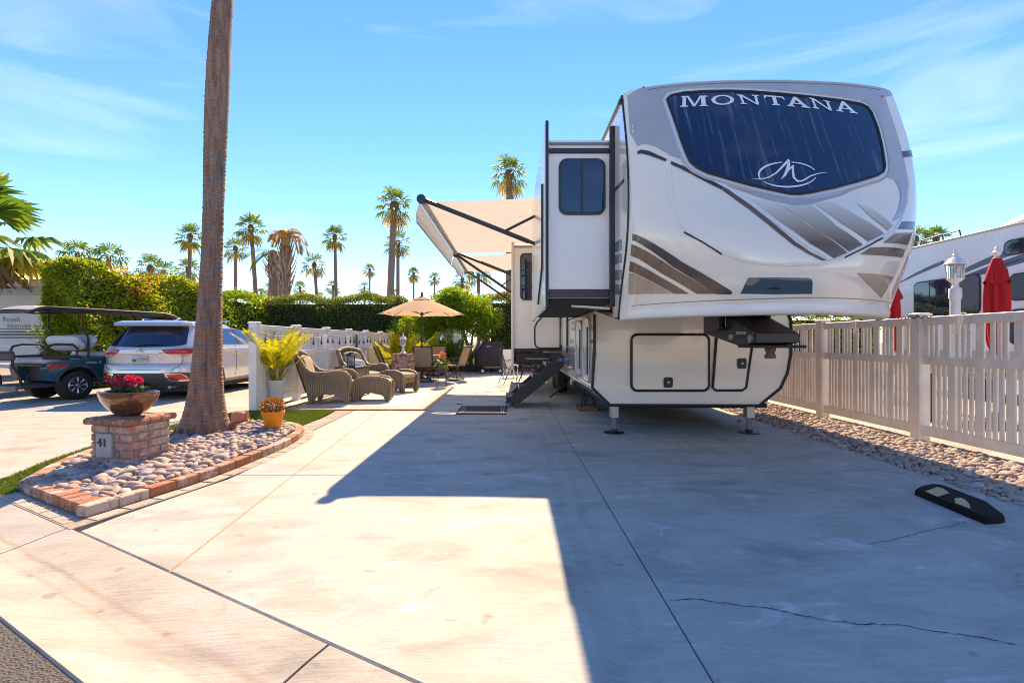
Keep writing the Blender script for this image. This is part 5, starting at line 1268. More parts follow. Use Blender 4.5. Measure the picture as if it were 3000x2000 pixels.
# two pruned date palms with bare boots
m_boot = mat('cut_frond_boots', (.36, .27, .19), .9, var=.3, vscale=6, bump=.5)
m_dry = leafmat('dry_frond', [(0, (.45, .28, .10)), (.5, (.52, .36, .12)), (1, (.40, .22, .08))], .4, .7)
m_pinn = leafmat('pinnate_frond', [(0, (.04, .11, .03)), (.6, (.07, .15, .03)), (1, (.13, .20, .04))], .35, .5)
def pinnate(g, base, d0, L, n, lw, ll, V, F, bend=.9, start=.15):
    """arching feather frond: leaflets along a curved rachis"""
    d = np.array(d0, float); d /= np.linalg.norm(d); p = np.array(base, float); pts = [p.copy()]; ds = [d.copy()]
    for k in range(14):
        d = d + np.array([0,0,-bend/14]); d /= np.linalg.norm(d); p = p + d*L/14; pts.append(p.copy()); ds.append(d.copy())
    for i in range(14):
        s = np.cross(ds[i], [0,0,1.0]); s /= np.linalg.norm(s)+1e-6; w = .006*L*(1-i/16)+.002; o = len(V)
        V += [pts[i]-s*w, pts[i]+s*w, pts[i+1]+s*w*.9, pts[i+1]-s*w*.9]; F.append((o, o+1, o+2, o+3))
    for k in range(n):
        t = start+(1-start)*(k+.5)/n; i = min(13, int(t*14)); q = pts[i]+(pts[i+1]-pts[i])*(t*14-i); dd = ds[i]; s = np.cross(dd, [0,0,1.0]); s /= np.linalg.norm(s)+1e-6; up = np.cross(s, dd)
        l = ll*(.45+.55*math.sin(math.pi*min(1, t*.95+.08)))*g.uniform(.9, 1.1)
        for sg in (-1, 1):
            ld = s*sg*.78+dd*.62+up*.30+np.array([0,0,-.05]); ld /= np.linalg.norm(ld); pw = np.cross(ld, up); pw /= np.linalg.norm(pw)+1e-6; o = len(V)
            V += [q, q+ld*l*.45+pw*lw+up*.0, q+ld*l+np.array([0,0,-.22*l]), q+ld*l*.45-pw*lw]; F.append((o, o+1, o+2, o+3))
def date_palm(label, u, v_top, v_cut, Y, fr, dry):
    X = (u-1176)/1100*Y; zt = CAM_H+(785-v_top)/1100*Y; zc = CAM_H+(785-v_cut)/1100*Y; t = thing('palm_tree', label, 'palm tree', (X, Y, -.06))
    MB().tube([(X, Y, -.06), (X, Y, zc)], [.42, .36], 12).build('trunk', m_barkfar, t)
    mb = MB().lathe([(.36, zc-.1), (.40, zc+.3*(zt-zc)), (.42, zc+.7*(zt-zc)), (.3, zc+.95*(zt-zc)), (.15, zt)], 12, (X, Y, 0)); mb.build('frond_base', m_barkfar, t)
    rb = random.Random(u); hh = zt-zc
    for k in range(44):
        q = (k+.5)/44; z = zc-.15+hh*q*.85; a = k*2.39996; r = .36; out = .30+.34*math.sin(math.pi*min(1, q*1.15)); L = (.5+.35*rb.random())*hh*.42; ct, sn = math.cos(a), math.sin(a)
        pts = [(X+r*ct, Y+r*sn, z), (X+(r+out*.5)*ct, Y+(r+out*.5)*sn, z+L*.45), (X+(r+out*.85)*ct, Y+(r+out*.85)*sn, z+L)]
        MB().tube(pts, [.10, .07, .03], 5, sx=.5).build('frond_boot', m_boot, t)
    g = np.random.default_rng(u); V, F = [], []
    for (az, el, L) in fr: pinnate(g, (X, Y, zt-.2), (math.cos(az)*math.cos(el), math.sin(az)*math.cos(el), math.sin(el)), L, 34, .035, .5, V, F, 1.3)
    if V: link('fronds', arr_mesh('fronds', np.array(V), np.array(F), m_pinn), t)
    V, F = [], []
    for (az, el, L) in dry: pinnate(g, (X, Y, zt-.3), (math.cos(az)*math.cos(el), math.sin(az)*math.cos(el), math.sin(el)), L, 60, .035, .75, V, F, 3.4)
    if V: link('dry_fronds', arr_mesh('dry_fronds', np.array(V), np.array(F), m_dry), t)
date_palm('pruned date palm with bare boots and dry tan fronds', 656, 545, 668, 38, [], [(.2,.9,2.4),(1.2,1.35,1.7),(2.6,1.3,1.7),(3.4,1.25,1.6),(5.2,1.1,2.0),(.0,1.2,2.2),(4.4,1.25,1.8),(5.9,.8,2.2),(.5,1.45,1.6),(2.0,1.4,1.5)])
date_palm('pruned date palm with one green upright frond', 628, 575, 640, 39, [(1.5,1.35,2.2),(2.8,.2,2.6),(3.4,-.2,2.4),(2.4,.6,2.2),(3.0,.5,2.8)], [])
date_palm('slim bare palm trunk between the pruned date palms', 641, 640, 660, 45, [(1.0,.6,1.0)], [])

# ------------------------------------------------------------------ hedges and trees
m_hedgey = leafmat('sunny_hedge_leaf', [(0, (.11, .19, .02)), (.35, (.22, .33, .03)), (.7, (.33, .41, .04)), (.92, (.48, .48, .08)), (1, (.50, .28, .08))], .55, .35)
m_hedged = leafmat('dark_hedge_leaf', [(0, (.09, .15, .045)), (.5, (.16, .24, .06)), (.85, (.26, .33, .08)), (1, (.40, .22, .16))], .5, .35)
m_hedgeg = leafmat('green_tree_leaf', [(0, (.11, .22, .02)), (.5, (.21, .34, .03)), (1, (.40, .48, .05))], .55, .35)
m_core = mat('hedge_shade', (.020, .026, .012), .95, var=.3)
m_twig = mat('twig', (.16, .12, .09), .9, var=.3)
def clumpy(g, n, lo, hi, f=3):
    """points through a box, gathered in clumps so the surface is uneven"""
    c = g.uniform(lo, hi, (max(8, n//60), 3)); i = g.integers(0, len(c), n); return c[i] + g.normal(0, .16, (n, 3))
def hedge(name, label, boxes, n, m, size=.075, seed=1, core=.28, extra=None):
    """boxes: (x0,x1,y0,y1,h0,h1) runs; leaves on and just inside the outer faces"""
    g = np.random.default_rng(seed); x0, x1, y0, y1, *_ = boxes[0]; t = thing(name, label, 'hedge', ((x0+x1)/2, (y0+y1)/2, 0)); P_, D_ = [], []
    tot = sum((b[1]-b[0]+b[3]-b[2])*b[5] for b in boxes); cb = MB()
    for (x0, x1, y0, y1, h0, h1) in boxes:
        k = int(n*(x1-x0+y1-y0)*h1/tot); q = g.uniform(0, 1, (k, 3)); face = g.choice(6, k, p=[.24,.24,.16,.16,.20,0]); dep = np.abs(g.normal(0, .10, k))
        X = x0+(x1-x0)*q[:,0]; Yv = y0+(y1-y0)*q[:,1]
        hx = (Yv-y0)/(y1-y0) if (y1-y0) > (x1-x0) else (X-x0)/(x1-x0); Ht = h0+(h1-h0)*hx + .10*np.sin(X*2.3+Yv*1.7)+.07*np.sin(X*5.1-Yv*4.3); Z = Ht*q[:,2]
        bump_ = .13*np.sin(Yv*2.1+Z*1.9)+.09*np.sin(Yv*5+Z*4.1+X*4.7); nrm = np.zeros((k, 3))
        for fi, (ax, sgn) in enumerate(((0, 1), (1, -1), (0, -1), (1, 1), (2, 1))):
            s = face == fi
            if ax == 0: X[s] = (x1 if sgn > 0 else x0) - sgn*dep[s] + bump_[s]*sgn; nrm[s, 0] = sgn
            if ax == 1: Yv[s] = (y1 if sgn > 0 else y0) - sgn*dep[s] + (.12*np.sin(X[s]*2.1+Z[s]*1.9)+.08*np.sin(X[s]*5+Z[s]*4.1))*sgn; nrm[s, 1] = sgn
            if ax == 2: Z[s] = Ht[s]-dep[s]*.8+np.abs(g.normal(0, .05, s.sum())); nrm[s, 2] = 1
        P_.append(np.stack([X, Yv, np.maximum(.05, Z)], 1)); D_.append(nrm*.9+g.normal(0, .7, (k, 3))+np.array([0,0,.25]))
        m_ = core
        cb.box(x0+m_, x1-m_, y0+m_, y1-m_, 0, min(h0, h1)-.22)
    Pn, Dn = np.vstack(P_), np.vstack(D_); k = len(Pn)
    leaf_obj('foliage', Pn, Dn, size*g.uniform(.6, 1.35, k), size*.55*g.uniform(.6, 1.3, k), m, t, seed)
    cb.build('shade_core', m_core, t)  # near-black box coloured as the shaded inside of the hedge, blocks the view through
    return t
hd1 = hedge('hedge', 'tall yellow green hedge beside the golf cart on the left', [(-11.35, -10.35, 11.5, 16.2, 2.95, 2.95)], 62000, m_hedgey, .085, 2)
hd1b = hedge('hedge', 'tall green hedge running back behind the silver car', [(-11.4, -10.3, 16.2, 24, 2.95, 2.9)], 46000, m_hedgeg, .085, 12)
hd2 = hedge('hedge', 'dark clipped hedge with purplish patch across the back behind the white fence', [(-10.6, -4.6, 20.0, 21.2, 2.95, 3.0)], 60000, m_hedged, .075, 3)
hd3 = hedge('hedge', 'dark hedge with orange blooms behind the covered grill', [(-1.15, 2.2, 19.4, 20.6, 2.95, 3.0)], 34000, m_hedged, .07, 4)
hd4 = hedge('hedge', 'green hedge with orange flowers seen under the trailer nose beyond the right fence', [(5.1, 10.4, 13.6, 14.6, 2.05, 2.0)], 30000, m_hedgeg, .075, 5)
def blooms(label, spots, parent_thing, m, n, sp, seed):
    g = np.random.default_rng(seed); P_ = np.vstack([np.array(s)+g.normal(0, sp, (n, 3)) for s in spots]); leaf_obj('blossom', P_, rnd_dirs(g, len(P_), .8), g.uniform(.04, .075, len(P_)), g.uniform(.03, .05, len(P_)), m, parent_thing, seed)
m_bloom = leafmat('orange_bloom', [(0, (.62, .10, .03)), (.5, (.70, .22, .05)), (1, (.65, .05, .06))], .35)
blooms('', [(-10.6, 12.9, 3.0), (-10.4, 13.5, 2.8), (-10.3, 13.2, 2.6), (-10.5, 14.0, 2.9)], hd1, m_bloom, 110, .16, 1)
blooms('', [(-.35, 19.5, 3.15), (.05, 19.5, 3.2), (-.6, 19.45, 3.1), (.35, 19.5, 3.1), (-1.0, 19.4, 2.9)], hd3, m_bloom, 26, .10, 2)
blooms('', [(5.4, 13.5, 1.95), (6.0, 13.5, 1.75), (6.6, 13.5, 2.0), (5.7, 13.5, 1.6)], hd4, m_bloom, 60, .18, 3)
mb = MB(); rb = random.Random(4)
for k in range(60):
    x = rb.uniform(-1.0, 2.0); mb.tube([(x, 19.38, 0), (x+rb.uniform(-.3, .3), 19.32, rb.uniform(.6, 1.5))], .012, 4)
mb.build('bare_stems', m_twig, hd3)
def leafy_tree(name, label, base, lobes, n, m, size, limbs, seed=1, cat='tree'):
    """lobes: (x, y, z, rx, ry, rz) crown masses; leaves thrown through each lobe's shell in clumps"""
    g = np.random.default_rng(seed); t = thing(name, label, cat, base); P_, D_ = [], []; tot = sum(l[3]*l[5] for l in lobes)
    for (x, y, z, rx, ry, rz) in lobes:
        k = int(n*rx*rz/tot); c = g.normal(0, 1, (max(10, k//45), 3)); c /= np.linalg.norm(c, axis=1, keepdims=True); c *= g.uniform(.5, 1.02, (len(c), 1)); i = g.integers(0, len(c), k)
        q = c[i]+g.normal(0, .13, (k, 3)); P_.append(q*np.array([rx, ry, rz])+np.array([x, y, z])); D_.append(q*.7+g.normal(0, .6, (k, 3))+np.array([0,0,.2]))
    Pn, Dn = np.vstack(P_), np.vstack(D_); Pn[:,2] = np.maximum(Pn[:,2], .05); k = len(Pn)
    leaf_obj('crown', Pn, Dn, size*g.uniform(.6, 1.3, k), size*.5*g.uniform(.7, 1.3, k), m, t, seed)
    for j, (pts, r) in enumerate(limbs): MB().tube(pts, [r*(1-.5*q/(len(pts)-1)) for q in range(len(pts))], 8).build('trunk' if j == 0 else 'limb', m_twig, t)
    return t
tx, ty = -2.55, 18.9
leafy_tree('citrus_tree', 'rounded bright green tree with forked trunk behind the patio table', (tx+.9, ty, 0),
  [(tx+.55, ty, 2.45, 1.15, .9, .72), (tx-.35, ty, 2.1, .9, .8, .6), (tx+1.2, ty+.1, 2.0, .95, .8, .65), (tx+.3, ty, 2.85, .8, .7, .38), (tx-.75, ty-.1, 1.75, .6, .6, .45)], 30000, m_hedgeg, .10,
  [([(tx+.95, ty, 0), (tx+.9, ty-.05, .7), (tx+.65, ty, 1.5), (tx+.4, ty, 2.2)], .085), ([(tx+.93, ty, .5), (tx+1.25, ty, 1.1), (tx+1.45, ty, 1.9)], .065), ([(tx+.9, ty, .75), (tx+1.0, ty, 1.4), (tx+1.0, ty, 2.2)], .055)], 7)
leafy_tree('shrub', 'loose sunny shrub with reddish tips left of the green awning', (-4.1, 19.3, 0), [(-4.1, 19.3, 1.5, .7, .5, .7), (-4.5, 19.4, 1.2, .6, .5, .8)], 6000, m_hedgey, .10, [([(-4.1, 19.3, 0), (-4.1, 19.3, 1.2)], .03)], 8, 'shrub')
leafy_tree('shrub', 'low dark shrub behind the second brick pillar', (-2.3, 19.1, 0), [(-2.4, 19.1, .6, .9, .5, .55), (-1.2, 19.1, .45, .7, .5, .42)], 8000, m_hedged, .08, [([(-2.3, 19.1, 0), (-2.3, 19.1, .5)], .03)], 9, 'shrub')
# feather palms behind the patio
m_areca = leafmat('golden_areca', [(0, (.18, .22, .02)), (.4, (.34, .34, .03)), (.75, (.50, .44, .04)), (1, (.16, .24, .03))], .5, .45)
def areca(label, base, fr, m, L0, n=26, ll=.28, lw=.012, seed=1, group=None):
    t = thing('areca_palm', label, 'plant', base, group); g = np.random.default_rng(seed); V, F = [], []; st = MB()
    for k in range(fr):
        az = k*2.39996+g.normal(0, .2); el = g.uniform(.95, 1.45); L = L0*g.uniform(.75, 1.1)
        b = np.array(base)+np.array([.03*math.cos(az), .03*math.sin(az), 0]); d = (math.cos(az)*math.cos(el), math.sin(az)*math.cos(el), math.sin(el))
        pinnate(g, b, d, L, n, lw, ll*g.uniform(.8, 1.1), V, F, g.uniform(.5, 1.2), .30)
        st.tube([tuple(b), tuple(b+np.array(d)*L*.30)], .010*L0, 5)
    link('fronds', arr_mesh('fronds', np.array(V), np.array(F), m), t); st.build('stems', m_areca_st, t); return t
m_areca_st = mat('areca_stem', (.28, .30, .06), .5, var=.2)
areca('golden feather palm behind the near brick pillar at the fence end', (-3.55, 15.2, 0), 16, m_areca, 1.6, seed=3, ll=.42, lw=.022)
areca('feather palm with pale fronds under the tan parasol', (-3.0, 17.2, 0), 14, m_areca, 1.5, seed=4, ll=.42, lw=.022)
areca('green feather palm beside the second brick pillar', (-2.1, 17.9, 0), 10, m_pinn, 1.5, seed=5, ll=.42, lw=.022)
# planter with the potted areca in front of the fence
m_pl = mat('white_resin_planter', (.72, .73, .74), .35, var=.04, vscale=4)
wpl = thing('tall_planter', 'tall tapered white planter beside the first fence post', 'planter', (0,0,0))
MB().lathe([(.085,0),(.09,.005),(.142,.46),(.148,.47),(.145,.485),(.13,.48),(.125,.44),(.0,.43)], 36, caps=False).build('pot', m_pl, wpl)
MB().lathe([(.128,.44),(.0,.45)], 24, caps=False).build('soil', m_soil, wpl)
wp = G(811, 1194); place(wpl, wp)
areca('golden areca palm growing in the tall white planter', (wp.x, wp.y, .43), 24, m_areca, 1.12, 34, .27, .0085, 11)
# ------------------------------------------------------------------ silver SUV
def lin(z, T):
    for (a, p), (b, q) in zip(T, T[1:]):
        if z <= b: t = max(0, (z-a)/(b-a)); t = t*t*(3-2*t) if False else t; return p+(q-p)*t
    return T[-1][1]
m_car = mat('pearl_silver_paint', (.66, .65, .63), .22, .35, var=.02, vscale=2, Coat_Weight=1.0, Coat_Roughness=.03)
m_plastic = mat('dark_grey_plastic', (.055, .052, .055), .6, var=.15, vscale=10, bump=.1, bscale=200)
m_chrome = mat('chrome', (.75, .75, .76), .12, 1.0, var=.05)
m_lens = mat('clear_lens', (.55, .50, .48), .1, .3, var=.3, vscale=20, Coat_Weight=1.0)
RZ = [(.28,.20),(.36,.06),(.50,.0),(.68,.01),(.75,.035),(.79,.085),(.95,.07),(1.04,.055),(1.10,.07),(1.16,.11),(1.22,.16),(1.58,.44),(1.60,.34),(1.66,.30),(1.70,.60),(1.735,1.3)]
HZ = [(.28,.80),(.40,.93),(.60,.958),(.80,.965),(1.0,.965),(1.08,.955),(1.16,.925),(1.22,.90),(1.58,.745),(1.60,.74),(1.66,.715),(1.70,.63),(1.735,.40)]
FZ = [(.28,4.55),(.5,4.86),(.8,4.82),(.95,4.65),(1.04,3.95),(1.12,3.55),(1.22,3.30),(1.58,2.55),(1.66,2.35),(1.70,2.1),(1.735,1.7)]
def suvY(x, z): h = lin(z, HZ); return lin(z, RZ) + .30*min(1, abs(x)/h)**4.5
car = thing('car', 'silver SUV parked tail first beside the golf cart on the neighbouring driveway', 'car', (0,0,0))
zs = [.28,.33,.38,.44,.5,.56,.62,.68,.72,.75,.77,.79,.84,.9,.95,1.0,1.04,1.08,1.12,1.16,1.2,1.24,1.3,1.36,1.42,1.48,1.54,1.58,1.60,1.63,1.66,1.68,1.70,1.715,1.725,1.735]
def ring(z):
    h, r, f = lin(z, HZ), lin(z, RZ), lin(z, FZ); out = []
    for k in range(25): s = -1+2*k/24; s = math.copysign(abs(s)**.7, s); out.append((s*h, suvY(s*h, z)))
    y0, y1 = r+.30, f-.45
    for k in range(1, 12): out.append((h*(1 if k < 11 else .99), y0+(y1-y0)*k/12))
    for k in range(15): s = 1-2*k/14; out.append((s*h, f-.45*abs(s)**3))
    for k in range(11, 0, -1): out.append((-h, y0+(y1-y0)*k/12))
    return out
rings = [ring(z) for z in zs]; N = len(rings[0])
V = [(x, y, z) for z, rg in zip(zs, rings) for x, y in rg]
F = [(i*N+k, i*N+(k+1) % N, (i+1)*N+(k+1) % N, (i+1)*N+k) for i in range(len(zs)-1) for k in range(N)] + [tuple(range(N))[::-1], tuple((len(zs)-1)*N+k for k in range(N))]
body = MB().add(V, F).build('body', m_car, car, smooth=32)
def cpatch(poly, off, m, name, parent, step=.04):
    bm = bmesh.new(); bm.faces.new([bm.verts.new((x, 0, z)) for x, z in poly]); xs = [p[0] for p in poly]; zz = [p[1] for p in poly]
    for k in range(1, int((max(xs)-min(xs))/step)+1): bmesh.ops.bisect_plane(bm, geom=bm.verts[:]+bm.edges[:]+bm.faces[:], plane_co=(min(xs)+k*step, 0, 0), plane_no=(1,0,0))
    for k in range(1, int((max(zz)-min(zz))/step)+1): bmesh.ops.bisect_plane(bm, geom=bm.verts[:]+bm.edges[:]+bm.faces[:], plane_co=(0, 0, min(zz)+k*step), plane_no=(0,0,1))
    for v in bm.verts: v.co.y = suvY(v.co.x, v.co.z)-off
    bmesh.ops.recalc_face_normals(bm, faces=bm.faces[:])
    if sum(f.normal.y*f.calc_area() for f in bm.faces) > 0: bmesh.ops.reverse_faces(bm, faces=bm.faces[:])
    me = bpy.data.meshes.new(name); bm.to_mesh(me); bm.free(); me.materials.append(m); me.shade_smooth(); return link(name, me, parent)
mir = lambda p: [(-x, z) for x, z in p][::-1]
m_cargl = glassmat('car_glass', (.006, .014, .05))
cpatch([(-.80,1.19),(-.68,1.155),(-.35,1.135),(0,1.13),(.35,1.135),(.68,1.155),(.80,1.19),(.72,1.42),(.665,1.57),(-.665,1.57),(-.72,1.42)], .012, m_cargl, 'rear_window', car)
MB().grid(lambda a, b: ((a*2-1)*.71, [.43,.30,.27,.30,.52][round(b*4)]-.02, [1.585,1.575,1.60,1.655,1.70][round(b*4)]), 15, 5).build('spoiler', m_car, car, smooth=50)
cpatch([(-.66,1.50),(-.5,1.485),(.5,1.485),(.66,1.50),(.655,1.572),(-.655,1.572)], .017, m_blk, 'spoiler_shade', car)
TL = [(.43,1.075),(.60,1.085),(.80,1.095),(.94,1.10),(.955,1.085),(.94,1.02),(.90,.985),(.52,.985)]
for p in (TL, mir(TL)): 
    t_ = cpatch(p, .020, m_red, 'tail_light', car)
LL = [(.56,.98),(.90,.98),(.87,.925),(.66,.915),(.60,.94)]
for p in (LL, mir(LL)): cpatch(p, .017, m_lens, 'reverse_light', car)
MB().box(-.41, .41, -.0, .05, .985, 1.02, .008).build('garnish', m_car, car)
bump_ = cpatch([(-.90,.30),(.90,.30),(.93,.42),(.945,.58),(.80,.59),(.5,.585),(-.5,.585),(-.80,.59),(-.945,.58),(-.93,.42)], .012, m_plastic, 'bumper_cover', car)
RF = [(.52,.57),(.80,.575),(.86,.52),(.90,.41),(.60,.40)]
for p in (RF, mir(RF)):
    o = cpatch(p, .018, m_chrome, 'reflector_frame', car); q = [(x*.86+(.115 if x > 0 else -.115), z*.72+.137) for x, z in p]; cpatch(q, .024, m_red, 'reflector', car)
gt = [(-.80,1.12),(-.80,.98),(-.775,.80),(-.74,.70),(-.62,.655),(.62,.655),(.74,.70),(.775,.80),(.80,.98),(.80,1.12)]
MB().tube([(x, suvY(x, z)-.003, z) for x, z in dense(gt, 5)], .005, 4).build('tailgate_gap', m_blk, car)
pl_ = [(-.30,.955),(.30,.955),(.40,.84),(.34,.80),(-.34,.80),(-.40,.84)]; cpatch(pl_, .004, m_silver2, 'plate_recess', car)
m_plate = mat('plate_face', (.55, .58, .60), .4, var=.15, vscale=12)
lpz = MB().box(-.155, .155, .035, .05, .815, .945, .006).build('licence_plate', m_plate, car)
m_ink = mat('plate_ink', (.03, .05, .10), .5)
set_text('plate_number', '12239', .085, m_ink, lpz, Matrix.Translation((.03, .032, .872)) @ FACE_CAM)
MB().box(-.15, -.07, .031, .034, .82, .88).build('plate_print', mat('plate_green', (.03, .16, .12), .5), lpz)
em2 = MB()
for rx, rz_ in ((.075, .05), (.022, .046), (.05, .02)):
    em2.tube([(rx*math.cos(a)-.02, .036, 1.052+(.012 if rx == .05 else 0)+rz_*math.sin(a)) for a in [2*math.pi*k/28 for k in range(28)]], .0055, 5, True)
em2.build('emblem', m_chrome, car)
set_text('badge', 'HIGHLANDER', .038, m_chrome, car, Matrix.Translation((-.50, .058, .715)) @ FACE_CAM)
set_text('badge', 'XLE  AWD', .038, m_chrome, car, Matrix.Translation((.50, .058, .715)) @ FACE_CAM)
MB().tube([(-.10, suvY(0,1.17)-.03, 1.17), (.08, suvY(0,1.19)-.032, 1.195), (.42, suvY(.4,1.18)-.03, 1.185)], [.022,.012,.007], 6).build('wiper', m_blk, car)
MB().box(-.12, .12, -.02, .20, .30, .38, .008).build('hitch_receiver', m_blk, car)
MB().lathe([(.04,0),(.04,.02),(.02,.025)], 14).build('hitch_cover', mat('hitch_cap', (.35, .42, .30), .4), car).matrix_basis = Matrix.Translation((-.03, -.022, .345)) @ Matrix.Rotation(math.radians(90), 4, 'X')
MB().box(-.75, .75, .3, 4.4, .17, .30).build('underbody', m_dark, car)
MB().tube([(.55, .12, .28), (.55, .5, .28)], .035, 10).build('exhaust', m_strgrey, car)
sw_ = [(.62,1.19),(1.0,1.175),(1.9,1.165),(2.9,1.165),(3.25,1.17),(2.95,1.34),(2.55,1.53),(2.2,1.565),(1.3,1.565),(.95,1.53)]
for sg in (1, -1):
    hx = lambda z: lin(z, HZ)
    sw2 = MB().add([(sg*(hx(z)+.006), y, z) for y, z in sw_], [tuple(range(len(sw_)))]).build('side_windows', m_cargl, car, smooth=0)
    for y0, y1 in ((1.15, 1.22), (2.08, 2.10)): MB().add([(sg*(hx(z)+.010), y, z) for y, z in ((y0, 1.165), (y0+.07, 1.165), (y1+.07, 1.56), (y1, 1.56))], [(0,1,2,3)]).build('pillar', m_blk, car, smooth=0)
    MB().tube([(sg*(hx(z)+.006), y, z) for y, z in sw_], .009, 5, True).build('window_trim', m_chrome, car)
    for y in (1.95, 3.0): MB().tube([(sg*(hx(z)+.002), y-.15*(z < .7)*0, z) for z in (.42,.6,.8,1.0,1.15)], .004, 4).build('door_gap', m_blk, car)
    for y in (1.75, 2.75): MB().tube([(sg*(hx(1.02)+.03), y-.11, 1.02), (sg*(hx(1.02)+.04), y, 1.02), (sg*(hx(1.02)+.03), y+.11, 1.02)], .014, 6).build('door_handle', m_chrome, car)
    for y in (.98, 3.78):
        MB().tube([(sg*(hx(.5)+.004), y+.44*math.cos(a), .38+.44*math.sin(a)) for a in [math.radians(-8+196*k/20) for k in range(21)]], .028, 6).build('wheel_arch', m_plastic, car)
        a = MB().lathe([(.43,-.03),(.43,.003)], 32).build('arch_liner', m_blk, car); a.matrix_basis = Matrix.Translation((sg*.958, y, .40)) @ Matrix.Rotation(sg*math.radians(90), 4, 'Y')
        wv = MB().lathe([(.24,-.11),(.34,-.115),(.372,-.09),(.378,0),(.372,.09),(.34,.115),(.24,.11)], 32).build('wheel', m_tire, car); wv.matrix_basis = Matrix.Translation((sg*.87, y, .378)) @ Matrix.Rotation(sg*math.radians(90), 4, 'Y')
        rm = MB().lathe([(.245,.112),(.225,.10),(.21,.05)], 28, caps=False)
        for k in range(5):
            an = 2*math.pi*k/5; rm.tube([(0,0,.085), (.225*math.cos(an), .225*math.sin(an), .095)], [.05, .03], 6)
        o = bpy.data.objects.new('rim', rm.mesh('rim', m_steel)); col.objects.link(o); o.parent = wv
    MB().tube([(sg*.60, .95, 1.745), (sg*.60, 2.3, 1.755)], .016, 6).build('roof_rail', m_chrome, car)
MB().grid(lambda a, b: (.03*(a*2-1)*(1-b*.8), 1.15+.18*b-.06*a*0, 1.735+.075*math.sin(b*2.2)*(1-abs(a*2-1)*.5)), 5, 6).build('antenna_fin', m_car, car)
place(car, (-7.24, 9.28, 0), math.radians(1.5), .93)

# ------------------------------------------------------------------ golf cart
m_teal = mat('teal_cart_body', (.012, .13, .18), .18, .3, var=.06, vscale=2, Coat_Weight=1.0, Coat_Roughness=.03)
m_seat = mat('white_vinyl_seat', (.62, .63, .64), .45, var=.05, vscale=5)
cart = thing('golf_cart', 'teal golf cart with white seats and long roof parked left of the silver SUV', 'golf cart', (0,0,0))
arc = [(.40*math.cos(math.radians(a)), .30+.40*math.sin(math.radians(a))) for a in range(165, 10, -11)]
prof_ = [(-.46,.42)] + arc + [(.42,.34),(1.0,.34),(1.05,.62),(.98,.80),(.5,.86),(-.1,.84),(-.42,.80),(-.52,.68)]
for sg in (1, -1):
    MB().prism(prof_, sg*.34, sg*.58, 'x').build('side_panel', m_teal, cart)
    MB().tube([(sg*.585, y, z) for y, z in arc], .03, 6).build('fender', m_plastic, cart)
    tl = MB().prism([(-.535,.66),(-.50,.75),(-.25,.775),(-.10,.755),(-.25,.70),(-.45,.66)], sg*.56, sg*.592, 'x').build('tail_light', m_red, cart)
MB().prism([(-.30,.40),(-.36,.74),(-.1,.82),(.95,.82),(1.0,.4)], -.34, .34, 'x').build('rear_deck', m_plastic, cart)
set_text('badge', 'cruiser 2', .085, m_white, cart, Matrix.Translation((.594, .28, .765)) @ Matrix.Rotation(math.radians(90), 4, 'Z') @ FACE_CAM)
MB().box(-.45, .45, .8, 2.15, .26, .33, .01).build('floor_pan', m_plastic, cart)
MB().prism([(1.9,.3),(2.5,.36),(2.45,.7),(2.1,.98),(1.92,1.0)], -.52, .52, 'x').build('cowl', m_teal, cart)
MB().box(-.5, .5, .22, .80, .86, .98, .05).build('front_seat', m_seat, cart, smooth=60)
def cushion(y, tilt, z0, z1, nm):
    def f(a, b):
        th = 2*math.pi*b; x = (a*2-1)*.50; e = (1-abs(a*2-1)**5)**.3; rib = 1+.05*math.cos(a*2*math.pi*4)
        return (x, y+.085*math.cos(th)*e*rib+tilt*math.sin(th), (z0+z1)/2+(z1-z0)/2*math.sin(th)*e)
    return MB().grid(f, 41, 20).build(nm, m_seat, cart, smooth=80)
cushion(.10, .04, 1.02, 1.36, 'front_backrest'); cushion(-.14, -.05, 1.00, 1.34, 'rear_backrest')
MB().box(-.46, .46, -.80, -.30, .76, .88, .055).build('rear_seat', m_seat, cart, smooth=60)
MB().box(-.42, .42, -.78, -.32, .70, .755, .01).build('seat_base', m_plastic, cart)
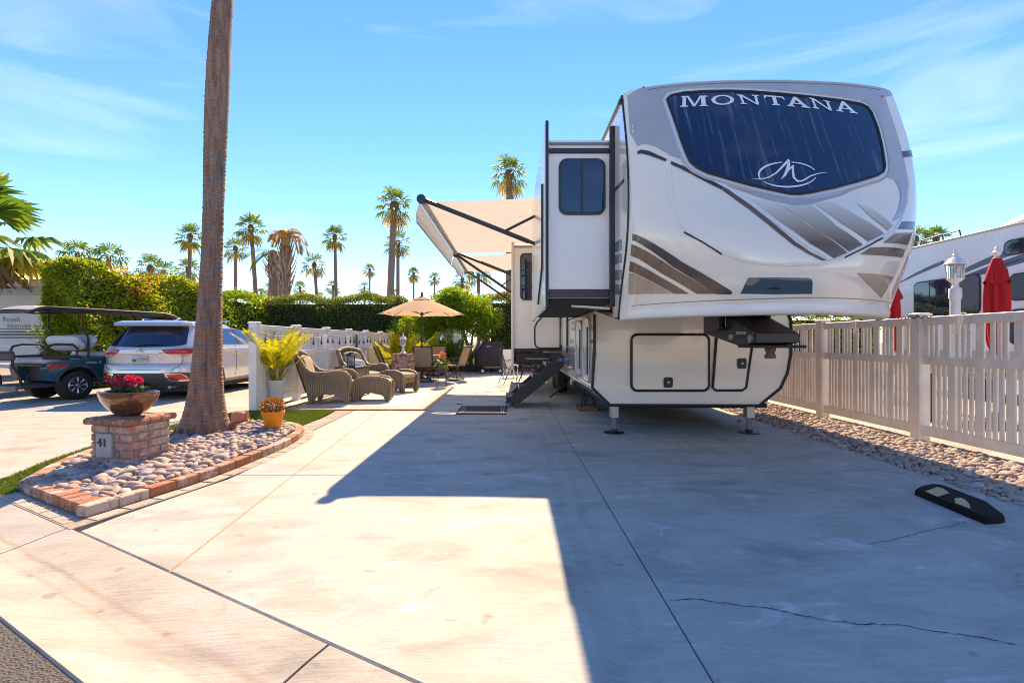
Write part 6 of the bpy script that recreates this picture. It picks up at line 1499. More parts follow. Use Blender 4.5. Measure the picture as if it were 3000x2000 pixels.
for sg in (1, -1):
    lp = [(sg*.50, y, z) for y, z in ((-.74,.88),(-.80,1.0),(-.76,1.11),(-.60,1.15),(-.30,1.14),(-.22,1.06),(-.24,.90),(-.4,.86))]
    MB().tube(lp, .026, 8, True).build('armrest', m_plastic, cart)
    MB().prism([(-.80,.85),(-.2,.85),(-.16,.92),(-.3,.93),(-.6,.93),(-.83,.92)], sg*.475, sg*.525, 'x').build('arm_panel', m_plastic, cart)
    MB().tube([(sg*.50, y, z) for y, z in ((.85,.92),(.92,1.05),(.85,1.12),(.55,1.13),(.42,1.02))], .022, 8).build('armrest', m_plastic, cart)
    MB().tube([(sg*.50, -.02, .80), (sg*.50, -.02, 1.28), (sg*.52, -.14, 1.50), (sg*.52, -.14, 1.86)], .021, 8).build('roof_post', m_blk, cart)
    MB().tube([(sg*.50, 2.05, .95), (sg*.52, 1.62, 1.86)], .021, 8).build('roof_post', m_blk, cart)
    MB().tube([(sg*.52, -.9, 1.84), (sg*.52, -.4, 1.80), (sg*.52, .1, 1.84)], .014, 6).build('roof_brace', m_blk, cart)
    MB().tube([(sg*.30, -1.18, 1.0), (sg*.30, -1.18, .74), (sg*.30, -1.06, .52), (sg*.30, -1.05, .34)], .025, 8).build('grab_bar_leg', m_blk, cart)
    for y in (0, 2.05):
        wv = MB().lathe([(.155,-.11),(.25,-.12),(.292,-.10),(.30,-.05),(.30,.05),(.292,.10),(.25,.12),(.155,.11)], 36).build('wheel', m_tire, cart); wv.matrix_basis = Matrix.Translation((sg*.47, y, .30)) @ Matrix.Rotation(sg*math.radians(90), 4, 'Y')
        rim = MB().lathe([(.175,.112),(.165,.125),(.155,.112),(.15,.04)], 32, caps=False)
        for k in range(8):
            an = 2*math.pi*k/8; ct, sn = math.cos(an), math.sin(an); rim.tube([(.035*ct, .035*sn, .095), (.158*ct, .158*sn, .11)], [.012, .024], 5)
        rim.lathe([(.045,.08),(.045,.115),(.02,.125)], 14)
        o = bpy.data.objects.new('rim', rim.mesh('rim', m_steel)); col.objects.link(o); o.parent = wv
        o = bpy.data.objects.new('rim_barrel', MB().lathe([(.152,-.10),(.152,.035)], 24, caps=False).lathe([(.15,.0),(.0,.0)], 24, caps=False).mesh('rim_barrel', m_blk)); col.objects.link(o); o.parent = wv
MB().tube([(-.30,-1.18,1.0),(.30,-1.18,1.0)], .025, 8).build('grab_bar', m_blk, cart)
MB().box(-.34, .34, -1.20, -1.15, .84, .99, .02).build('grab_bar_pad', m_plastic, cart)
MB().box(-.30, .30, -1.215, -1.16, .70, .76, .01).build('grab_bar_step', m_strgrey, cart)
MB().box(-.42, .42, -1.12, -.46, .29, .36, .015).build('footplate', m_plastic, cart)
MB().box(-.32, .32, -1.15, -1.10, .24, .34, .008).build('footplate_edge', mat('taupe_trim', (.20, .18, .16), .5), cart)
MB().box(-.20, .20, -1.135, -1.12, .31, .335, .004).build('reflector', m_red, cart)
m_roofc = mat('cart_roof_beige', (.52, .50, .47), .4, var=.06)
def roof(a, b):
    y = -1.05+2.95*b; x = (a*2-1)*.62; z = 1.93-.05*abs(a*2-1)**3 - .10*max(0, (b-.86)/.14)**2 - .09*max(0, (.10-b)/.10)**2; return (x, y, z)
MB().grid(roof, 15, 30).build('roof', m_roofc, cart, smooth=60)
MB().tube([roof(0, k/24) for k in range(25)] + [roof(1, k/24) for k in range(24, -1, -1)], .032, 6, True).build('roof_rim', m_blk, cart)
MB().grid(lambda a, b: (lambda q: (q[0], q[1], q[2]-.03))(roof(a, b)), 15, 30).build('roof_liner', m_plastic, cart, smooth=60)
for o_ in cart.children:
    if o_.name.split('.')[0] in ('front_backrest','rear_backrest','rear_seat','seat_base','armrest','arm_panel','roof_post','roof_brace','grab_bar','grab_bar_leg','grab_bar_pad','grab_bar_step','footplate','footplate_edge','reflector','roof','roof_rim','roof_liner','front_seat'): o_.location.y += .26
hdg = math.atan2(-.28, .96); place(cart, (-9.20, 9.72, 0), hdg, .96)

# ------------------------------------------------------------------ white travel trailer at far left
tt = thing('travel_trailer', 'white travel trailer with brown stripes partly hidden by the hedge at left', 'trailer', (-16.8, 16, 0))
m_ttw = mat('old_white_siding', (.62, .63, .64), .35, var=.04, vscale=2); m_ttb = mat('trailer_brown_stripe', (.10, .075, .06), .5)
MB().prism([(16.0,.45),(22,.45),(22,3.1),(21.9,3.22),(16.15,3.22),(16.0,2.9)], -18.3, -15.3, 'x').build('body', m_ttw, tt)
MB().box(-18.3, -15.3, 15.94, 16.2, 2.98, 3.24, .06).build('roof_cap', m_ttw, tt)
MB().box(-18.25, -15.35, 15.97, 15.997, 2.70, 2.92).build('blue_band', m_swoosh if False else mat('pale_blue_band', (.34, .42, .50), .4), tt)
for x in (-17.2, -16.85, -16.15): MB().box(x, x+.14, 15.945, 15.972, 2.78, 2.83, .006).build('clearance_light', m_amber, tt)
for z, h in ((1.46,.045),(1.36,.055),(1.27,.04),(1.57,.02)): MB().box(-18.3, -15.35, 15.985, 15.9975, z, z+h).build('stripe', m_ttb, tt)
MB().box(-18.3, -15.32, 15.98, 15.9975, .98, 1.02).build('belt_trim', m_alum, tt)
m_ttl = mat('lettering_grey', (.20, .20, .22), .5)
set_text('lettering', 'Royals', .23, m_ttl, tt, Matrix.Translation((-16.72, 15.994, 1.90)) @ FACE_CAM)
set_text('lettering', 'International', .22, m_ttl, tt, Matrix.Translation((-16.30, 15.994, 1.68)) @ FACE_CAM)
MB().box(-16.05, -15.8, 17.0, 17.9, 3.22, 3.48, .05).build('roof_vent', m_ttw, tt)
for x in (-17.9, -15.6): MB().box(x, x+.12, 16.2, 16.4, 0, .45, .01).build('stand', m_blkmet, tt)
# ------------------------------------------------------------------ outdoor rug and doormat
m_rug = mat('pale_woven_rug', (.74, .70, .64), .95, var=.08, vscale=9, bump=.5, bscale=160)
m_rugd = mat('dark_rug_border', (.10, .075, .065), .95, var=.2, vscale=12, bump=.5, bscale=160)
m_rugm = mat('taupe_rug_stripe', (.52, .46, .40), .95, var=.15, vscale=12, bump=.5, bscale=160)
rug = thing('outdoor_rug', 'large pale outdoor rug with dark border under the wicker chairs', 'rug', (-2.7, 10, 0))
rx0, rx1, ry0, ry1 = -3.92, -1.45, 8.03, 12.06
MB().grid(lambda a, b: (rx0+(rx1-rx0)*a, ry0+(ry1-ry0)*b, .010+.003*math.sin(a*31+b*5)*(b < .06)+.002*math.sin(b*40)*(a > .96)), 30, 40).build('weave', m_rug, rug)
def frame_strip(d0, d1, m, nm, z):
    a, b = (rx0+d0, rx1-d0, ry0+d0, ry1-d0), (rx0+d1, rx1-d1, ry0+d1, ry1-d1)
    V = [(a[0],a[2],z),(a[1],a[2],z),(a[1],a[3],z),(a[0],a[3],z),(b[0],b[2],z),(b[1],b[2],z),(b[1],b[3],z),(b[0],b[3],z)]
    MB().add(V, [(0,1,5,4),(1,2,6,5),(2,3,7,6),(3,0,4,7)]).build(nm, m, rug, smooth=0)
frame_strip(0, .06, m_rugd, 'border', .0155); frame_strip(.08, .22, m_rugm, 'border_stripe', .0155); frame_strip(.33, .36, m_rugm, 'border_stripe', .0155); frame_strip(.42, .45, m_rugm, 'border_stripe', .0155)
mt = thing('doormat', 'dark woven doormat with pale edge lines at the foot of the steps', 'doormat', (-.5, 8.1, 0))
m_mat = mat('charcoal_mat', (.045, .042, .05), .95, var=.3, vscale=30, bump=.7, bscale=180); m_matl = mat('mat_line', (.36, .34, .32), .9)
ma = [G(1334,1215), G(1486,1215), G(1486,1191), G(1360,1191)]
MB().prism([(-.90,7.62),(-.08,7.62),(-.08,8.55),(-.90,8.55)], .0, .014).build('pile', m_mat, mt)
for d in (.05, .09):
    a, b = d, d+.012; z = .0165; o = (-.90, -.08, 7.62, 8.55)
    V = [(o[0]+a,o[2]+a,z),(o[1]-a,o[2]+a,z),(o[1]-a,o[3]-a,z),(o[0]+a,o[3]-a,z),(o[0]+b,o[2]+b,z),(o[1]-b,o[2]+b,z),(o[1]-b,o[3]-b,z),(o[0]+b,o[3]-b,z)]
    MB().add(V, [(0,1,5,4),(1,2,6,5),(2,3,7,6),(3,0,4,7)]).build('edge_line', m_matl, mt, smooth=0)

# ------------------------------------------------------------------ wicker seating
def wicker():
    t = NT('wicker'); p = t.pos(True)
    w1 = t.n('ShaderNodeTexWave', wave_type='BANDS', bands_direction='Z'); w1.inputs['Scale'].default_value = 16; w1.inputs['Distortion'].default_value = 1.2; t.l(p, w1.inputs['Vector'])
    w2 = t.n('ShaderNodeTexWave', wave_type='BANDS', bands_direction='DIAGONAL'); w2.inputs['Scale'].default_value = 15; w2.inputs['Distortion'].default_value = .6; t.l(t.mapv(p, (1,1,.0)), w2.inputs['Vector'])
    k = t.mix(1.0, w1.outputs['Color'], w2.outputs['Color'], 'MULTIPLY'); n = t.noise(p, 30, 4)
    c = t.ramp(k, [(.0, (.12, .085, .05)), (.25, (.32, .24, .15)), (.7, (.48, .37, .25))]); c = t.mix(t.ramp(n, [(.4, 0.0), (.7, .3)]), c, (.30, .26, .21))
    MATS['wicker'] = t.done(t.bsdf(c, .6, 0, k, .9, .012)); return MATS['wicker']
m_wick = wicker(); m_cush = mat('khaki_cushion', (.42, .36, .24), .9, var=.08, vscale=7, bump=.2, bscale=120); m_pill = mat('white_pillow', (.72, .70, .68), .9, var=.05)
def softbox(x0, x1, y0, y1, z0, z1, r=.06, crown=.02):
    def f(a, b):
        th = 2*math.pi*a; ph = math.pi*(b-.5); e = 3.2
        sg = lambda v, q: math.copysign(abs(v)**q, v)
        cx, cy, cz = (x0+x1)/2, (y0+y1)/2, (z0+z1)/2
        x = sg(math.cos(th), 2/8)*sg(math.cos(ph), 2/4); y = sg(math.sin(th), 2/8)*sg(math.cos(ph), 2/4); z = sg(math.sin(ph), 2/3)
        return (cx+x*(x1-x0)/2, cy+y*(y1-y0)/2, cz+z*(z1-z0)/2*(1+.15*(1-abs(x))*(1-abs(y))))
    return MB().grid(f, 48, 15, wrap=True)
def side_profile(): return [(.37,.0),(.31,.0),(.26,.10),(.10,.17),(-.10,.17),(-.24,.10),(-.28,.0),(-.34,.0),(-.40,.30),(-.60,.86),(-.55,.90),(-.43,.70),(-.36,.60),(-.28,.555),(-.10,.545),(.18,.575),(.30,.56),(.375,.50),(.395,.40)]
def make_wicker_chair(label, pillow=False):
    t = thing('wicker_armchair', label, 'armchair', (0,0,0), 'wicker armchairs on the rug')
    for sg in (1, -1):
        MB().prism(side_profile(), sg*.29, sg*.36, 'x').build('side_panel', m_wick, t, smooth=40)
        roll = [(sg*.335, y, z) for y, z in ((-.58,.88),(-.50,.76),(-.42,.65),(-.33,.575),(-.20,.545),(0,.555),(.18,.58),(.30,.565),(.375,.50),(.39,.38),(.375,.20),(.345,.02))]
        MB().tube(roll, [.05,.055,.055,.055,.055,.055,.055,.055,.052,.045,.035,.028], 10).build('rolled_arm', m_wick, t, smooth=60)
        MB().tube([(sg*.325, -.31, .0), (sg*.325, -.37, .28)], [.026, .034], 8).build('back_leg', m_wick, t)
    def back(a, b):
        x = (a*2-1)*.32; z = .20+(.70+.075*(1-(a*2-1)**2))*b; y = -.36-.23*(z-.2)/.7 - .05*(1-(a*2-1)**2); return (x, y, z)
    MB().grid(back, 14, 14).grid(lambda a, b: (lambda q: (q[0], q[1]-.05, q[2]))(back(a, b)), 14, 14).build('backrest', m_wick, t, smooth=60)
    MB().tube([back(k/16, 1) for k in range(17)], .05, 10).build('rolled_back', m_wick, t, smooth=60)
    MB().box(-.30, .30, -.36, .37, .22, .32, .01).build('seat_frame', m_wick, t)
    softbox(-.285, .285, -.34, .38, .31, .44).build('seat_cushion', m_cush, t, smooth=70)
    bc = softbox(-.26, .26, -.09, .07, .0, .46); bc.v = [tuple(Matrix.Translation((0, -.40, .44)) @ Matrix.Rotation(math.radians(17), 4, 'X') @ Vector(v)) for v in bc.v]; bc.build('back_cushion', m_cush, t, smooth=70)
    if pillow:
        q = softbox(-.20, .20, -.05, .05, -.14, .14); q.v = [tuple(Matrix.Translation((.05, -.22, .58)) @ Matrix.Rotation(math.radians(25), 4, 'X') @ Vector(v)) for v in q.v]
        return t, q
    return t, None
c1, _ = make_wicker_chair('brown wicker armchair in front, seen from its side beside the footstool'); place(c1, (-3.42, 9.12, .015), math.radians(-82), .98)
c2, q = make_wicker_chair('brown wicker armchair further back with a white pillow by the fence', True); place(c2, (-3.45, 11.30, .015), math.radians(-122), 1.0)
pi_ = thing('pillow', 'white scatter pillow on the rear wicker armchair', 'pillow', (0,0,0)); q.build('cover', m_pill, pi_, smooth=70); place(pi_, (-3.45, 11.30, .015), math.radians(-122))
def make_ottoman(label):
    t = thing('wicker_ottoman', label, 'ottoman', (0,0,0), 'wicker ottomans on the rug')
    pf = [(.33,.0),(.27,.0),(.22,.10),(.08,.16),(-.08,.16),(-.22,.10),(-.27,.0),(-.33,.0),(-.36,.22),(-.35,.34),(-.28,.41),(-.12,.455),(.12,.455),(.28,.41),(.35,.34),(.36,.22)]
    for sg in (1, -1):
        MB().prism(pf, sg*.20, sg*.26, 'x').build('side_panel', m_wick, t, smooth=40)
        MB().tube([(sg*.235, y, z) for y, z in ((.33,.02),(.36,.22),(.35,.34),(.28,.41),(.12,.45),(-.12,.45),(-.28,.41),(-.35,.34),(-.36,.22),(-.33,.02))], .045, 10).build('rolled_edge', m_wick, t, smooth=60)
    MB().box(-.22, .22, -.33, .33, .20, .32, .01).build('seat_frame', m_wick, t)
    softbox(-.205, .205, -.36, .36, .30, .43).build('cushion', m_cush, t, smooth=70); return t
o1 = make_ottoman('wicker footstool in front, arched sides, beside the near armchair'); place(o1, (-2.73, 9.42, .015), math.radians(-82), .98)
o2 = copy_tree(o1, None, 'wicker footstool with pale cushion beside the brick pillar'); place(o2, (-2.62, 11.05, .015), math.radians(-118), 1.02)
stb = thing('wicker_side_table', 'square wicker side table with glass top between the armchairs', 'side table', (0,0,0))
MB().box(-.26, .26, -.26, .26, .03, .60, .02).build('woven_body', m_wick, stb)
for x in (-.24, .24):
    for y in (-.24, .24): MB().tube([(x, y, 0), (x, y, .6)], .03, 8).build('leg', m_wick, stb)
MB().box(-.32, .32, -.32, .32, .605, .618, .004).build('glass_top', m_glassl, stb)
place(stb, (-3.42, 10.25, .015), math.radians(-12))
lan = thing('candle_lantern', 'black metal lantern with a yellow candle on the wicker side table', 'lantern', (0,0,0))
MB().box(-.08, .08, -.08, .08, 0, .018, .004).build('base', m_blkmet, lan)
for x in (-.07, .07):
    for y in (-.07, .07): MB().box(x-.008, x+.008, y-.008, y+.008, .018, .22).build('corner_bar', m_blkmet, lan)
MB().lathe([(.115,.22),(.115,.23),(.05,.285),(.045,.30),(.03,.305)], 4).build('roof', m_blkmet, lan).rotation_euler = (0,0,0)
MB().tube([(.028*math.cos(a), 0, .325+.03*math.sin(a)) for a in [2*math.pi*k/14 for k in range(14)]], .005, 5, True).build('ring', m_blkmet, lan)
MB().lathe([(.035,.018),(.035,.12),(.02,.125)], 16).build('candle', mat('yellow_wax', (.62, .36, .03), .6), lan)
for k in range(4):
    Mr = Matrix.Rotation(k*math.pi/2, 4, 'Z'); MB(Mr).box(-.062, .062, .066, .069, .02, .218).build('pane', m_lampgl, lan)
place(lan, (-3.40, 10.12, .633), math.radians(20))

# ------------------------------------------------------------------ brick pillars with lanterns
def brick_post(label, loc, w, h, rz=0.0):
    t = thing('brick_pillar', label, 'pillar', (0,0,0)); hw = w/2; MB().box(-hw+.008, hw-.008, -hw+.008, hw-.008, 0, h-.004).build('mortar', m_mortar, t)
    bh = .064; c = 0; z = .004; cache = {}
    while z+bh < h+.01:
        for s in range(4):
            Mr = Matrix.Rotation(s*math.pi/2, 4, 'Z'); off = -hw + (.0 if (c+s) % 2 == 0 else -.10); x = off
            while x < hw-.05:
                a, b = max(x, -hw)+.0, min(x+.195, hw-.052)
                if b-a > .03: link('brick', MB(Mr).box(a, b, -hw, -hw+.05, z, z+bh, .005).mesh('brick', m_brick_r, 30), t)
                x += .207
        z += bh+.012; c += 1
    place(t, loc, rz); return t
brick_post('red brick pillar beside the rug carrying a white lantern', (-2.83, 12.46, 0), .50, .85)
brick_post('red brick pillar further back with a green dish and lantern', (-2.60, 17.75, 0), .40, .82)
def pill_lamp(label, loc, s):
    t = thing('post_lantern', label, 'lantern', (0,0,0)); MB().lathe([(.10*s,0),(.10*s,.02*s),(.05*s,.05*s),(.04*s,.09*s),(.055*s,.12*s),(.04*s,.15*s)], 16).build('foot', m_whitep, t); lantern(t, .14*s, s*.72, 8); place(t, loc); return t
pill_lamp('white glass lantern on the near brick pillar', (-2.83, 12.46, .855), .82)
pill_lamp('white glass lantern on the far brick pillar above a green dish', (-2.60, 17.75, .99), .72)
gd = thing('green_dish', 'green glazed dish under the far lantern', 'dish', (0,0,0)); MB().lathe([(.06,0),(.10,.02),(.20,.11),(.21,.13),(.19,.13),(.10,.06)], 20, caps=False).build('bowl', mat('green_glaze', (.05, .22, .17), .25), gd)
MB().lathe([(.05,.0),(.05,.165)], 12).build('stem', m_whitep, gd); place(gd, (-2.60, 17.75, .825))

# ------------------------------------------------------------------ parasol, table, sling chairs
m_canv = fabric('tan_canvas', (.66, .45, .26), (.76, .54, .33)); m_bronze = mat('bronze_frame', (.075, .058, .045), .4, .5, var=.2)
um = thing('parasol', 'open tan parasol over the patio table', 'parasol', (0,0,0))
n8 = 8
def canopy(r0, z0, r1, z1, sag):
    mb = MB(); A = []
    for k in range(n8):
        for i in range(6):
            t = i/6; a0, a1 = 2*math.pi*k/n8, 2*math.pi*(k+1)/n8
            for j in range(8):
                q = j/7; r = r0+(r1-r0)*q; z = z0+(z1-z0)*q**1.12; x = r*((1-t)*math.cos(a0)+t*math.cos(a1)); y = r*((1-t)*math.sin(a0)+t*math.sin(a1)); A.append((x, y, z - sag*math.sin(math.pi*t)*q*.5 + sag*q*0))
    N = n8*6; F = [(i*8+j, ((i+1) % N)*8+j, ((i+1) % N)*8+j+1, i*8+j+1) for i in range(N) for j in range(7)]
    return mb.add(A, F)
canopy(.16, 2.49, 1.36, 2.0, -.05).build('canopy', m_canv, um, smooth=25)
canopy(.03, 2.58, .34, 2.46, .02).build('vent_cap', m_canv, um, smooth=25)
for k in range(n8):
    a = 2*math.pi*k/n8; MB().tube([(.05*math.cos(a), .05*math.sin(a), 2.50), (1.34*math.cos(a), 1.34*math.sin(a), 1.985)], .010, 5).build('rib', m_bronze, um)
    MB().tube([(.05*math.cos(a), .05*math.sin(a), 2.02), (.72*math.cos(a), .72*math.sin(a), 2.215)], .008, 5).build('strut', m_bronze, um)
MB().tube([(0,0,.04),(0,0,2.58)], .024, 12).build('pole', m_bronze, um)
MB().lathe([(.02,2.56),(.045,2.59),(.03,2.63),(.045,2.66),(.03,2.69),(.005,2.71)], 12).build('finial', m_bronze, um)
MB().lathe([(.26,0),(.26,.03),(.06,.07),(.035,.30)], 20).build('base', m_bronze, um)
MB().lathe([(.05,1.98),(.05,2.06)], 12).build('runner', m_bronze, um)
UX, UY = -2.83, 15.05; place(um, (UX, UY, 0), math.radians(10))
tb2 = thing('patio_table', 'round bronze patio table under the tan parasol', 'table', (0,0,0))
MB().lathe([(.03,.70),(.60,.70),(.62,.712),(.60,.724),(.03,.724)], 36).build('table_top', m_bronze, tb2)
for k in range(4):
    a = math.pi/4+k*math.pi/2; MB().tube([(.42*math.cos(a), .42*math.sin(a), .70), (.34*math.cos(a), .34*math.sin(a), .3), (.46*math.cos(a), .46*math.sin(a), .01)], .018, 6).build('leg', m_bronze, tb2)
place(tb2, (UX, UY, 0))
m_sling = mat('tan_sling', (.40, .30, .19), .85, var=.08, vscale=12, bump=.3, bscale=200)
def sling_chair(label):
    t = thing('patio_chair', label, 'chair', (0,0,0), 'tan sling patio chairs')
    MB().grid(lambda a, b: ((a*2-1)*.24, -.22-.20*b-.02*math.sin(math.pi*a), .46+.52*b), 5, 8).build('backrest', m_sling, t, smooth=60)
    MB().grid(lambda a, b: ((a*2-1)*.24, -.22+.48*b, .44-.02*math.sin(math.pi*b)), 5, 6).build('seat', m_sling, t, smooth=60)
    for sg in (1, -1):
        MB().tube([(sg*.26, .27, .43), (sg*.26, -.20, .43), (sg*.26, -.24, .50), (sg*.26, -.44, 1.0)], .019, 8).build('side_rail', m_bronze, t)
        MB().tube([(sg*.28, -.32, .68), (sg*.31, -.10, .66), (sg*.31, .20, .64), (sg*.30, .27, .58), (sg*.27, .24, .44)], .017, 8).build('arm', m_bronze, t)
    MB().tube([(-.26,-.44,1.0),(0,-.45,1.02),(.26,-.44,1.0)], .019, 8).build('top_rail', m_bronze, t)
    for k in range(4): MB().tube([(-.20+.13*k, -.235, .45), (-.135+.13*k, -.265, .56)], .007, 5).build('lattice_bar', m_bronze, t)
    MB().box(-.25, .25, -.20, .24, .405, .425, .004).build('seat_plate', m_bronze, t)
    MB().lathe([(.11,.28),(.11,.30),(.04,.32),(.035,.40)], 16).build('swivel', m_bronze, t)
    for k in range(4):
        a = math.pi/4+k*math.pi/2; MB().tube([(.03*math.cos(a), .03*math.sin(a), .30), (.12*math.cos(a), .12*math.sin(a), .14), (.28*math.cos(a), .28*math.sin(a), .03)], .014, 6).build('leg', m_bronze, t)
    MB().tube([(.27*math.cos(a), .27*math.sin(a), .02) for a in [2*math.pi*k/24 for k in range(24)]], .014, 6, True).build('base_ring', m_bronze, t); return t
s1 = sling_chair('tan sling patio chair with its back to us right of the near pillar'); place(s1, (-2.52, 13.75, 0), math.radians(4))
for lb, loc, rz in (('tan sling patio chair turned sideways at the right of the table', (-1.72, 14.5, 0), math.radians(65)), ('tan sling patio chair at the left of the table behind the near pillar', (-3.62, 14.3, 0), math.radians(-60)), ('tan sling patio chair on the far side of the parasol table', (-2.6, 16.1, 0), math.radians(170))):
    place(copy_tree(s1, None, lb), loc, rz)
# red cooler cabinet
rcb = thing('red_cooler', 'red metal cooler chest behind the patio chairs', 'cooler', (0,0,0)); m_redm = mat('red_enamel', (.36, .03, .03), .35, var=.1)
MB().box(-.25, .25, -.22, .22, .12, .80, .02).build('chest', m_redm, rcb); MB().box(-.26, .26, -.23, .23, .805, .86, .015).build('lid', m_redm, rcb); MB().box(-.252, .252, -.227, -.221, .55, .59).build('band', m_white, rcb)
for x in (-.2, .2): MB().box(x-.03, x+.03, -.15, .15, 0, .12).build('foot', m_blk, rcb)
place(rcb, (-2.98, 16.9, 0))
# iron plant stand with a bromeliad
ps = thing('plant_stand', 'black wire plant stand at the corner of the rug', 'plant stand', (0,0,0))
for k in range(4):
    a = math.pi/4+k*math.pi/2; MB().tube([(.16*math.cos(a), .16*math.sin(a), .46), (.145*math.cos(a), .145*math.sin(a), .30), (.165*math.cos(a), .165*math.sin(a), .0)], .007, 6).build('leg', m_blkmet, ps)
for z, r in ((.46,.165),(.40,.15),(.33,.148)): MB().tube([(r*math.cos(a), r*math.sin(a), z) for a in [2*math.pi*k/24 for k in range(24)]], .006, 5, True).build('ring', m_blkmet, ps)
MB().lathe([(.15,.335),(.0,.335)], 16, caps=False).build('tray', m_blkmet, ps)
ps_p = G(1293, 1137); place(ps, (ps_p.x, ps_p.y+.1, 0))
bp = thing('flower_pot', 'dark grey glazed pot on the wire plant stand', 'flower pot', (0,0,0))
MB().lathe([(.095,0),(.10,.01),(.145,.24),(.16,.25),(.16,.275),(.14,.275),(.13,.22),(.0,.22)], 28, caps=False).build('pot', mat('charcoal_glaze', (.06, .065, .075), .3, var=.3, vscale=6), bp); place(bp, (ps_p.x, ps_p.y+.1, .345))
br = thing('bromeliad', 'bromeliad with arching green leaves and a red flower head', 'plant', (ps_p.x, ps_p.y+.1, .57)); g = np.random.default_rng(9); V, F = [], []
for k in range(26):
    az = k*2.4; el = g.uniform(.35, 1.2); d = np.array([math.cos(az)*math.cos(el), math.sin(az)*math.cos(el), math.sin(el)]); p = np.array([ps_p.x, ps_p.y+.1, .57]); s = np.array([-math.sin(az), math.cos(az), 0]); L = g.uniform(.22, .36); prev = None
    for i in range(7):
        w = .022*math.sin(math.pi*(i/6*.85+.15)); V += [p-s*w, p+s*w]
        if i: F.append((len(V)-4, len(V)-3, len(V)-1, len(V)-2))
        d = d+np.array([0,0,-.28]); d /= np.linalg.norm(d); p = p+d*L/6
link('leaves', arr_mesh('leaves', np.array(V), np.array(F), m_hedgeg), br)
fp = np.array([ps_p.x, ps_p.y+.1, .80])+g.normal(0, .035, (60, 3)); leaf_obj('flower_head', fp, rnd_dirs(g, 60, 1.5), g.uniform(.06, .10, 60), g.uniform(.015, .03, 60), m_bloom, br)
# covered barbecue
bb = thing('covered_grill', 'barbecue grill under a dark purple black fabric cover at the back of the patio', 'grill', (0,0,0)); m_cov = mat('grill_cover', (.030, .026, .036), .75, var=.25, vscale=5, bump=.35, bscale=16)
def cov(a, b):
    th = 2*math.pi*a; lv = [(.60,.30,.28),(.62,.32,.50),(.60,.31,.72),(.58,.30,.80),(.40,.25,1.00),(.33,.20,1.14),(.28,.16,1.16),(.0,.0,1.17)]; f = b*(len(lv)-1); i = min(int(f), len(lv)-2); t = f-i; hx, hy, z = [lv[i][k]*(1-t)+lv[i+1][k]*t for k in range(3)]
    sg = lambda v: math.copysign(abs(v)**.28, v); return (hx*sg(math.cos(th))*(1+.02*math.sin(th*11)*(b < .4)), hy*sg(math.sin(th)), z+.012*math.sin(th*9)*(b < .05))
MB().grid(cov, 60, 29, wrap=True).build('cover', m_cov, bb, smooth=45)
set_text('logo_patch', 'weber', .07, m_white, bb, Matrix.Translation((-.14, -.262, .985)) @ Matrix.Rotation(math.radians(-22), 4, 'X') @ FACE_CAM)
m_beige = mat('beige_shelf', (.45, .34, .22), .6)
MB().box(-.36, .36, -.22, .22, .20, .27, .01).build('shelf', m_beige, bb)
for x in (-.33, .33):
    for y in (-.2, .2): MB().box(x-.02, x+.02, y-.02, y+.02, .02, .30).build('leg', m_blk, bb)
for x in (-.36, .28):
    wv = MB().lathe([(.05,-.025),(.085,-.025),(.095,0),(.085,.025),(.05,.025)], 20).build('wheel', m_blk, bb); wv.matrix_basis = Matrix.Translation((x, -.24, .095)) @ Matrix.Rotation(math.radians(90), 4, 'X')
    o = bpy.data.objects.new('hub', MB().lathe([(.055,-.02),(.055,.028),(.0,.03)], 16, caps=False).mesh('hub', m_white)); col.objects.link(o); o.parent = wv; o.rotation_euler = (0,0,0)
place(bb, (-.74, 17.55, 0), math.radians(8))
pt = thing('propane_tank', 'small cream propane tank beside the covered grill', 'propane tank', (0,0,0)); MB().lathe([(.12,0),(.12,.03),(.15,.05),(.155,.22),(.12,.29),(.05,.31)], 24).build('tank', mat('cream_enamel', (.58, .52, .42), .4), pt); MB().tube([(-.08,0,.29),(-.08,0,.38),(.08,0,.38),(.08,0,.29)], .012, 6).build('collar', m_beige, pt); place(pt, (-.18, 17.0, 0))
# strap-metal bistro chairs by the slide-out
def bistro(label):
    t = thing('metal_chair', label, 'chair', (0,0,0), 'black metal patio chairs by the steps'); 
    for sg in (1, -1):
        MB().tube([(sg*.21, .24, 0), (sg*.21, .20, .44), (sg*.21, -.20, .43), (sg*.20, -.34, .88)], .010, 6).build('front_leg', m_blkmet, t)
        MB().tube([(sg*.22, -.30, 0), (sg*.21, -.12, .43)], .010, 6).build('back_leg', m_blkmet, t)
        MB().tube([(sg*.22, .20, .43), (sg*.25, .18, .64), (sg*.24, -.10, .66), (sg*.21, -.27, .62)], .009, 6).build('arm', m_blkmet, t)
    MB().tube([(.20*math.cos(a), -.34-.0*math.sin(a), .86+.10*math.sin(a)) for a in [math.pi*k/12 for k in range(13)]], .010, 6).build('top_rail', m_blkmet, t)
    for k in range(8): x = -.18+.36*k/7; MB().tube([(x, .22, .43), (x, 0, .415), (x, -.20, .43), (x*.95, -.35, .90)], .006, 5).build('strap', m_blkmet, t)
    return t
b1 = bistro('black strap metal chair just left of the steps under the slide out'); place(b1, (-.02, 13.1, 0), math.radians(-70))
place(copy_tree(b1, None, 'black strap metal chair behind the steps further under the slide out'), (.48, 13.5, 0), math.radians(-95))
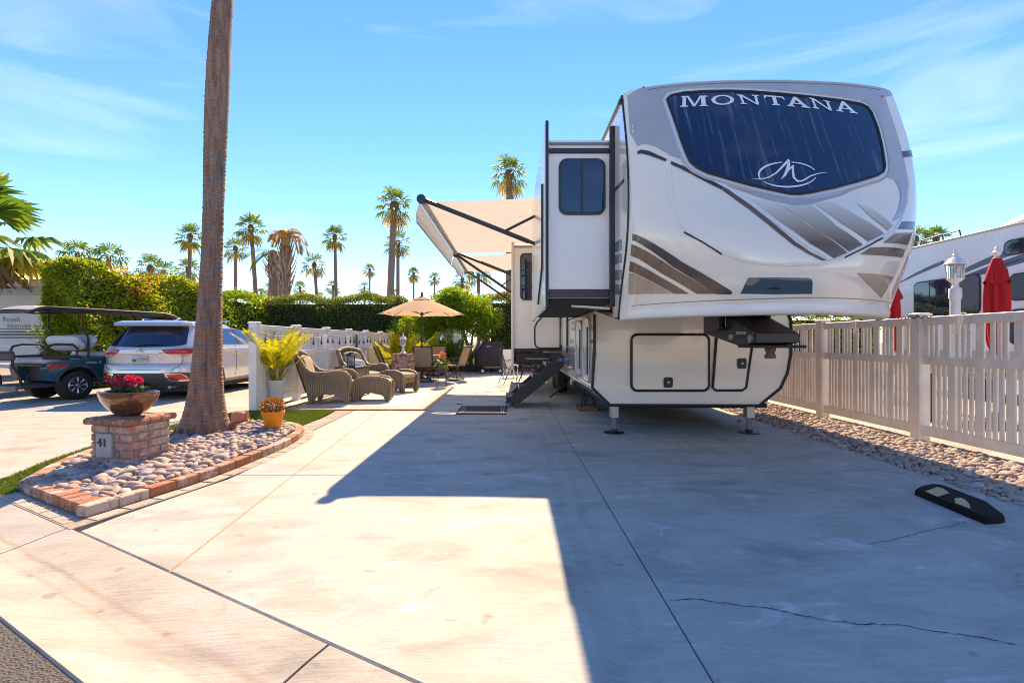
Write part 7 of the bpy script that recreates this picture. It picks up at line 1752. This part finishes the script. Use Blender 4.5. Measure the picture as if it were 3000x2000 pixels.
tw = thing('towel', 'green and orange patterned towel on a metal chair', 'towel', (0,0,0)); MB().grid(lambda a, b: (-.13+.26*a, -.13+.26*b, .445+.012*math.sin(a*6)*math.cos(b*5)), 8, 8).build('cloth', leafmat('towel_print', [(0, (.06, .30, .05)), (1, (.45, .22, .05))], .1) if False else mat('towel_green', (.10, .26, .06), .9, var=.5, vscale=14), tw); place(tw, (.48, 13.5, 0), math.radians(-95))
wc = thing('white_chair', 'white plastic chair back seen behind the slide out flange', 'chair', (0,0,0)); MB().grid(lambda a, b: ((a*2-1)*.20*(1-.25*b*b), -.08*b, .42+.48*b), 9, 9).build('backrest', m_pl, wc, smooth=60); MB().box(-.21,.21,.0,.42,.39,.42,.01).build('seat', m_pl, wc)
for x in (-.18,.18):
    for y in (.03,.38): MB().tube([(x,y,0),(x,y,.39)], .018, 6).build('leg', m_pl, wc)
place(wc, (-.12, 15.6, 0), math.radians(200))
# dark rocks edging the back bed
red = MB().box(-2.0, -1.98, 18.5, 18.52, -.1, -.09).build('rock_edging', m_soil, kind='structure'); rb = random.Random(3)
m_lava = mat('lava_rock', (.12, .075, .075), .95, var=.4, vscale=8, bump=.6, bscale=20)
LV = []
for s in range(5):
    me = stone_mesh(90+s, 1); me.materials.clear(); me.materials.append(m_lava); LV.append(me)
x = -4.2
while x < 1.6:
    for k in range(2):
        o = bpy.data.objects.new('rock', rb.choice(LV)); col.objects.link(o); o.parent = red; s = rb.uniform(.26, .40); o.location = (x+rb.uniform(-.04,.04), 18.38+k*.10+rb.uniform(-.03,.03), .06+.11*k); o.scale = (s, s, s*1.5); o.rotation_euler = (0, 0, rb.uniform(0, 6))
    x += rb.uniform(.15, .22)
# garden building with a green awning beyond the back hedge
gb = thing('garden_building', 'beige building with a teal green awning beyond the back hedge', 'building', (-5, 24.5, 0)); m_bw = mat('beige_stucco', (.42, .38, .33), .9, var=.1); m_tl = mat('teal_awning', (.01, .24, .22), .7, var=.1)
MB().box(-7.5, -3.0, 24.4, 28, 0, 2.45).build('wall', m_bw, gb); MB().box(-7.7, -2.8, 23.9, 28.2, 2.46, 2.62, .02).build('roof', m_white, gb)
MB().add([(-6.0,23.2,2.05),(-3.9,23.2,2.05),(-3.9,24.38,2.42),(-6.0,24.38,2.42),(-6.0,23.2,1.86),(-3.9,23.2,1.86)], [(0,1,2,3),(4,5,1,0)]).build('awning', m_tl, gb, smooth=0)
for x in (-5.9,-4.55): MB().tube([(x,23.25,0),(x,23.25,2.03)], .035, 8).build('awning_post', m_tl, gb)
d_ = MB().box(-4.5,-3.9,24.36,24.395,0,1.85).build('door', m_blk, gb); MB().box(-4.46,-4.42,24.33,24.36,.9,1.05).build('handle', m_alum, d_)
# ------------------------------------------------------------------ across the street (out of view: added for bounce light and reflections on the trailer front)
for i, (x, lb) in enumerate(((-7.5, 'unseen white motorhome added across the street, left of the driveway line'), (4.5, 'unseen white motorhome added across the street facing the trailer'))):
    m2 = copy_tree(mh, None, lb); place(m2, (x, -7.6-.25*x, 0), math.radians(-90))
